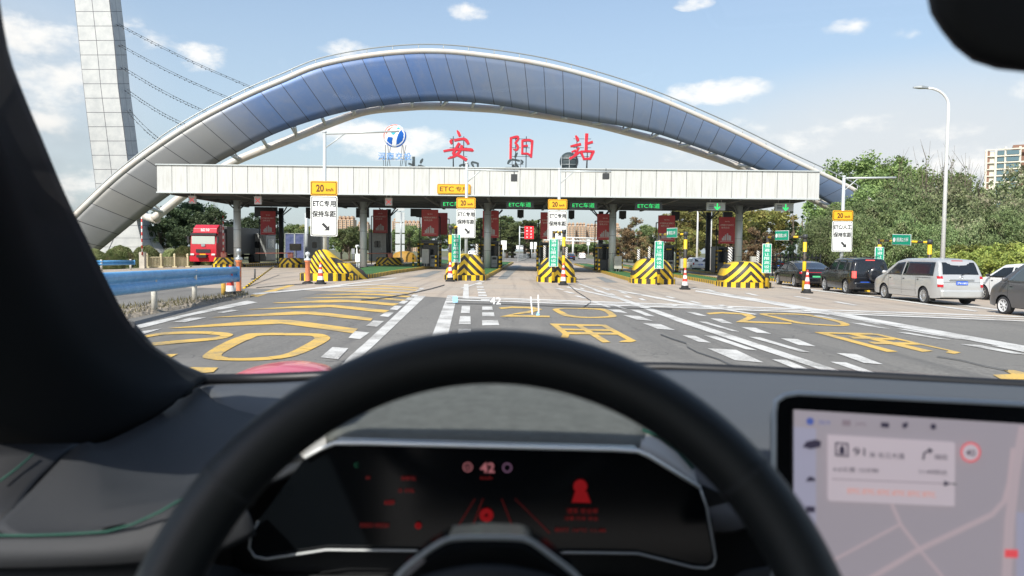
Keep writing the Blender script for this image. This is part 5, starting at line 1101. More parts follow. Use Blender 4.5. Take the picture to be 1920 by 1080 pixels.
    if spare:
        f = MB(); c_ = Vector((.12, -Lc / 2 - .12, .98)); Mx = Matrix.Rotation(R_(90), 3, 'X'); f.lathe([(.001, .13), (.2, .14), (.32, .12), (.355, .05), (.36, -.02), (.34, -.12)], c_, 28, M=Mx); obj('spare_wheel_cover', f, paint_, tg)
        f = MB()
        for s_ in (-.5, .5): f.tube([(s_, -1.6, 1.80), (s_, .2, 1.77)], .02, 6)
        obj('roof_rail', f, 'trim_black', tg)
    for a in axles:
        for s_ in (-1, 1):
            wl = thing('wheel', None, None, (s_ * (W / 2 - .13), a, r)); wl.parent = tg; Mx = Matrix.Rotation(R_(90) * s_, 3, 'Y')
            f = MB(); f.lathe([(r * .66, .10), (r * .80, .115), (r * .95, .10), (r, .06), (r, -.06), (r * .95, -.10), (r * .7, -.11)], n=28, M=Mx); obj('tyre', f, 'tyre', wl)
            f = MB(); f.lathe([(r * .68, .105), (r * .64, .10), (r * .60, .04), (.001, .03)], n=28, M=Mx, mi=1); f.lathe([(r * .70, .112), (r * .62, .112), (r * .60, .06)], n=28, M=Mx)
            ns = 10 if kind == 'mpv' else 7
            for k in range(ns):
                R2 = Matrix.Rotation(2 * math.pi * k / ns, 3, 'Z')
                vs = [R2 @ Vector(v) for v in ((.03, -.022, .085), (r * .64, -.03, .10), (r * .64, .03, .10), (.03, .022, .085))]; vs2 = [v - Vector((0, 0, .03)) for v in vs]
                f.add([Mx @ v for v in vs + vs2], [(0, 1, 2, 3), (0, 4, 5, 1), (3, 2, 6, 7), (1, 5, 6, 2)])
            f.lathe([(.055, .07), (.05, .10), (.001, .105)], n=14, M=Mx); obj('rim', f, [alloy, 'rubber'], wl)
    return tg
def place(kind, rl, heading, back=None):
    K = PROF[kind]; h = Vector((math.sin(heading), math.cos(heading), 0)); rt = Vector((h.y, -h.x, 0)); p = Vector((rl[0], rl[1], 0)) + rt * (K['W'] / 2 - .1) + h * (K['wb'] / 2); p.z = gz(p.x, p.y); return p
def mk(kind, rlpx, hd, *a, **k):
    g = G(*rlpx); return car(kind, a[0], a[1], a[2], a[3], place(kind, g, hd), -hd, **k)
mk('mpv', (1733, 569), -.02, 'paint_silver', 'silver_van', 'silver people carrier with blue plate queueing at the right', 'van', plate_text='沪K1853', bumper='paint_silver')
mk('offroader', (1587, 551), .05, 'paint_black', 'offroad_car', 'black off-roader with spare wheel on its back door in the queue', 'car', plate_text='豫E·A6820', lit=True, spare=True)
mk('saloon', (1490, 538), .05, 'paint_black', 'parked_car', 'black saloon with green plate ahead of the black off-roader', 'car', plate='plate_green', plate_text='豫ED12345'[:0] or '')
mk('saloon', (1440, 507), .06, 'paint_black', 'parked_car', 'dark saloon with lit red tail lights beyond the domed nose at right', 'car', lit=True)
mk('hatch', (1297, 507.5), -.02, 'paint_white', 'hatchback', 'small white hatchback waiting at the booth right of centre', 'car', plate_text='豫E', glass='glass_dark')
g_ = G(1887, 589); p_ = Vector((g_.x + .74, g_.y - 1.36, 0)); p_.z = gz(p_.x, p_.y); car('microvan', 'paint_grey', 'microvan', 'dark grey van cut by the right edge of the photo', 'van', p_, .06, glass='glass_grey', alloy='lamp_clear')
g_ = G(1848, 562); p_ = Vector((g_.x + .8, g_.y - 1.32, 0)); p_.z = gz(p_.x, p_.y); car('crossover', 'paint_white', 'crossover_car', 'white crossover between the silver people carrier and the grey van', 'car', p_, .10)
mk('crossover', (1392, 502), .03, 'paint_midgrey', 'parked_car', 'grey car right of the rightmost canopy column', 'car'); mk('crossover', (1203, 491), .0, 'paint_white', 'parked_car', 'pale car in the distance left of the green board of the hatchback lane', 'car')
mk('saloon', (1062.5, 488), .0, 'paint_black', 'distant_car', 'dark car driving away beyond the open lane', 'car', scale=.95); mk('crossover', (1086, 485.5), .0, 'paint_white', 'distant_car', 'small white car farthest away on the road beyond', 'car', scale=.95); mk('saloon', (1286, 500), 0, 'paint_black', 'parked_car', 'dark car partly hidden behind the white hatchback', 'car'); mk('crossover', (878, 486), 0, 'paint_white', 'distant_car', 'white car roof showing behind the domed nose left of the open lane', 'car')
# red lorry
g_ = G(382, 498); tg = thing('lorry', 'red lorry with roof deflector and yellow plate leaving by the left lane', 'lorry', (g_.x, g_.y, 0), -.04); w = 2.45; S = g_.y / FPX; hT = 77 * S; w = 50 * S
f = MB()
prf = [(0, .55), (-.06, 1.0), (-.04, 2.0 * hT / 3.9), (.12, 3.0 * hT / 3.9), (.35, 3.15 * hT / 3.9), (1.9, 3.2 * hT / 3.9), (1.9, .55)]
f.prism([(a, b_) for a, b_ in prf], w, (0, 0, 0), 0, 'X'); obj('cab', f, 'paint_red', tg, bevel=.06)
f = MB(); f.prism([(.3, 3.1 * hT / 3.9), (.38, 3.55 * hT / 3.9), (.9, hT), (1.9, hT), (1.9, 3.15 * hT / 3.9)], w * .92, (0, 0, 0), 0, 'X'); obj('roof_deflector', f, 'paint_red', tg, bevel=.05)
f = MB(); f.box((0, .02, 2.98 * hT / 3.9), (w * .98, .24, .22)); obj('sun_visor', f, 'trim_black', tg)
mat('lorry_glass', (.45, .50, .46), .12, spec=.8)
f = MB(); f.bevbox((0, -.03, 2.42 * hT / 3.9), (w * .88, .06, .74 * hT / 3.9), .08); obj('windscreen', f, 'lorry_glass', tg)
f = MB(); f.bevbox((0, -.085, 1.58 * hT / 3.9 - .18), (w * .55, .04, .32), .05); f.bevbox((0, -.09, .80), (w * .5, .04, .12), .03); obj('grille', f, 'trim_black', tg)
f = MB(); f.bevbox((0, -.10, .62), (w * 1.0, .16, .5), .06); obj('bumper', f, 'paint_red', tg)
for s_ in (-1, 1): obj('headlight', MB().bevbox((s_ * w * .40, -.17, 1.02), (.34, .05, .16), .05), 'lamp_clear', tg); obj('mirror', MB().bevbox((s_ * (w / 2 + .14), -.1, 2.45 * hT / 3.9), (.18, .12, .6), .05), 'trim_black', tg)
f = MB(); f.bevbox((0, -.195, .98), (.55, .02, .2), .02); obj('number_plate', f, 'sign_yellow', tg); f = MB(); f.bevbox((0, -.10, 1.95 * hT / 3.9), (.36, .03, .26), .09); obj('emblem', f, 'alloy', tg)
f = MB(); lettering(f, '解放', (0, 0), .34, .85); f.v = [Vector((v.x + .02, .33, v.z + 3.36 * hT / 3.9)) for v in f.v]; obj('lettering', f, 'letter_white', tg)
f = MB(); f.box((0, 6.4, 2.45 * hT / 3.9), (w * 1.02, 8.4, 2.7 * hT / 3.9)); obj('cargo_box', f, 'booth_dark', tg, bevel=.03); f = MB(); f.box((0, 4.5, .85), (.9, 10, .25)); obj('chassis', f, 'rubber', tg)
for y_ in (.9, 4.2, 8.5, 9.8):
    for s_ in (-1, 1): f = MB(); f.lathe([(.001, .14), (.2, .12), (.3, .14), (.48, .14), (.5, .1), (.5, -.14), (.3, -.14)], (s_ * (w / 2 - .18), y_, .5), 20, M=Matrix.Rotation(R_(90) * s_, 3, 'Y')); obj('wheel', f, 'tyre', tg)
# little cargo truck far right of centre
g_ = G(1184, 491); tg = thing('cargo_truck', 'small pale cargo truck seen from behind, left of the spiral posts', 'truck', (g_.x, g_.y, gz(g_.x, g_.y))); S = g_.y / FPX; w = 19 * S; h = 22 * S
f = MB(); f.box((0, 2, h * .38), (w, 4, .15)); 
for a in (-1, -.33, .33, 1): f.box((a * w * .47, 0, h * .66), (.1, .1, h * .55))
for q in (.5, .72, .94): f.box((0, 0, h * q), (w, .08, .08)); f.box((w / 2, 2, h * q), (.06, 4, .08)); f.box((-w / 2, 2, h * q), (.06, 4, .08))
obj('cargo_frame', f, 'beige', tg); f = MB(); f.bevbox((0, 4.8, h * .5), (w * .9, 1.5, h * .75), .1); obj('cab', f, 'paint_white', tg)
f = MB(); f.bevbox((0, 2, h * .58), (w * .8, 3.2, h * .38), .1); obj('load', f, 'brownbox', tg)
for s_ in (-1, 1): f = MB(); f.lathe([(.001, .1), (.4, .1), (.4, -.1)], (s_ * w * .38, .8, .4), 16, M=Matrix.Rotation(R_(90), 3, 'Y')); obj('wheel', f, 'tyre', tg)
# ================================================================== TREES
def leafmat(name, c1, c2, c3=None, tr=.25):
    m = bpy.data.materials.new(name); m.use_nodes = True; MAT[name] = m; t = m.node_tree; b = t.nodes['Principled BSDF']; b.inputs['Roughness'].default_value = .6; b.inputs['Specular IOR Level'].default_value = .3
    tc = N(t, 'ShaderNodeTexCoord'); n = mapr(t, noise(t, tc.outputs['Object'], 1.1, 4, .7), .36, .64); c = mixc(t, n, c1, c2)
    if c3: c = mixc(t, mapr(t, noise(t, tc.outputs['Object'], .7, 3, .6), .52, .66), c, c3)
    oi = N(t, 'ShaderNodeObjectInfo'); hv = N(t, 'ShaderNodeHueSaturation'); L(t, c, hv.inputs['Color']); L(t, mapr(t, oi.outputs['Random'], 0, 1, .62, 1.35), hv.inputs['Value']); L(t, mapr(t, oi.outputs['Random'], 0, 1, .485, .51), hv.inputs['Hue']); c = hv.outputs[0]
    L(t, c, b.inputs['Base Color']); tl = N(t, 'ShaderNodeBsdfTranslucent'); L(t, c, tl.inputs[0]); mx = N(t, 'ShaderNodeMixShader'); mx.inputs[0].default_value = tr; L(t, b.outputs[0], mx.inputs[1]); L(t, tl.outputs[0], mx.inputs[2]); L(t, mx.outputs[0], t.nodes['Material Output'].inputs[0])
leafmat('leaf_dark', (.035, .06, .03), (.13, .17, .08)); leafmat('leaf_mid', (.075, .12, .045), (.27, .33, .13)); leafmat('leaf_willow', (.075, .12, .045), (.27, .35, .14), (.27, .28, .15)); leafmat('leaf_yellow', (.16, .19, .05), (.36, .35, .10), (.36, .28, .09))
leafmat('leaf_fresh', (.09, .15, .045), (.32, .42, .15)); leafmat('leaf_rust', (.17, .12, .06), (.34, .23, .12), (.15, .18, .08)); leafmat('leaf_cypress', (.03, .07, .03), (.08, .14, .055)); leafmat('leaf_lime', (.12, .19, .04), (.46, .50, .12), (.30, .28, .08)); leafmat('leaf_bush', (.16, .21, .08), (.36, .40, .18), (.38, .35, .19)); leafmat('leaf_fuzz', (.09, .125, .055), (.31, .36, .17), (.32, .29, .19))
TP = {}
def proto(key, lm, shape, h, w, nclump, nleaf, ls, seed, trunk=True, droop=0.0, bare=False):
    r = random.Random(seed); tr = MB(); cr = MB(); cl = []
    for i in range(nclump):
        for _ in range(50):
            x, y, z = r.uniform(-1, 1), r.uniform(-1, 1), r.uniform(0, 1); rad = math.hypot(x, y)
            if shape == 'round': ok = rad ** 2 + ((z - .52) / .48) ** 2 < 1 and rad ** 2 + ((z - .52) / .48) ** 2 > .12
            elif shape == 'cone': ok = rad < (1 - z) ** .8 * 1.0
            elif shape == 'column': ok = rad < .75 * math.sin(math.pi * min(1, z * .85 + .12)) ** .5
            elif shape == 'wide': ok = rad < 1 * (math.sin(math.pi * min(1, z * .9 + .08))) ** .6
            elif shape == 'dome': ok = rad ** 2 + z ** 2 < 1 and rad ** 2 + z ** 2 > .5
            if ok: break
        z0 = {'round': .22, 'cone': .06, 'column': .08, 'wide': .16, 'dome': 0}[shape]; cl.append(Vector((x * w / 2, y * w / 2, (z0 + z * (1 - z0)) * h)))
    if trunk:
        top = h * (.62 if shape != 'cone' else .9); b_ = [Vector((0, 0, -.3))] + [Vector((r.uniform(-.03, .03) * h * k / 5, r.uniform(-.03, .03) * h * k / 5, top * k / 5)) for k in range(1, 6)]
        R0 = h * .018 + .05; tr.tube(b_, [R0 * (1.25 - .2 * k) for k in range(6)], 8)
        for q in r.sample(cl, min(len(cl), 22 if not bare else 40)):
            k = r.randint(1, 4); s_ = b_[k]; m_ = s_.lerp(q, .5) + Vector((0, 0, -.04 * h + r.uniform(-.02, .05) * h)); tr.tube([s_, m_, q], [R0 * .38, R0 * .22, R0 * .07], 5)
            if bare:
                for _ in range(4): e_ = q + Vector((r.uniform(-.1, .1), r.uniform(-.1, .1), r.uniform(.02, .2))) * h; tr.tube([m_.lerp(q, r.random()), e_], [R0 * .09, R0 * .03], 4)
    vs, fs = [], []
    for q in cl:
        cs = r.uniform(.45, 1.2) * w * .125; nl = int(nleaf * r.uniform(.6, 1.3)); fl = r.uniform(.55, .9)
        for _ in range(nl):
            d = Vector((r.gauss(0, 1), r.gauss(0, 1), r.gauss(0, 1) * fl)).normalized() * cs * r.random() ** .45; p = q + d
            if droop: p.z -= droop * r.random() ** 2 * h * .12
            s_ = ls * r.uniform(.6, 1.3); a = Vector((r.uniform(-1, 1), r.uniform(-1, 1), r.uniform(-.8, .8) - droop)).normalized(); b_ = a.cross(Vector((r.uniform(-1, 1), r.uniform(-1, 1), r.uniform(-1, 1)))).normalized(); k = len(vs)
            vs += [p - a * s_ * .6, p + b_ * s_ * .3, p + a * s_ * .6, p - b_ * s_ * .3]; fs.append((k, k + 1, k + 2, k + 3))
    cr.add(vs, fs)
    root = bpy.data.objects.new('tree', None); COL.objects.link(root)
    if trunk: obj('trunk', tr, 'bark', root)
    if fs: obj('crown', cr, lm, root, fix=False)
    TP[key] = (root, h); return root
proto('dark', 'leaf_dark', 'round', 8, 6, 60, 150, .30, 11); proto('dark2', 'leaf_dark', 'column', 9, 4.5, 55, 140, .28, 12); proto('mid', 'leaf_mid', 'round', 8, 6, 62, 150, .30, 13); proto('poplar', 'leaf_mid', 'column', 11, 4, 60, 150, .32, 14)
proto('willow', 'leaf_willow', 'wide', 10, 8, 95, 190, .26, 15, droop=1.0); proto('willow2', 'leaf_fuzz', 'wide', 9, 8, 85, 180, .24, 16, droop=.8); proto('green', 'leaf_fresh', 'wide', 11, 8, 95, 190, .27, 17, droop=.3); proto('yellow', 'leaf_yellow', 'round', 9, 6, 65, 160, .3, 18); proto('rust', 'leaf_rust', 'column', 8, 5, 60, 150, .26, 19)
proto('cypress', 'leaf_cypress', 'cone', 9, 3, 60, 140, .22, 20); proto('bare', 'leaf_fuzz', 'column', 10, 4, 26, 10, .2, 21, bare=True)
def bush_proto():
    r = random.Random(22); vs, fs = [], []
    for i in range(14000):
        d = Vector((r.gauss(0, 1), r.gauss(0, 1), abs(r.gauss(0, 1)))).normalized(); k = 1 - abs(r.gauss(0, .05)) + .05 * math.sin(d.x * 9) * math.sin(d.y * 8 + 1); p = Vector((d.x * 1.25 * k, d.y * 1.25 * k, d.z * 1.7 * k))
        s_ = .07 * r.uniform(.6, 1.4); a = Vector((r.uniform(-1, 1), r.uniform(-1, 1), r.uniform(-1, 1))).normalized(); b_ = a.orthogonal().normalized(); q = len(vs); vs += [p - a * s_, p + b_ * s_ * .5, p + a * s_, p - b_ * s_ * .5]; fs.append((q, q + 1, q + 2, q + 3))
    root = bpy.data.objects.new('tree', None); COL.objects.link(root); c_ = MB(); c_.add(vs, fs); obj('foliage', c_, 'leaf_bush', root, fix=False)
    c_ = MB(); c_.tube([(0, 0, -.2), (0, 0, .9)], .06, 6); obj('stem', c_, 'bark', root); TP['bush'] = (root, 1.75)
bush_proto(); proto('lime', 'leaf_lime', 'wide', 2.6, 3.2, 60, 120, .16, 23)
used = set(); cnt = {}
KL = {'dark': ('broadleaf_tree', 'dark green broadleaf tree'), 'dark2': ('broadleaf_tree', 'tall dark narrow tree'), 'mid': ('broadleaf_tree', 'mid green rounded tree'), 'poplar': ('poplar_tree', 'tall narrow poplar'), 'willow': ('willow_tree', 'drooping grey green willow'), 'willow2': ('willow_tree', 'fuzzy olive willow'), 'green': ('broadleaf_tree', 'spreading fresh green tree'),
      'yellow': ('broadleaf_tree', 'yellowing tree'), 'rust': ('conifer_tree', 'rust brown pointed tree'), 'cypress': ('cypress_tree', 'dark pointed cypress'), 'bare': ('bare_tree', 'bare grey branched tree'), 'bush': ('clipped_bush', 'round clipped bush'), 'lime': ('shrub', 'lime green shrub')}
ZONES = {}
def tree(key, px, Y, ytop, zone, sw=1.0):
    root, h = TP[key]; X = (px - 960) / FPX * Y; X = P(px, 470, Y).x; base = gz(X, Y) - .03; ht = P(px, ytop, Y).z - base; s_ = ht / h
    if key in used: t_ = copy_tree(root)
    else: t_ = root; used.add(key)
    nm, ds = KL[key]; t_.name = nm; t_.location = (X, Y, base); t_.scale = (s_ * sw, s_ * sw, s_); t_.rotation_euler = (0, 0, rnd.uniform(0, 6.28))
    k = cnt.get((ds, zone), 0); cnt[(ds, zone)] = k + 1; t_['_n'] = k; ZONES.setdefault((ds, zone), []).append(t_); t_['category'] = 'bush' if key in ('bush', 'lime') else 'tree'
Z1 = 'behind the red lorry at left'
for a in [('dark', 300, 96, 405), ('dark', 330, 100, 385), ('dark', 365, 104, 378), ('dark', 398, 100, 392), ('dark2', 412, 112, 398), ('dark', 425, 100, 420), ('dark', 285, 108, 425), ('dark', 345, 92, 425), ('dark', 152, 120, 400), ('dark', 90, 110, 400), ('dark', 455, 110, 408), ('dark2', 475, 112, 400), ('dark', 500, 108, 405)]: tree(*a, Z1, 1.15)
tree('bare', 402, 120, 372, Z1)
Z2 = 'beyond the exit booths left of centre'
for a in [('mid', 545, 130, 418), ('yellow', 565, 150, 420), ('mid', 590, 140, 426), ('mid', 655, 105, 422), ('mid', 672, 112, 430), ('mid', 640, 120, 430), ('poplar', 745, 170, 418), ('mid', 768, 165, 420), ('mid', 790, 175, 425), ('mid', 705, 170, 428), ('mid', 735, 150, 432)]: tree(*a, Z2, 1.2)
Z3 = 'beyond the open lane in the middle'
for i in range(12): tree('poplar' if i % 3 else 'mid', 845 + i * 15 + rnd.uniform(-4, 4), 185 + rnd.uniform(-12, 12), 404 + rnd.uniform(-4, 8) + (8 if i < 3 else 0), Z3, 1.5)
for i in range(5): tree('mid', 1065 + i * 16, 330, 456 + rnd.uniform(-3, 2), Z3, 2.2)
Z4 = 'right of centre behind the canopy'
for a in [('rust', 1190, 140, 412), ('rust', 1165, 150, 432), ('mid', 1222, 150, 420), ('rust', 1207, 130, 445), ('mid', 1150, 160, 440)]: tree(*a, Z4, 1.3)
for a in [('yellow', 1275, 115, 392), ('yellow', 1300, 120, 386), ('yellow', 1332, 118, 388), ('yellow', 1356, 122, 384), ('yellow', 1392, 118, 386), ('yellow', 1420, 112, 388), ('yellow', 1448, 118, 390), ('yellow', 1290, 100, 425), ('rust', 1412, 92, 430), ('rust', 1375, 95, 440), ('rust', 1440, 88, 440)]: tree(*a, Z4, 1.25)
for a in [('cypress', 1484, 95, 388), ('cypress', 1503, 98, 398), ('cypress', 1520, 100, 404)]: tree(*a, Z4)
Z5 = 'behind the car queue at right'
for a in [('green', 1575, 112, 312), ('green', 1624, 108, 276), ('green', 1662, 110, 294), ('green', 1632, 90, 338), ('green', 1597, 91, 366), ('willow', 1575, 88, 388), ('willow', 1655, 90, 372), ('willow', 1560, 84, 392), ('willow', 1612, 70, 380), ('willow', 1690, 74, 345), ('willow', 1650, 64, 375), ('green', 1715, 82, 322), ('willow2', 1745, 74, 332), ('green', 1762, 88, 310), ('willow2', 1790, 70, 345), ('willow', 1735, 62, 385), ('willow2', 1825, 74, 362), ('willow2', 1868, 70, 366),
          ('willow2', 1912, 66, 368), ('willow', 1850, 60, 392), ('willow2', 1800, 58, 402), ('willow', 1890, 56, 395), ('willow2', 1955, 60, 380), ('willow', 1700, 58, 405), ('willow', 1620, 60, 408), ('willow', 1545, 80, 410), ('willow2', 1930, 78, 300), ('willow', 1770, 56, 425), ('willow2', 2040, 60, 370)]: tree(*a, Z5, 1.05)
for a in [('bare', 1735, 76, 285), ('bare', 1782, 80, 292), ('bare', 1808, 78, 305), ('bare', 1680, 80, 300)]: tree(*a, Z5)
for a in [('lime', 1795, 50, 462), ('lime', 1825, 48, 456), ('lime', 1860, 47, 458), ('lime', 1893, 46, 452), ('lime', 1922, 45, 455), ('lime', 1812, 45, 468), ('lime', 1765, 52, 468), ('lime', 1878, 43, 468)]: tree(*a, 'low behind the silver van and white crossover')
for a in [('bush', 176, 57, 466), ('bush', 225, 60, 460), ('bush', 208, 55, 472), ('bush', 274, 61, 460), ('bush', 345, 70, 461), ('bush', 372, 72, 460), ('bush', 322, 72, 466)]: tree(*a, 'beside the pylon foot at left', 1.0)
def nth(k): return ORD[k] if k < 12 else '%dth' % (k + 1)
for (ds, zn), l in ZONES.items():
    l.sort(key=lambda o: (o.location.x / o.location.y)); 
    for k, o in enumerate(l): o['label'] = ('%s, %s from left, %s' % (ds, nth(k), zn)) if len(l) > 1 else ds + ' ' + zn; del o['_n']
    if len(l) > 2:
        for o in l: o['group'] = ds + 's ' + zn
# ================================================================== BUILDINGS
def block(px0, px1, ytop, Y, mt, label, floors, bays, roof='flat', depth=14):
    a, b1 = P(px0, 470, Y), P(px1, 470, Y); w = b1.x - a.x; X = (a.x + b1.x) / 2; h = P(px0, ytop, Y).z + .5; tg = thing('apartment_block', label, 'building', (X, Y, -.6))
    f = MB(); f.box((0, depth / 2, h / 2), (w, depth, h)); obj('wall', f, mt, tg)
    fh = h / floors; f = MB()
    for i in range(floors):
        for k in range(bays): f.box((-w / 2 + w * (k + .5) / bays, -.08, fh * (i + .55)), (w / bays * .5, .3, fh * .5))
    setp(obj('windows', f, 'bld_glass', tg), kind='stuff')
    f = MB()
    for k in range(0, bays, 2): f.box((-w / 2 + w * (k + .5) / bays, -.6, h * .5), (w / bays * .18, 1.2, h * .98))
    obj('pilasters', f, mt, tg)
    f = MB()
    for k in range(max(2, bays // 2)):
        xx = -w / 2 + w * (k + .5) / max(2, bays // 2); f.box((xx, depth / 2, h + .8), (w / bays * 1.2, depth * .6, 1.6)); f.prism([(-w / bays * .8, h + 1.6), (w / bays * .8, h + 1.6), (0, h + 3.2)], depth * .7, (xx, depth / 2, 0), 0, 'Y')
    obj('roof', f, 'bld_orange', tg)
for a in [(632, 662, 411, 620, 'bld_orange', 'tan apartment tower just right of the tall left sign', 16, 8), (670, 690, 420, 800, 'bld_orange', 'distant tan apartment block left of the silver booth board', 14, 6), (735, 752, 414, 760, 'bld_orange', 'first distant tan block right of the second column', 16, 5), (756, 786, 418, 780, 'bld_orange', 'wider distant tan block left of the third red board', 14, 8),
          (1058, 1078, 423, 640, 'bld_orange', 'leftmost orange apartment block right of the open lane sign', 13, 6), (1080, 1098, 423, 650, 'bld_orange', 'middle orange apartment block right of the open lane sign', 13, 6), (1100, 1120, 425, 660, 'bld_orange', 'rightmost orange apartment block right of the open lane sign', 12, 6), (1145, 1162, 424, 640, 'bld_orange', 'narrow orange block beside the rust brown trees', 12, 4), (1204, 1228, 432, 500, 'bld_white', 'low pale block behind the rust brown trees', 6, 5), (985, 1050, 436, 700, 'bld_orange', 'distant low tan block behind the poplars', 9, 10)]: block(*a)
# tower block at right
Y = 345; a = P(1845, 470, Y); zt = P(1880, 282, Y).z; tg = thing('tower_block', 'cream and brick high rise with blue glass bays at the right edge', 'building', (a.x, Y, -.6), -.56); hT = zt + .6; S = Y / FPX * .85
f = MB(); f.box((20 * S, 8, hT / 2), (50 * S, 16, hT - 2), 1); f.box((105 * S, 10, hT / 2 + 1), (120 * S, 16, hT + 2)); f.box((-1 * S, -.1, hT / 2 + hT * .3), (9 * S, .6, hT * .38)); obj('wall', f, ['bld_brick', 'bld_cream'], tg)
f = MB()
for x in (-3, 14.5, 32, 58, 96, 122): f.box((x * S, -.4, hT / 2), (4 * S, 1.2, hT + (0 if x < 20 else 2)))
for k in range(19):
    z_ = hT - k * 3.0
    if z_ > 1: f.box((16 * S, -.35, z_), (38 * S, 1.0, .5)); f.box((45 * S, -.6, z_), (28 * S, 1.6, .55)); 
    if z_ > 1 and k % 2 == 0: f.box((108 * S, -.35, z_), (100 * S, 1.0, .7))
obj('cream_bands', f, 'bld_cream', tg)
for k in range(19):
    z_ = hT - k * 3.0 - 1.5
    if z_ > 1: f = MB(); f.box((45 * S, -.5, z_), (24 * S, 1.0, 1.9)); f.box((24 * S, -.1, z_), (14 * S, .5, 1.9)); f.box((78 * S, -.1, z_), (20 * S, .5, 1.6)); obj('window', f, 'bld_glass', tg)
# ================================================================== LAMPS, FAR SIGNS
def lamp(px, Y, ytop, dirx, label, r=.13, arm=1.2, h2=None):
    X = P(px, 470, Y).x; base = gz(X, Y); zt = P(px, ytop, Y).z - base; tg = thing('street_lamp', label, 'street lamp', (X, Y, base)); n = 8
    pts = [Vector((0, 0, 0)), Vector((0, 0, zt - 1.1))] + [Vector((dirx * arm * (1 - math.cos(math.pi / 2 * k / n)) , 0, zt - 1.1 + 1.0 * math.sin(math.pi / 2 * k / n))) for k in range(1, n + 1)]
    rs = [r, r * .62] + [r * .5] * n; f = MB(); f.tube(pts, rs, 12); obj('pole', f, 'white_metal', tg)
    e_ = pts[-1]; f = MB(); f.add([Vector((dirx * (x_ - .05), y_, z_)) + e_ for x_, y_, z_ in [(-.0, -.07, -.04), (-.0, .07, -.04), (-.0, .06, .07), (-.0, -.06, .07), (.45, -.17, -.03), (.45, .17, -.03), (.42, .12, .13), (.42, -.12, .13), (.85, -.08, -.0), (.85, .08, -.0), (.8, .05, .08), (.8, -.05, .08)]], [(0, 1, 2, 3), (0, 4, 5, 1), (1, 5, 6, 2), (2, 6, 7, 3), (3, 7, 4, 0), (4, 8, 9, 5), (5, 9, 10, 6), (6, 10, 11, 7), (7, 11, 8, 4), (8, 11, 10, 9)]); obj('lamp_head', f, 'grey_metal', tg, bevel=.03)
lamp(1768, 41, 162, -1, 'tall white street lamp rising behind the silver van'); lamp(-38, 45, 152, 1, 'street lamp head poking out beside the left window pillar', arm=1.6)
lamp(1307, 95, 385, -1, 'white lamp pole beyond the hatchback lane, left of two', .16); lamp(1333, 105, 384, 1, 'white lamp pole beyond the hatchback lane, right of two', .12)
def farsign(px, Y, x0, x1, y0, y1, mt, label, txt=None, polepx=None, name='road_sign', ink='letter_white'):
    a, b1 = P(x0, y1, Y), P(x1, y0, Y); X = P(polepx or px, 470, Y).x; base = gz(X, Y); tg = thing(name, label, 'road sign', (X, Y, base)); f = MB(); cx = (a.x + b1.x) / 2 - X; zc = (a.z + b1.z) / 2 - base; w, h = b1.x - a.x, b1.z - a.z
    f.tube([(0, .15, 0), (0, .15, (zc + h / 2) if not polepx else zc + h / 2)], .12, 8)
    if polepx:
        for q in (-.4, 0, .4): f.tube([(0, .15, zc + q * h), (cx, .15, zc + q * h)], .06, 6)
    obj('pole', f, 'galv', tg); f = MB(); f.bevbox((cx, 0, zc), (w, .08, h), .05); obj('panel', f, mt, tg)
    if txt:
        f = MB()
        for k, col_ in enumerate(txt):
            for j, ch in enumerate(col_): lettering(f, ch, (cx + (k - (len(txt) - 1) / 2) * w * .42, zc + h * (.36 - .72 * j / max(1, len(col_) - 1))), h * .13, w * .17, -.05, bold=.02)
        obj('lettering', f, ink, tg)
farsign(992, 150, 983, 1001, 424, 448, 'sign_red', 'bright red board on grey pole beyond the open lane', ['文明行车', '安全出行'], 974)
farsign(944, 140, 938, 950, 451, 468, 'sign_white', 'white lane diagram sign left of the red board', ['↑↑', '↑↑'], ink='sign_ink'); farsign(974, 170, 968, 981, 460, 467, 'sign_white', 'small low white sign under the red board'); farsign(997, 165, 994, 999.3, 454, 467, 'sign_white', 'left white panel of the pair right of the red board'); farsign(1003, 165, 1001, 1006.5, 454, 467, 'sign_white', 'right white panel of the pair right of the red board')
farsign(662, 100, 659, 665, 466, 476, 'sign_white', 'small pale sign beside the round tree left of the second column', None)
farsign(1103, 250, 1100, 1106, 449, 460, 'sign_white', 'small white sign under the far gantry')
# far gantry
Yg = 230; a, b1 = P(1052, 446, Yg), P(1122, 448, Yg); tg = thing('sign_gantry', 'pale overhead truss gantry crossing the road beyond the second sign', 'gantry', (a.x, Yg, 0)); f = MB(); ga, gb = P(1020, 444, Yg), P(1150, 448, Yg)
f.tube([ga, gb], .22, 6); f.tube([ga + Vector((0, 0, -1.0)), gb + Vector((0, 0, -1.0))], .22, 6); n = 22
for k in range(n): f.tube([ga.lerp(gb, k / n), ga.lerp(gb, (k + 1) / n) + Vector((0, 0, -1.0))], .08, 4)
obj('truss', f, 'bld_white', tg, True); f = MB()
for q in (.42, .97): p_ = ga.lerp(gb, q); f.tube([(p_.x, p_.y, -.4), p_], .3, 8)
obj('legs', f, 'bld_white', tg, True)
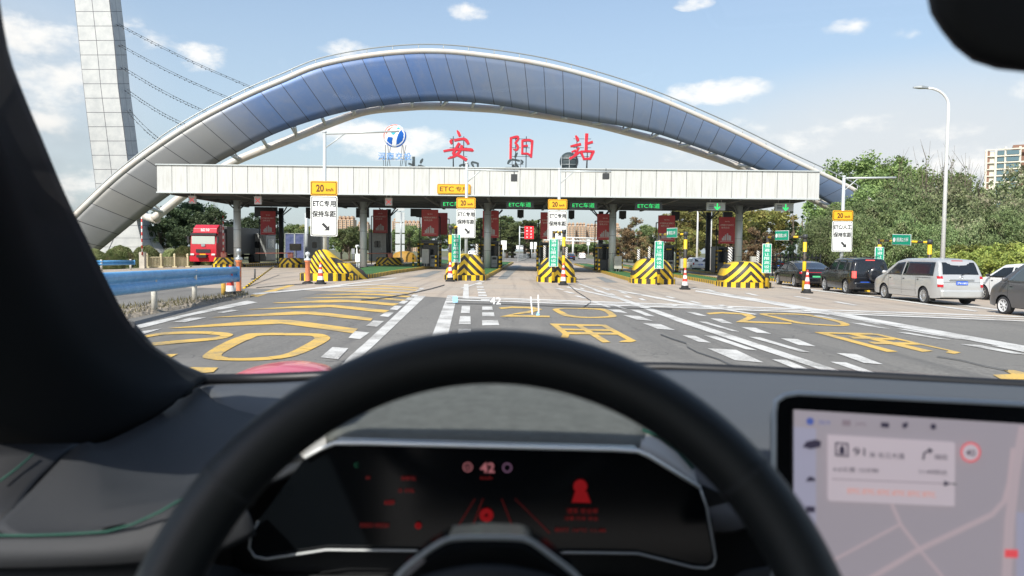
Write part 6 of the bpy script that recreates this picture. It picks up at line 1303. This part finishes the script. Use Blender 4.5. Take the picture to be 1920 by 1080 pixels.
# tall leaning-board panels (blue posters), left
for i, (x0, x1, lab) in enumerate(((535, 552, 'left one of the pair behind the brown board'), (553.5, 570.5, 'right one of the pair behind the brown board'))): 
    Yp = 90; a, b1 = P(x0, 492, Yp), P(x1, 438, Yp); w, h = b1.x - a.x, b1.z - a.z; tg = thing('poster_panel', 'tall blue and violet poster panel, ' + lab, 'poster', (a.x + w / 2, Yp, a.z)); f = MB(); f.box((0, 0, h / 2), (w, .1, h)); obj('panel', f, 'poster_blue', tg); f = MB(); f.box((0, -.03, h), (w + .1, .16, .08)); f.box((-w / 2, -.03, h / 2), (.08, .16, h)); f.box((w / 2, -.03, h / 2), (.08, .16, h)); f.box((-w / 2, 0, -.3), (.08, .1, .8)); f.box((w / 2, 0, -.3), (.08, .1, .8)); obj('frame', f, 'grey_metal', tg)
# vertical white post between booths
a = P(575, 488, 80); f = MB(); f.tube([(0, 0, 0), (0, 0, P(575, 399, 80).z - a.z)], .2, 10); f.box((0, 0, .1), (.7, .7, .2)); o = simple('pale_post', f, 'galv', 'pale round post standing right of the blue posters', 'post'); o.location = a
a = P(752, 490, 82); f = MB(); f.tube([(0, 0, 0), (0, 0, P(752, 398, 82).z - a.z)], .09, 8); f.box((0, 0, .1), (.6, .6, .2)); o = simple('grey_post', f, 'grey_metal', 'thin grey post left of the third red board', 'post'); o.location = a
a = P(750, 470, 120); f = MB()
for k in range(5): f.bevbox((0, 0, k * 1.75), (1.5, .15, 1.55), .06)
f.tube([(0, .2, -3), (0, .2, 8.5)], .12, 8); o = simple('stacked_sign_column', f, 'galv', 'column of stacked pale panels right of the silver booth', 'sign'); o.location = P(750, 468, 120)
# yellow tent-like heap far left of centre
a = P(758, 491, 84); f = MB(); f.lathe([(1.5, 0), (1.4, .6), (1.0, 1.05), (.5, 1.2), (.001, 1.22)], n=20, M=Matrix.Diagonal((1, .7, 1)).to_3x3()); o = simple('covered_heap', f, 'yellow_cover', 'yellow covered rounded heap right of the silver booth', 'heap') if mat('yellow_cover', (.36, .19, .02), .6, var=.2) else 0; o.location = a
bpy.data.objects.remove(_fo) if False else None
# ================================================================== THE CAR AROUND THE CAMERA
own = thing('own_car', 'dark cabin around the camera with black steering wheel, pillar, dashboard and touchscreen', 'car', (0.38, 0, 0))
mat('leather', (.007, .009, .010), .50, bump=.12, bscale=900); mat('dash_side_soft', (.021, .023, .026), .7, bump=.15, bscale=700); mat('dash_soft', (.068, .073, .080), .6, bump=.15, bscale=700); mat('dash_fabric', (.085, .09, .082), .85, var=.2, vscale=60, bump=.3, bscale=900); mat('dash_dark', (.012, .013, .015), .6)  # dash_side_soft is dash_soft again, with the left side's shade put into its colour
mat('pillar_cloth', (.013, .015, .017), .9, spec=.15); mat('gloss_black', (.003, .004, .005), .12); mat('satin_silver', (.78, .79, .77), .4, .1); mat('stitch', (.010, .065, .045), .8); mat('knee_black', (.006, .007, .008), .7); mat('light_trim', (.33, .32, .30), .6); mat('headliner', (.10, .10, .10), .9)
def gridP(rows_, nm, mt, thick=.012, sub=2, par=own, smooth=True, sup=3):
    """surface through (px,py,depth) control rows, smoothly resampled"""
    rs = [[P(*c_) for c_ in r] for r in rows_]
    def cr(l, k):
        o_ = []
        for i in range(len(l) - 1):
            p0, p1, p2, p3 = l[max(i - 1, 0)], l[i], l[i + 1], l[min(i + 2, len(l) - 1)]
            for q in range(k):
                t_ = q / k; o_.append(.5 * (2 * p1 + (p2 - p0) * t_ + (2 * p0 - 5 * p1 + 4 * p2 - p3) * t_ ** 2 + (3 * p1 - p0 - 3 * p2 + p3) * t_ ** 3))
        o_.append(l[-1]); return o_
    rs = [cr(r, sup) for r in rs]; cols_ = list(zip(*rs)); cols_ = [cr(list(c_), sup) for c_ in cols_]; f = MB(); f.grid([list(r) for r in zip(*cols_)], 0, smooth)
    return obj(nm, f, mt, par, True, solid=thick)
# steering wheel
WC = Vector((-.010, .37, 1.37)); TH = R_(25); WR, Wr = .183, .0165
def wp(a, r, off=0.0):  # point in wheel plane; a from the top clockwise, off along the axis towards the driver
    ax_ = Vector((0, -math.cos(TH), math.sin(TH)))
    return WC + Vector((r * math.sin(a), r * math.cos(a) * math.sin(TH), r * math.cos(a) * math.cos(TH))) + ax_ * off
sw = thing('steering_wheel', None, None, (0, 0, 0)); sw.parent = own; sw.location = WC - own.location
def ringpart(a0, a1, r, nm, mt, n=96, rr=WR, m_=18, squash=1.12):
    f = MB(); rows = []
    for i in range(n + 1):
        a = lerp(a0, a1, i / n); row = []
        for k in range(m_):
            b_ = 2 * math.pi * k / m_; row.append(wp(a, rr + r * math.cos(b_), r * squash * math.sin(b_)))
        rows.append(row)
    f.grid(rows, 0, True, close=True); return obj(nm, f, mt, sw, True)
ringpart(-math.pi, math.pi, Wr, 'rim', 'leather', 160)
mat('edge_grey', (.45, .48, .50), .4, .3); mat('seam_grey', (.018, .02, .022), .6)
for a in (-55, 52): ringpart(R_(a - .5), R_(a + .5), Wr + .0006, 'rim_seam', 'seam_grey', 3)
f = MB(); hubp = [(690, 1200), (745, 1080), (790, 1040), (838, 1013), (900, 1007), (985, 1010), (1030, 1040), (1085, 1085), (1140, 1200), (1140, 1500), (690, 1500)]
hp = [P(x, y, .40 + (1080 - y) * .00010) for x, y in hubp]; bk = [p + Vector((0, .05, -.01)) for p in hp]; n = len(hp)
f.add(hp + bk, [tuple(range(n)), tuple(range(2 * n - 1, n - 1, -1))] + [(i, i + n, (i + 1) % n + n, (i + 1) % n) for i in range(n)]); obj('hub', f, 'gloss_black', sw, True, bevel=.004)
hr = [P(x, y, .395 + (1080 - y) * .0001) for x, y in spl([(700, 1150), (745, 1082), (790, 1042), (832, 1015), (862, 1009), (905, 1008), (960, 1009), (992, 1014), (1030, 1040), (1085, 1085), (1120, 1150)], 40)]
f = MB(); f.tube(hr, .0014, 8); obj('hub_trim', f, 'grey_metal', sw, True)
f = MB(); hd = []
for i in range(9):
    t_ = i / 8; hd.append([P(915 + (k / 12 - .5) * 2 * (120 + 90 * t_), 1062 + 120 * t_ + 26 * ((k / 12 - .5) * 2) ** 2, .385 - .012 * math.sin(t_ * 1.5)) for k in range(13)])
f.grid(hd, 0, True); obj('airbag_cover', f, 'dash_dark', sw, True, solid=.01)
for a0, s_ in ((100, 1), (-100, -1)):
    f = MB(); rows = []
    for i in range(9):
        t_ = i / 8; r0 = lerp(WR - .01, .05, t_); row = [wp(R_(a0) + s_ * R_(lerp(-9, 12, k / 6)) * (1 + t_), r0, .004 * math.sin(t_ * 3)) for k in range(7)]; rows.append(row)
    f.grid(rows, 0, True); obj('spoke', f, 'gloss_black', sw, True, solid=.015)
# dashboard top: far edge at the windscreen base, falling towards the driver
gridP([[(350, 722, 1.17), (500, 722, 1.17), (640, 714, 1.17), (800, 704, 1.18), (1000, 698, 1.18), (1255, 698, 1.16), (1450, 705, 1.14), (1700, 718, 1.12), (1930, 730, 1.10), (2300, 753, 1.08)],
       [(400, 750, 1.06), (500, 750, 1.02), (620, 765, .95), (800, 735, .96), (1000, 735, .96), (1255, 735, .98), (1450, 735, .98), (1700, 742, .96), (1930, 755, .95), (2300, 775, .94)],
       [(430, 830, .96), (500, 860, .90), (600, 880, .84), (800, 800, .84), (1000, 805, .84), (1300, 850, .80), (1450, 820, .82), (1700, 830, .82), (1930, 840, .82), (2300, 860, .82)],
       [(440, 900, .88), (500, 920, .86), (600, 950, .84), (800, 960, .80), (1000, 960, .80), (1320, 1000, .74), (1450, 980, .74), (1700, 980, .76), (1930, 985, .76), (2300, 990, .76)]], 'dashboard', 'dash_soft', .008)
gridP([[(350, 716, 1.16), (480, 723, 1.165), (580, 719, 1.17), (660, 713, 1.17)], [(318, 768, 1.0), (420, 800, .94), (530, 815, .88), (640, 830, .80)], [(200, 832, .86), (300, 890, .78), (380, 915, .72), (460, 920, .70)], [(147, 838, .82), (180, 930, .72), (280, 955, .68), (400, 925, .68)], [(60, 925, .74), (80, 985, .68), (200, 1000, .655), (330, 958, .66)], [(-10, 992, .68), (30, 1008, .66), (120, 1006, .648), (260, 985, .652)]], 'dash_side', 'dash_side_soft', .006)
gridP([[(-80, 1010, .655), (0, 1009, .65), (100, 1008, .645), (200, 1002, .645), (270, 980, .65), (340, 948, .66), (420, 905, .67)], [(-80, 1040, .645), (0, 1040, .64), (100, 1038, .635), (200, 1034, .635), (290, 1022, .64), (380, 1000, .65), (460, 950, .66)], [(-80, 1066, .65), (0, 1064, .645), (100, 1062, .64), (200, 1058, .64), (300, 1050, .645), (400, 1035, .655), (480, 1000, .665)]], 'dash_fascia', 'dash_side_soft', .006)
f = MB(); f.tube([P(x, y, d) for x, y, d in [(-60, 1004, .652), (0, 1004, .646), (60, 1004, .643), (120, 1002, .641), (200, 997, .641), (250, 983, .639), (300, 960, .642), (350, 930, .646)]], .0012, 6); obj('stitching', f, 'stitch', own, True)
gridP([[(-200, 860, .75), (-60, 840, .78), (60, 838, .80), (147, 836, .83)], [(-200, 1000, .70), (-80, 960, .72), (0, 930, .74), (70, 905, .77)], [(-200, 1100, .66), (-80, 1060, .68), (-12, 996, .69), (30, 960, .71)]], 'door_corner', 'dash_dark', .01)
f = MB(); f.tube([P(0, 902, .74), P(30, 880, .76), P(62, 852, .78)], .0012, 6); obj('stitching', f, 'stitch', own, True)
gridP([[(-100, 1067, .665), (300, 1054, .66), (430, 1062, .70), (500, 1078, .73), (1000, 1078, .735), (1330, 1090, .735), (1480, 1060, .70), (2200, 1040, .70)], [(-100, 1400, .66), (300, 1400, .66), (430, 1400, .68), (500, 1400, .7), (1000, 1400, .7), (1330, 1400, .7), (1480, 1400, .7), (2200, 1400, .7)]], 'knee_panel', 'knee_black', .01)
# cowl over the instruments
gridP([[(600, 716, .98), (760, 706, 1.0), (920, 702, 1.0), (1080, 704, 1.0), (1240, 720, .98)], [(600, 764, .86), (760, 752, .88), (920, 750, .88), (1080, 756, .88), (1230, 772, .86)], [(612, 826, .745), (760, 828, .745), (920, 832, .745), (1080, 838, .745), (1198, 846, .745)]], 'instrument_cowl', 'dash_fabric', .006)
gridP([[(640, 790, .80), (615, 812, .77), (560, 850, .75)], [(628, 832, .742), (600, 845, .74), (572, 862, .735)]], 'cowl_side', 'light_trim', .004); gridP([[(1205, 806, .80), (1250, 826, .78), (1300, 880, .75)], [(1199, 845, .742), (1240, 868, .738), (1308, 916, .735)]], 'cowl_side', 'light_trim', .004)
f = MB(); f.tube([P(x, y, d) for x, y, d in [(1205, 806, .79), (1240, 822, .775), (1270, 845, .76), (1300, 878, .745)]], .0018, 6); obj('stitching', f, 'stitch', own, True)
# instrument display
CL = [(628, 829), (1196, 845), (1310, 912), (1335, 975), (1345, 1050), (1335, 1066), (1310, 1068), (1196, 1040), (612, 1031), (490, 1050), (470, 1040), (468, 1015), (482, 980), (572, 858)]
clus = thing('instrument_display', None, None, (0, 0, 0)); clus.parent = own
cp = [P(x, y, .72) for x, y in CL]; bk = [p + Vector((0, .02, 0)) for p in cp]; n = len(cp); f = MB(); f.add(cp + bk, [tuple(range(n)), tuple(range(2 * n - 1, n - 1, -1))] + [(i, i + n, (i + 1) % n + n, (i + 1) % n) for i in range(n)]); obj('glass_panel', f, 'gloss_black', clus, True)
sp = [P(x, y, .752) for x, y in [(430, 1120), (445, 900), (575, 852), (628, 832), (1198, 850), (1310, 905), (1425, 960), (1440, 1120)]]; f = MB(); f.add(sp, [tuple(range(len(sp)))]); obj('shroud', f, 'knee_black', clus, True, solid=.006)
def seg(pts, r, mt, nm, d=.716): f = MB(); f.tube([P(x, y, d) for x, y in pts], r, 8); return obj(nm, f, mt, clus, True)
seg([(572, 858), (600, 842), (628, 831), (680, 831), (1150, 843), (1196, 846), (1215, 854), (1312, 914)], .0021, 'satin_silver', 'bright_frame')
seg([(1312, 914), (1325, 950), (1342, 1045), (1338, 1060), (1325, 1066), (1300, 1064), (1196, 1038), (1130, 1037), (612, 1031), (500, 1048), (478, 1044), (467, 1028), (470, 1005), (484, 978)], .0012, 'grey_metal', 'lower_frame')
mat('red_glow', (.05, .0, .0), .5, emit=((1, .01, .02), .11)); mat('dim_red', (.1, .0, .0), .5, emit=((.6, .03, .03), .09)); mat('pink_glow', (.08, .03, .03), .5, emit=((.95, .32, .36), .20)); mat('violet_glow', (.1, .05, .1), .5, emit=((.3, .15, .25), .25)); mat('green_glow', (.0, .1, .05), .5, emit=((.05, .5, .2), .05))
def ctext(body, x, y, h, mt, w=None, d=.7175, nm='reading', par=None, tilt=0.013, bold=.01):
    par = par or clus; vs, fs = text2d(body, h, w, bold=bold); f = MB(); f.add([P(x + v.x, y - v.y + v.x * tilt, d) for v in vs], fs); return obj(nm, f, mt, par, True)
ctext('42', 914, 877, 19, 'pink_glow', 27, bold=.03); ctext('km/h', 912, 896, 6, 'dim_red', 22)
def cdisc(x, y, r, mt, nm, inner=None): 
    f = MB(); n = 24
    if inner: f.add([P(x + q * math.cos(a * .2618), y + q * math.sin(a * .2618), .7175) for a in range(n) for q in (inner, r)], [(2 * k, 2 * k + 1, (2 * k + 3) % (2 * n), (2 * k + 2) % (2 * n)) for k in range(n)])
    else: f.add([P(x + r * math.cos(a * .2618), y + r * math.sin(a * .2618), .7175) for a in range(n)], [tuple(range(n))])
    return obj(nm, f, mt, clus, True)
cdisc(877, 876, 9, 'pink_glow', 'limit_icon', 7); cdisc(951, 877, 9, 'violet_glow', 'assist_icon', 6.5); ctext('60', 877, 876, 6, 'pink_glow'); cdisc(912, 966, 13, 'red_glow', 'car_icon', 3); cdisc(784, 986, 6, 'red_glow', 'warning_icon', 2)
ctext('88%', 766, 897, 7, 'dim_red', 28); ctext('0 0%', 762, 920, 7, 'dim_red', 30); ctext('620', 730, 942, 8, 'red_glow', 18); ctext('ODO 09550', 702, 985, 8, 'dim_red', 54); ctext('00', 690, 896, 6, 'dim_red'); ctext('C', 668, 872, 8, 'green_glow')
cdisc(1088, 912, 13, 'red_glow', 'belt_icon'); f = MB(); f.add([P(x, y, .7176) for x, y in [(1072, 942), (1108, 943), (1100, 922), (1078, 922)]], [(0, 1, 2, 3)]); obj('belt_icon', f, 'red_glow', clus, True)
ctext('请系 安全带', 1092, 958, 10, 'dim_red', 58); ctext('注意 行车 安全', 1090, 972, 8, 'dim_red', 64); ctext('前行 16℃ 11:48', 1088, 994, 8, 'dim_red', 96)
f = MB()
for a, b1, c1, d1 in ((850, 1000, 890, 935), (880, 1000, 905, 935), (965, 1000, 940, 935), (1030, 1000, 965, 935)): f.add([P(a, b1, .7178), P(a + 2, b1, .7178), P(c1 + 1, d1, .7178), P(c1, d1, .7178)], [(0, 1, 2, 3)])
obj('lane_lines', f, 'dim_red', clus, True)
# centre touchscreen
scr = thing('touchscreen', None, None, (0, 0, 0)); scr.parent = own
A0, A1, A2 = P(1488, 768, .615), P(2100, 806, .60), P(1495, 1180, .565)
sn = (A1 - A0).cross(A2 - A0).normalized(); sn = sn if sn.dot(CAM - A0) > 0 else -sn
def S(px, py, off=0.0):
    r = pray(px, py); o0 = A0 + sn * off; t_ = (o0 - CAM).dot(sn) / r.dot(sn); return CAM + r * t_
def spoly(pts, off, mt, nm, th=None):
    f = MB(); a = [S(x, y, off) for x, y in pts]; n = len(a)
    if th: b_ = [p - sn * th for p in a]; f.add(a + b_, [tuple(range(n)), tuple(range(2 * n - 1, n - 1, -1))] + [(i, i + n, (i + 1) % n + n, (i + 1) % n) for i in range(n)])
    else: f.add(a, [tuple(range(n))])
    return obj(nm, f, mt, scr, True)
spoly([(1452, 1250), (1454, 775), (1458, 755), (1472, 745), (1495, 741), (1920, 763), (2160, 776), (2160, 1250)], -.002, 'gloss_black', 'bezel', .014)
f = MB(); f.tube([S(x, y, -.004) for x, y in [(1450, 1200), (1452, 775), (1456, 753), (1471, 743), (1495, 739), (1920, 760), (2160, 773)]], .0026, 8); obj('metal_edge', f, 'edge_grey', scr, True)
def em(nm, c_, s_): mat(nm, c_, .5, emit=(c_, s_), spec=.2)
em('scr_bg', (.285, .252, .275), 0.60); em('scr_card', (.42, .36, .385), 0.64); em('scr_road', (.36, .29, .305), 0.64); em('scr_ink', (.035, .03, .05), 0.64); em('scr_blue', (.06, .09, .28), 0.64); em('scr_orange', (.55, .19, .12), 0.64); em('scr_red', (.62, .07, .08), 0.64); em('scr_grey', (.20, .16, .18), 0.64); em('scr_lilac', (.27, .26, .33), 0.64)
spoly([(1488, 768), (2130, 808), (2130, 1220), (1488, 1220)], .0006, 'scr_bg', 'display')
spoly([(1488, 800), (1530, 803), (1530, 1220), (1488, 1220)], .0009, 'scr_lilac', 'side_bar')
def road(pts, w, mt, nm, off=.0012):
    for (a, b1), (c1, d1) in zip(pts[:-1], pts[1:]):
        dx, dy = c1 - a, d1 - b1; q = math.hypot(dx, dy); nx, ny = -dy / q * w, dx / q * w; spoly([(a + nx, b1 + ny), (c1 + nx, d1 + ny), (c1 - nx, d1 - ny), (a - nx, b1 - ny)], off, mt, nm)
def rd(pts, w, mt, off=.0012):
    f = MB(); l, r_ = [], []
    for i, (x, y) in enumerate(pts):
        a, c1 = pts[max(0, i - 1)], pts[min(len(pts) - 1, i + 1)]; dx, dy = c1[0] - a[0], c1[1] - a[1]; q = math.hypot(dx, dy); l.append(S(x - dy / q * w, y + dx / q * w, off)); r_.append(S(x + dy / q * w, y - dx / q * w, off))
    f.grid([l, r_]); obj('map_road', f, mt, scr, True)
rd([(1500, 1160), (1640, 1080), (1724, 1030), (1860, 965), (1883, 940), (1893, 905), (1900, 840)], 5, 'scr_road'); rd([(1560, 1052), (1690, 982)], 2.5, 'scr_road', .0014); rd([(1672, 945), (1690, 985), (1726, 1032)], 3, 'scr_road', .0016); rd([(1920, 800), (1905, 880), (1893, 980), (1888, 1080), (1890, 1150)], 9, 'scr_road', .0018); rd([(1724, 1030), (1800, 1120)], 2.5, 'scr_road', .002)
spoly([(1906, 960), (1990, 966), (1990, 1200), (1906, 1200)], .0013, 'scr_lilac', 'map_area'); spoly([(1884, 1030), (1909, 1031), (1909, 1046), (1884, 1045)], .0024, 'scr_red', 'traffic_mark')
spoly([(1552, 815), (1788, 829), (1791, 833), (1790, 949), (1784, 949), (1556, 939), (1552, 935)], .0022, 'scr_card', 'route_card')
def stext(body, x, y, h, mt, w=None, bold=.005, off=.003): vs, fs = text2d(body, h, w, bold=bold); f = MB(); f.add([S(x + v.x, y - v.y + v.x * .045, off) for v in vs], fs); return obj('screen_text', f, mt, scr, True)
stext('91', 1611, 847, 15, 'scr_ink', 22); stext('米 长江大道', 1663, 854, 11, 'scr_ink', 66); stext('随后', 1765, 857, 10, 'scr_ink', 24); stext('6.6公里 15分钟', 1605, 881, 9, 'scr_ink', 84); stext('11:49到达', 1750, 885, 9, 'scr_ink', 52); stext('ETC ETC ETC ETC ETC ETC', 1672, 924, 9, 'scr_orange', 164)
rd([(1560, 898), (1776, 907)], .8, 'scr_grey', .0032); spoly([(1770, 901), (1783, 907), (1770, 912)], .0034, 'scr_ink', 'route_arrow'); spoly([(1784, 906), (1793, 906.5), (1793, 909), (1784, 908.5)], .0036, 'stitch', 'route_end')
def sring(x, y, r, ri, mt, nm, off=.003): f = MB(); n = 28; f.add([S(x + q * math.cos(a * 6.2832 / n), y + q * math.sin(a * 6.2832 / n), off) for a in range(n) for q in (ri, r)], [(2 * k, 2 * k + 1, (2 * k + 3) % (2 * n), (2 * k + 2) % (2 * n)) for k in range(n)]); obj(nm, f, mt, scr, True)
sring(1820, 848, 19, 15.5, 'scr_red', 'speed_limit'); sring(1820, 848, 15.5, .1, 'scr_card', 'speed_limit', .0031); stext('40', 1820, 849, 12, 'scr_ink', 17, off=.0036)
spoly([(1566, 829), (1591, 831), (1591, 857), (1566, 855)], .003, 'scr_ink', 'exit_icon'); spoly([(1569, 832), (1588, 834), (1588, 854), (1569, 852)], .0034, 'scr_card', 'exit_icon'); spoly([(1575, 836), (1583, 836.5), (1584, 852), (1573, 851)], .0038, 'scr_ink', 'exit_icon')
rd([(1731, 862), (1733, 850), (1741, 845), (1744, 845)], 1.8, 'scr_ink', .003); spoly([(1741, 839), (1750, 845), (1742, 851)], .0034, 'scr_ink', 'turn_arrow')
sring(1519, 790, 7, .1, 'scr_blue', 'menu_icon'); stext('5G 0', 1546, 792, 7, 'scr_blue', 20); spoly([(1579, 787), (1595, 788), (1595, 799), (1579, 798)], .003, 'scr_grey', 'battery_icon'); stext('34%', 1614, 795, 8, 'scr_grey', 22); spoly([(1652, 792), (1667, 793), (1667, 802), (1652, 801)], .003, 'scr_ink', 'camera_icon'); spoly([(1691, 795), (1702, 791), (1702, 800), (1694, 804)], .003, 'scr_ink', 'arrow_icon'); sring(1750, 800, 5.5, .1, 'scr_ink', 'sun_icon')
spoly([(1505, 838), (1512, 828), (1530, 824), (1540, 828), (1538, 838), (1520, 842)], .003, 'scr_ink', 'car_icon'); spoly([(1512, 900), (1518, 893), (1527, 896), (1529, 902), (1512, 903)], .003, 'scr_ink', 'cloud_icon'); spoly([(1512, 949), (1528, 950), (1528, 961), (1512, 960)], .003, 'scr_ink', 'panel_icon')
f = MB(); p_ = S(1760, 1100, -.03); f.box(p_ + Vector((0, .05, -.02)), (.12, .08, .1)); obj('stand', f, 'dash_dark', scr, True)
# windscreen pillar at left
inner = [(-60, -330), (-25, -60), (0, 92), (33, 183), (67, 262), (110, 362), (150, 443), (198, 540), (240, 613), (282, 658), (335, 690), (384, 714)]
dI = [.55, .60, .64, .68, .72, .78, .84, .90, .96, 1.02, 1.07, 1.12]
mid = [(-160, -200), (-120, 20), (-95, 150), (-70, 250), (-45, 340), (-10, 450), (25, 540), (70, 630), (120, 690), (190, 735), (260, 755), (350, 738)]
outr = [(-500, -100), (-460, 100), (-420, 250), (-380, 350), (-330, 450), (-280, 560), (-220, 660), (-150, 740), (-80, 800), (20, 835), (140, 842), (250, 802)]
gridP([[(a, b_, d) for (a, b_), d in zip(inner, dI)], [(a * .6 + c_ * .4 + (-6), b_ * .6 + d2 * .4, d - .07) for (a, b_), (c_, d2), d in zip(inner, mid, dI)], [(a, b_, d - .12) for (a, b_), d in zip(mid, dI)], [(a, b_, d - .16) for (a, b_), d in zip(outr, dI)]], 'windscreen_pillar', 'pillar_cloth', .012)
f = MB(); f.box((.38, 1.235, .82), (1.96, .03, 1.06)); obj('firewall', f, 'knee_black', own, True)
f = MB(); f.box((-.545, .75, .80), (.03, 1.0, 1.0)); f.box((1.33, .75, .80), (.03, 1.0, 1.0)); obj('side_lining', f, 'knee_black', own, True)
# gasket
gk = [P(x, y, d) for x, y, d in [(240, 612, 1.0), (282, 660, 1.05), (335, 693, 1.1), (384, 712, 1.15), (480, 711, 1.18), (560, 708, 1.19), (800, 696, 1.20), (1050, 688, 1.20), (1255, 690, 1.18), (1400, 696, 1.16), (1600, 706, 1.15), (1920, 724, 1.12), (2300, 745, 1.1)]]
f = MB(); f.tube(gk, .0095, 8); obj('windscreen_seal', f, 'black', own, True)
# bonnet with wing crest at left
f = MB(); rows = []
for i in range(13):
    y = 1.32 + i * .12; t_ = i / 12; row = []
    for k in range(29):
        x = -.62 + k * .07; z = 1.185 - .10 * t_ ** 1.6 - .05 * ((x - .38) / 1.0) ** 2 + .085 * math.exp(-((x + .43) / .15) ** 2) * (1 - .35 * t_); row.append(Vector((x, y, z)))
    rows.append(row)
f.grid(rows, 0, True); bon = obj('bonnet', f, 'paint_red', own, True, solid=.01)
f = MB(); cen = P(522, 716, 1.75); rr_ = (522 - 415) / FPX * 1.75; f.lathe([(.001, .041), (rr_ * .3, .038), (rr_ * .6, .029), (rr_ * .85, .014), (rr_ * 1.05, -.02), (rr_ * 1.2, -.12)], cen + Vector((0, 0, .0)), 36, M=Matrix.Diagonal((1, 2.0, .93)).to_3x3()); mat('wing_red', (.62, .06, .10), .3, coat=.5); obj('wing_crest', f, 'wing_red', own, True)
# body shell behind the camera: roof, doors, pillars, rear
f = MB(); f.box((.38, -.75, 1.90), (1.55, 2.1, .06)); obj('roof', f, 'headliner', own, True, bevel=.02)
f = MB(); f.box((-.52, -.35, .80), (.08, 2.0, .80)); f.box((1.28, -.35, .80), (.08, 2.0, .80)); obj('door_panel', f, 'dash_dark', own, True)
f = MB()
for x in (-.46, 1.22): f.box((x, -.6, 1.55), (.06, .16, .7)); f.box((x, -1.6, 1.5), (.08, .3, .8))
obj('side_pillar', f, 'headliner', own, True); f = MB(); f.box((.38, -1.85, .9), (1.6, .08, 1.0)); f.box((.38, -.2, .3), (1.7, 2.8, .06)); obj('rear_body', f, 'dash_dark', own, True)
f = MB(); f.tube([P(1990, 560, 1.25) + Vector((.35, -.1, -.1)), P(1990, 100, .9) + Vector((.42, 0, 0)), (1.18, .2, 1.88)], .03, 10); obj('far_pillar', f, 'pillar_cloth', own, True)
# rear-view mirror housing
mr_ = [(1734, -160), (1736, -15), (1744, 26), (1764, 58), (1788, 88), (1822, 115), (1868, 130), (1930, 137), (2050, 130), (2150, 90), (2200, 10), (2200, -160)]
f = MB(); mp_ = [P(x, y, .42) for x, y in mr_]; cM = sum(mp_, Vector()) / len(mp_); rows = []
for s_, dy in ((.0004, -.012), (.6, -.012), (.92, -.009), (1, 0), (.985, .02), (.9, .045), (.6, .06), (.0004, .065)): rows.append([CAM + (cM + (p - cM) * s_ - CAM) * (1 + dy / .42) for p in mp_])
f.grid(rows, 0, True, close=True); obj('rear_view_mirror', f, 'knee_black', own, True)
# windscreen glass: thin, faint reflection, light dust
m = bpy.data.materials.new('windscreen_glass'); m.use_nodes = True; MAT['windscreen_glass'] = m; t = m.node_tree; t.nodes.clear()
o_ = N(t, 'ShaderNodeOutputMaterial'); tr = N(t, 'ShaderNodeBsdfTransparent'); tr.inputs[0].default_value = (.965, .985, .975, 1); gl = N(t, 'ShaderNodeBsdfGlossy'); gl.inputs['Roughness'].default_value = .02; mx = N(t, 'ShaderNodeMixShader'); mx.inputs[0].default_value = .035
tc = N(t, 'ShaderNodeTexCoord'); sm = mapr(t, noise(t, scaled(t, tc.outputs['Object'], (5, 5, 1.6)), 1.6, 4, .55), .42, .72, 0, .34); sxx = N(t, 'ShaderNodeSeparateXYZ'); L(t, tc.outputs['Object'], sxx.inputs[0]); msk = mapr(t, sxx.outputs[0], -.62, -.86, 0, 1)
df = N(t, 'ShaderNodeBsdfDiffuse'); df.inputs[0].default_value = (.12, .12, .12, 1); m2 = N(t, 'ShaderNodeMixShader'); L(t, math_(t, 'MULTIPLY', sm, msk), m2.inputs[0])
L(t, tr.outputs[0], mx.inputs[1]); L(t, gl.outputs[0], mx.inputs[2]); L(t, mx.outputs[0], m2.inputs[1]); L(t, df.outputs[0], m2.inputs[2]); L(t, m2.outputs[0], o_.inputs[0])
f = MB(); rows = []
for i in range(9):
    t_ = i / 8; rows.append([Vector((lerp(-.62, 1.40, k / 16) , lerp(1.22, .28, t_) - .10 * abs(k / 8 - 1) ** 2.2, lerp(1.40, 1.89, t_))) for k in range(17)])
f.grid(rows, 0, True); obj('windscreen', f, 'windscreen_glass', own, True)
# head-up display image, hanging over the bonnet
em('hud_white', (.7, .76, .76), .42); em('hud_blue', (.25, .6, .85), .5)
hud = thing('head_up_display', None, None, (0, 0, 0)); hud.parent = own
def ht(body, x, y, h, mt, w=None): vs, fs = text2d(body, h, w); f = MB(); f.add([P(x + v.x, y - v.y, 2.6) for v in vs], fs); obj('hud_text', f, mt, hud, True)
ht('42', 929, 564, 13, 'hud_white', 20)
f = MB()
for l in ([(994, 556), (996, 556), (999, 590), (997, 590)], [(1008, 553), (1010, 553), (1011, 587), (1009, 587)]): f.add([P(x, y, 2.6) for x, y in l], [(0, 1, 2, 3)])
obj('lane_mark', f, 'hud_white', hud, True); f = MB(); f.add([P(x, y, 2.6) for x, y in [(1005, 591), (1012, 591), (1008.5, 584)]], [(0, 1, 2)]); f.add([P(x, y, 2.6) for x, y in [(849, 556), (858, 556), (858, 567), (849, 567)]], [(0, 1, 2, 3)]); obj('arrow_mark', f, 'hud_blue', hud, True)
bpy.data.objects.remove(_fo); bpy.data.curves.remove(_fc)
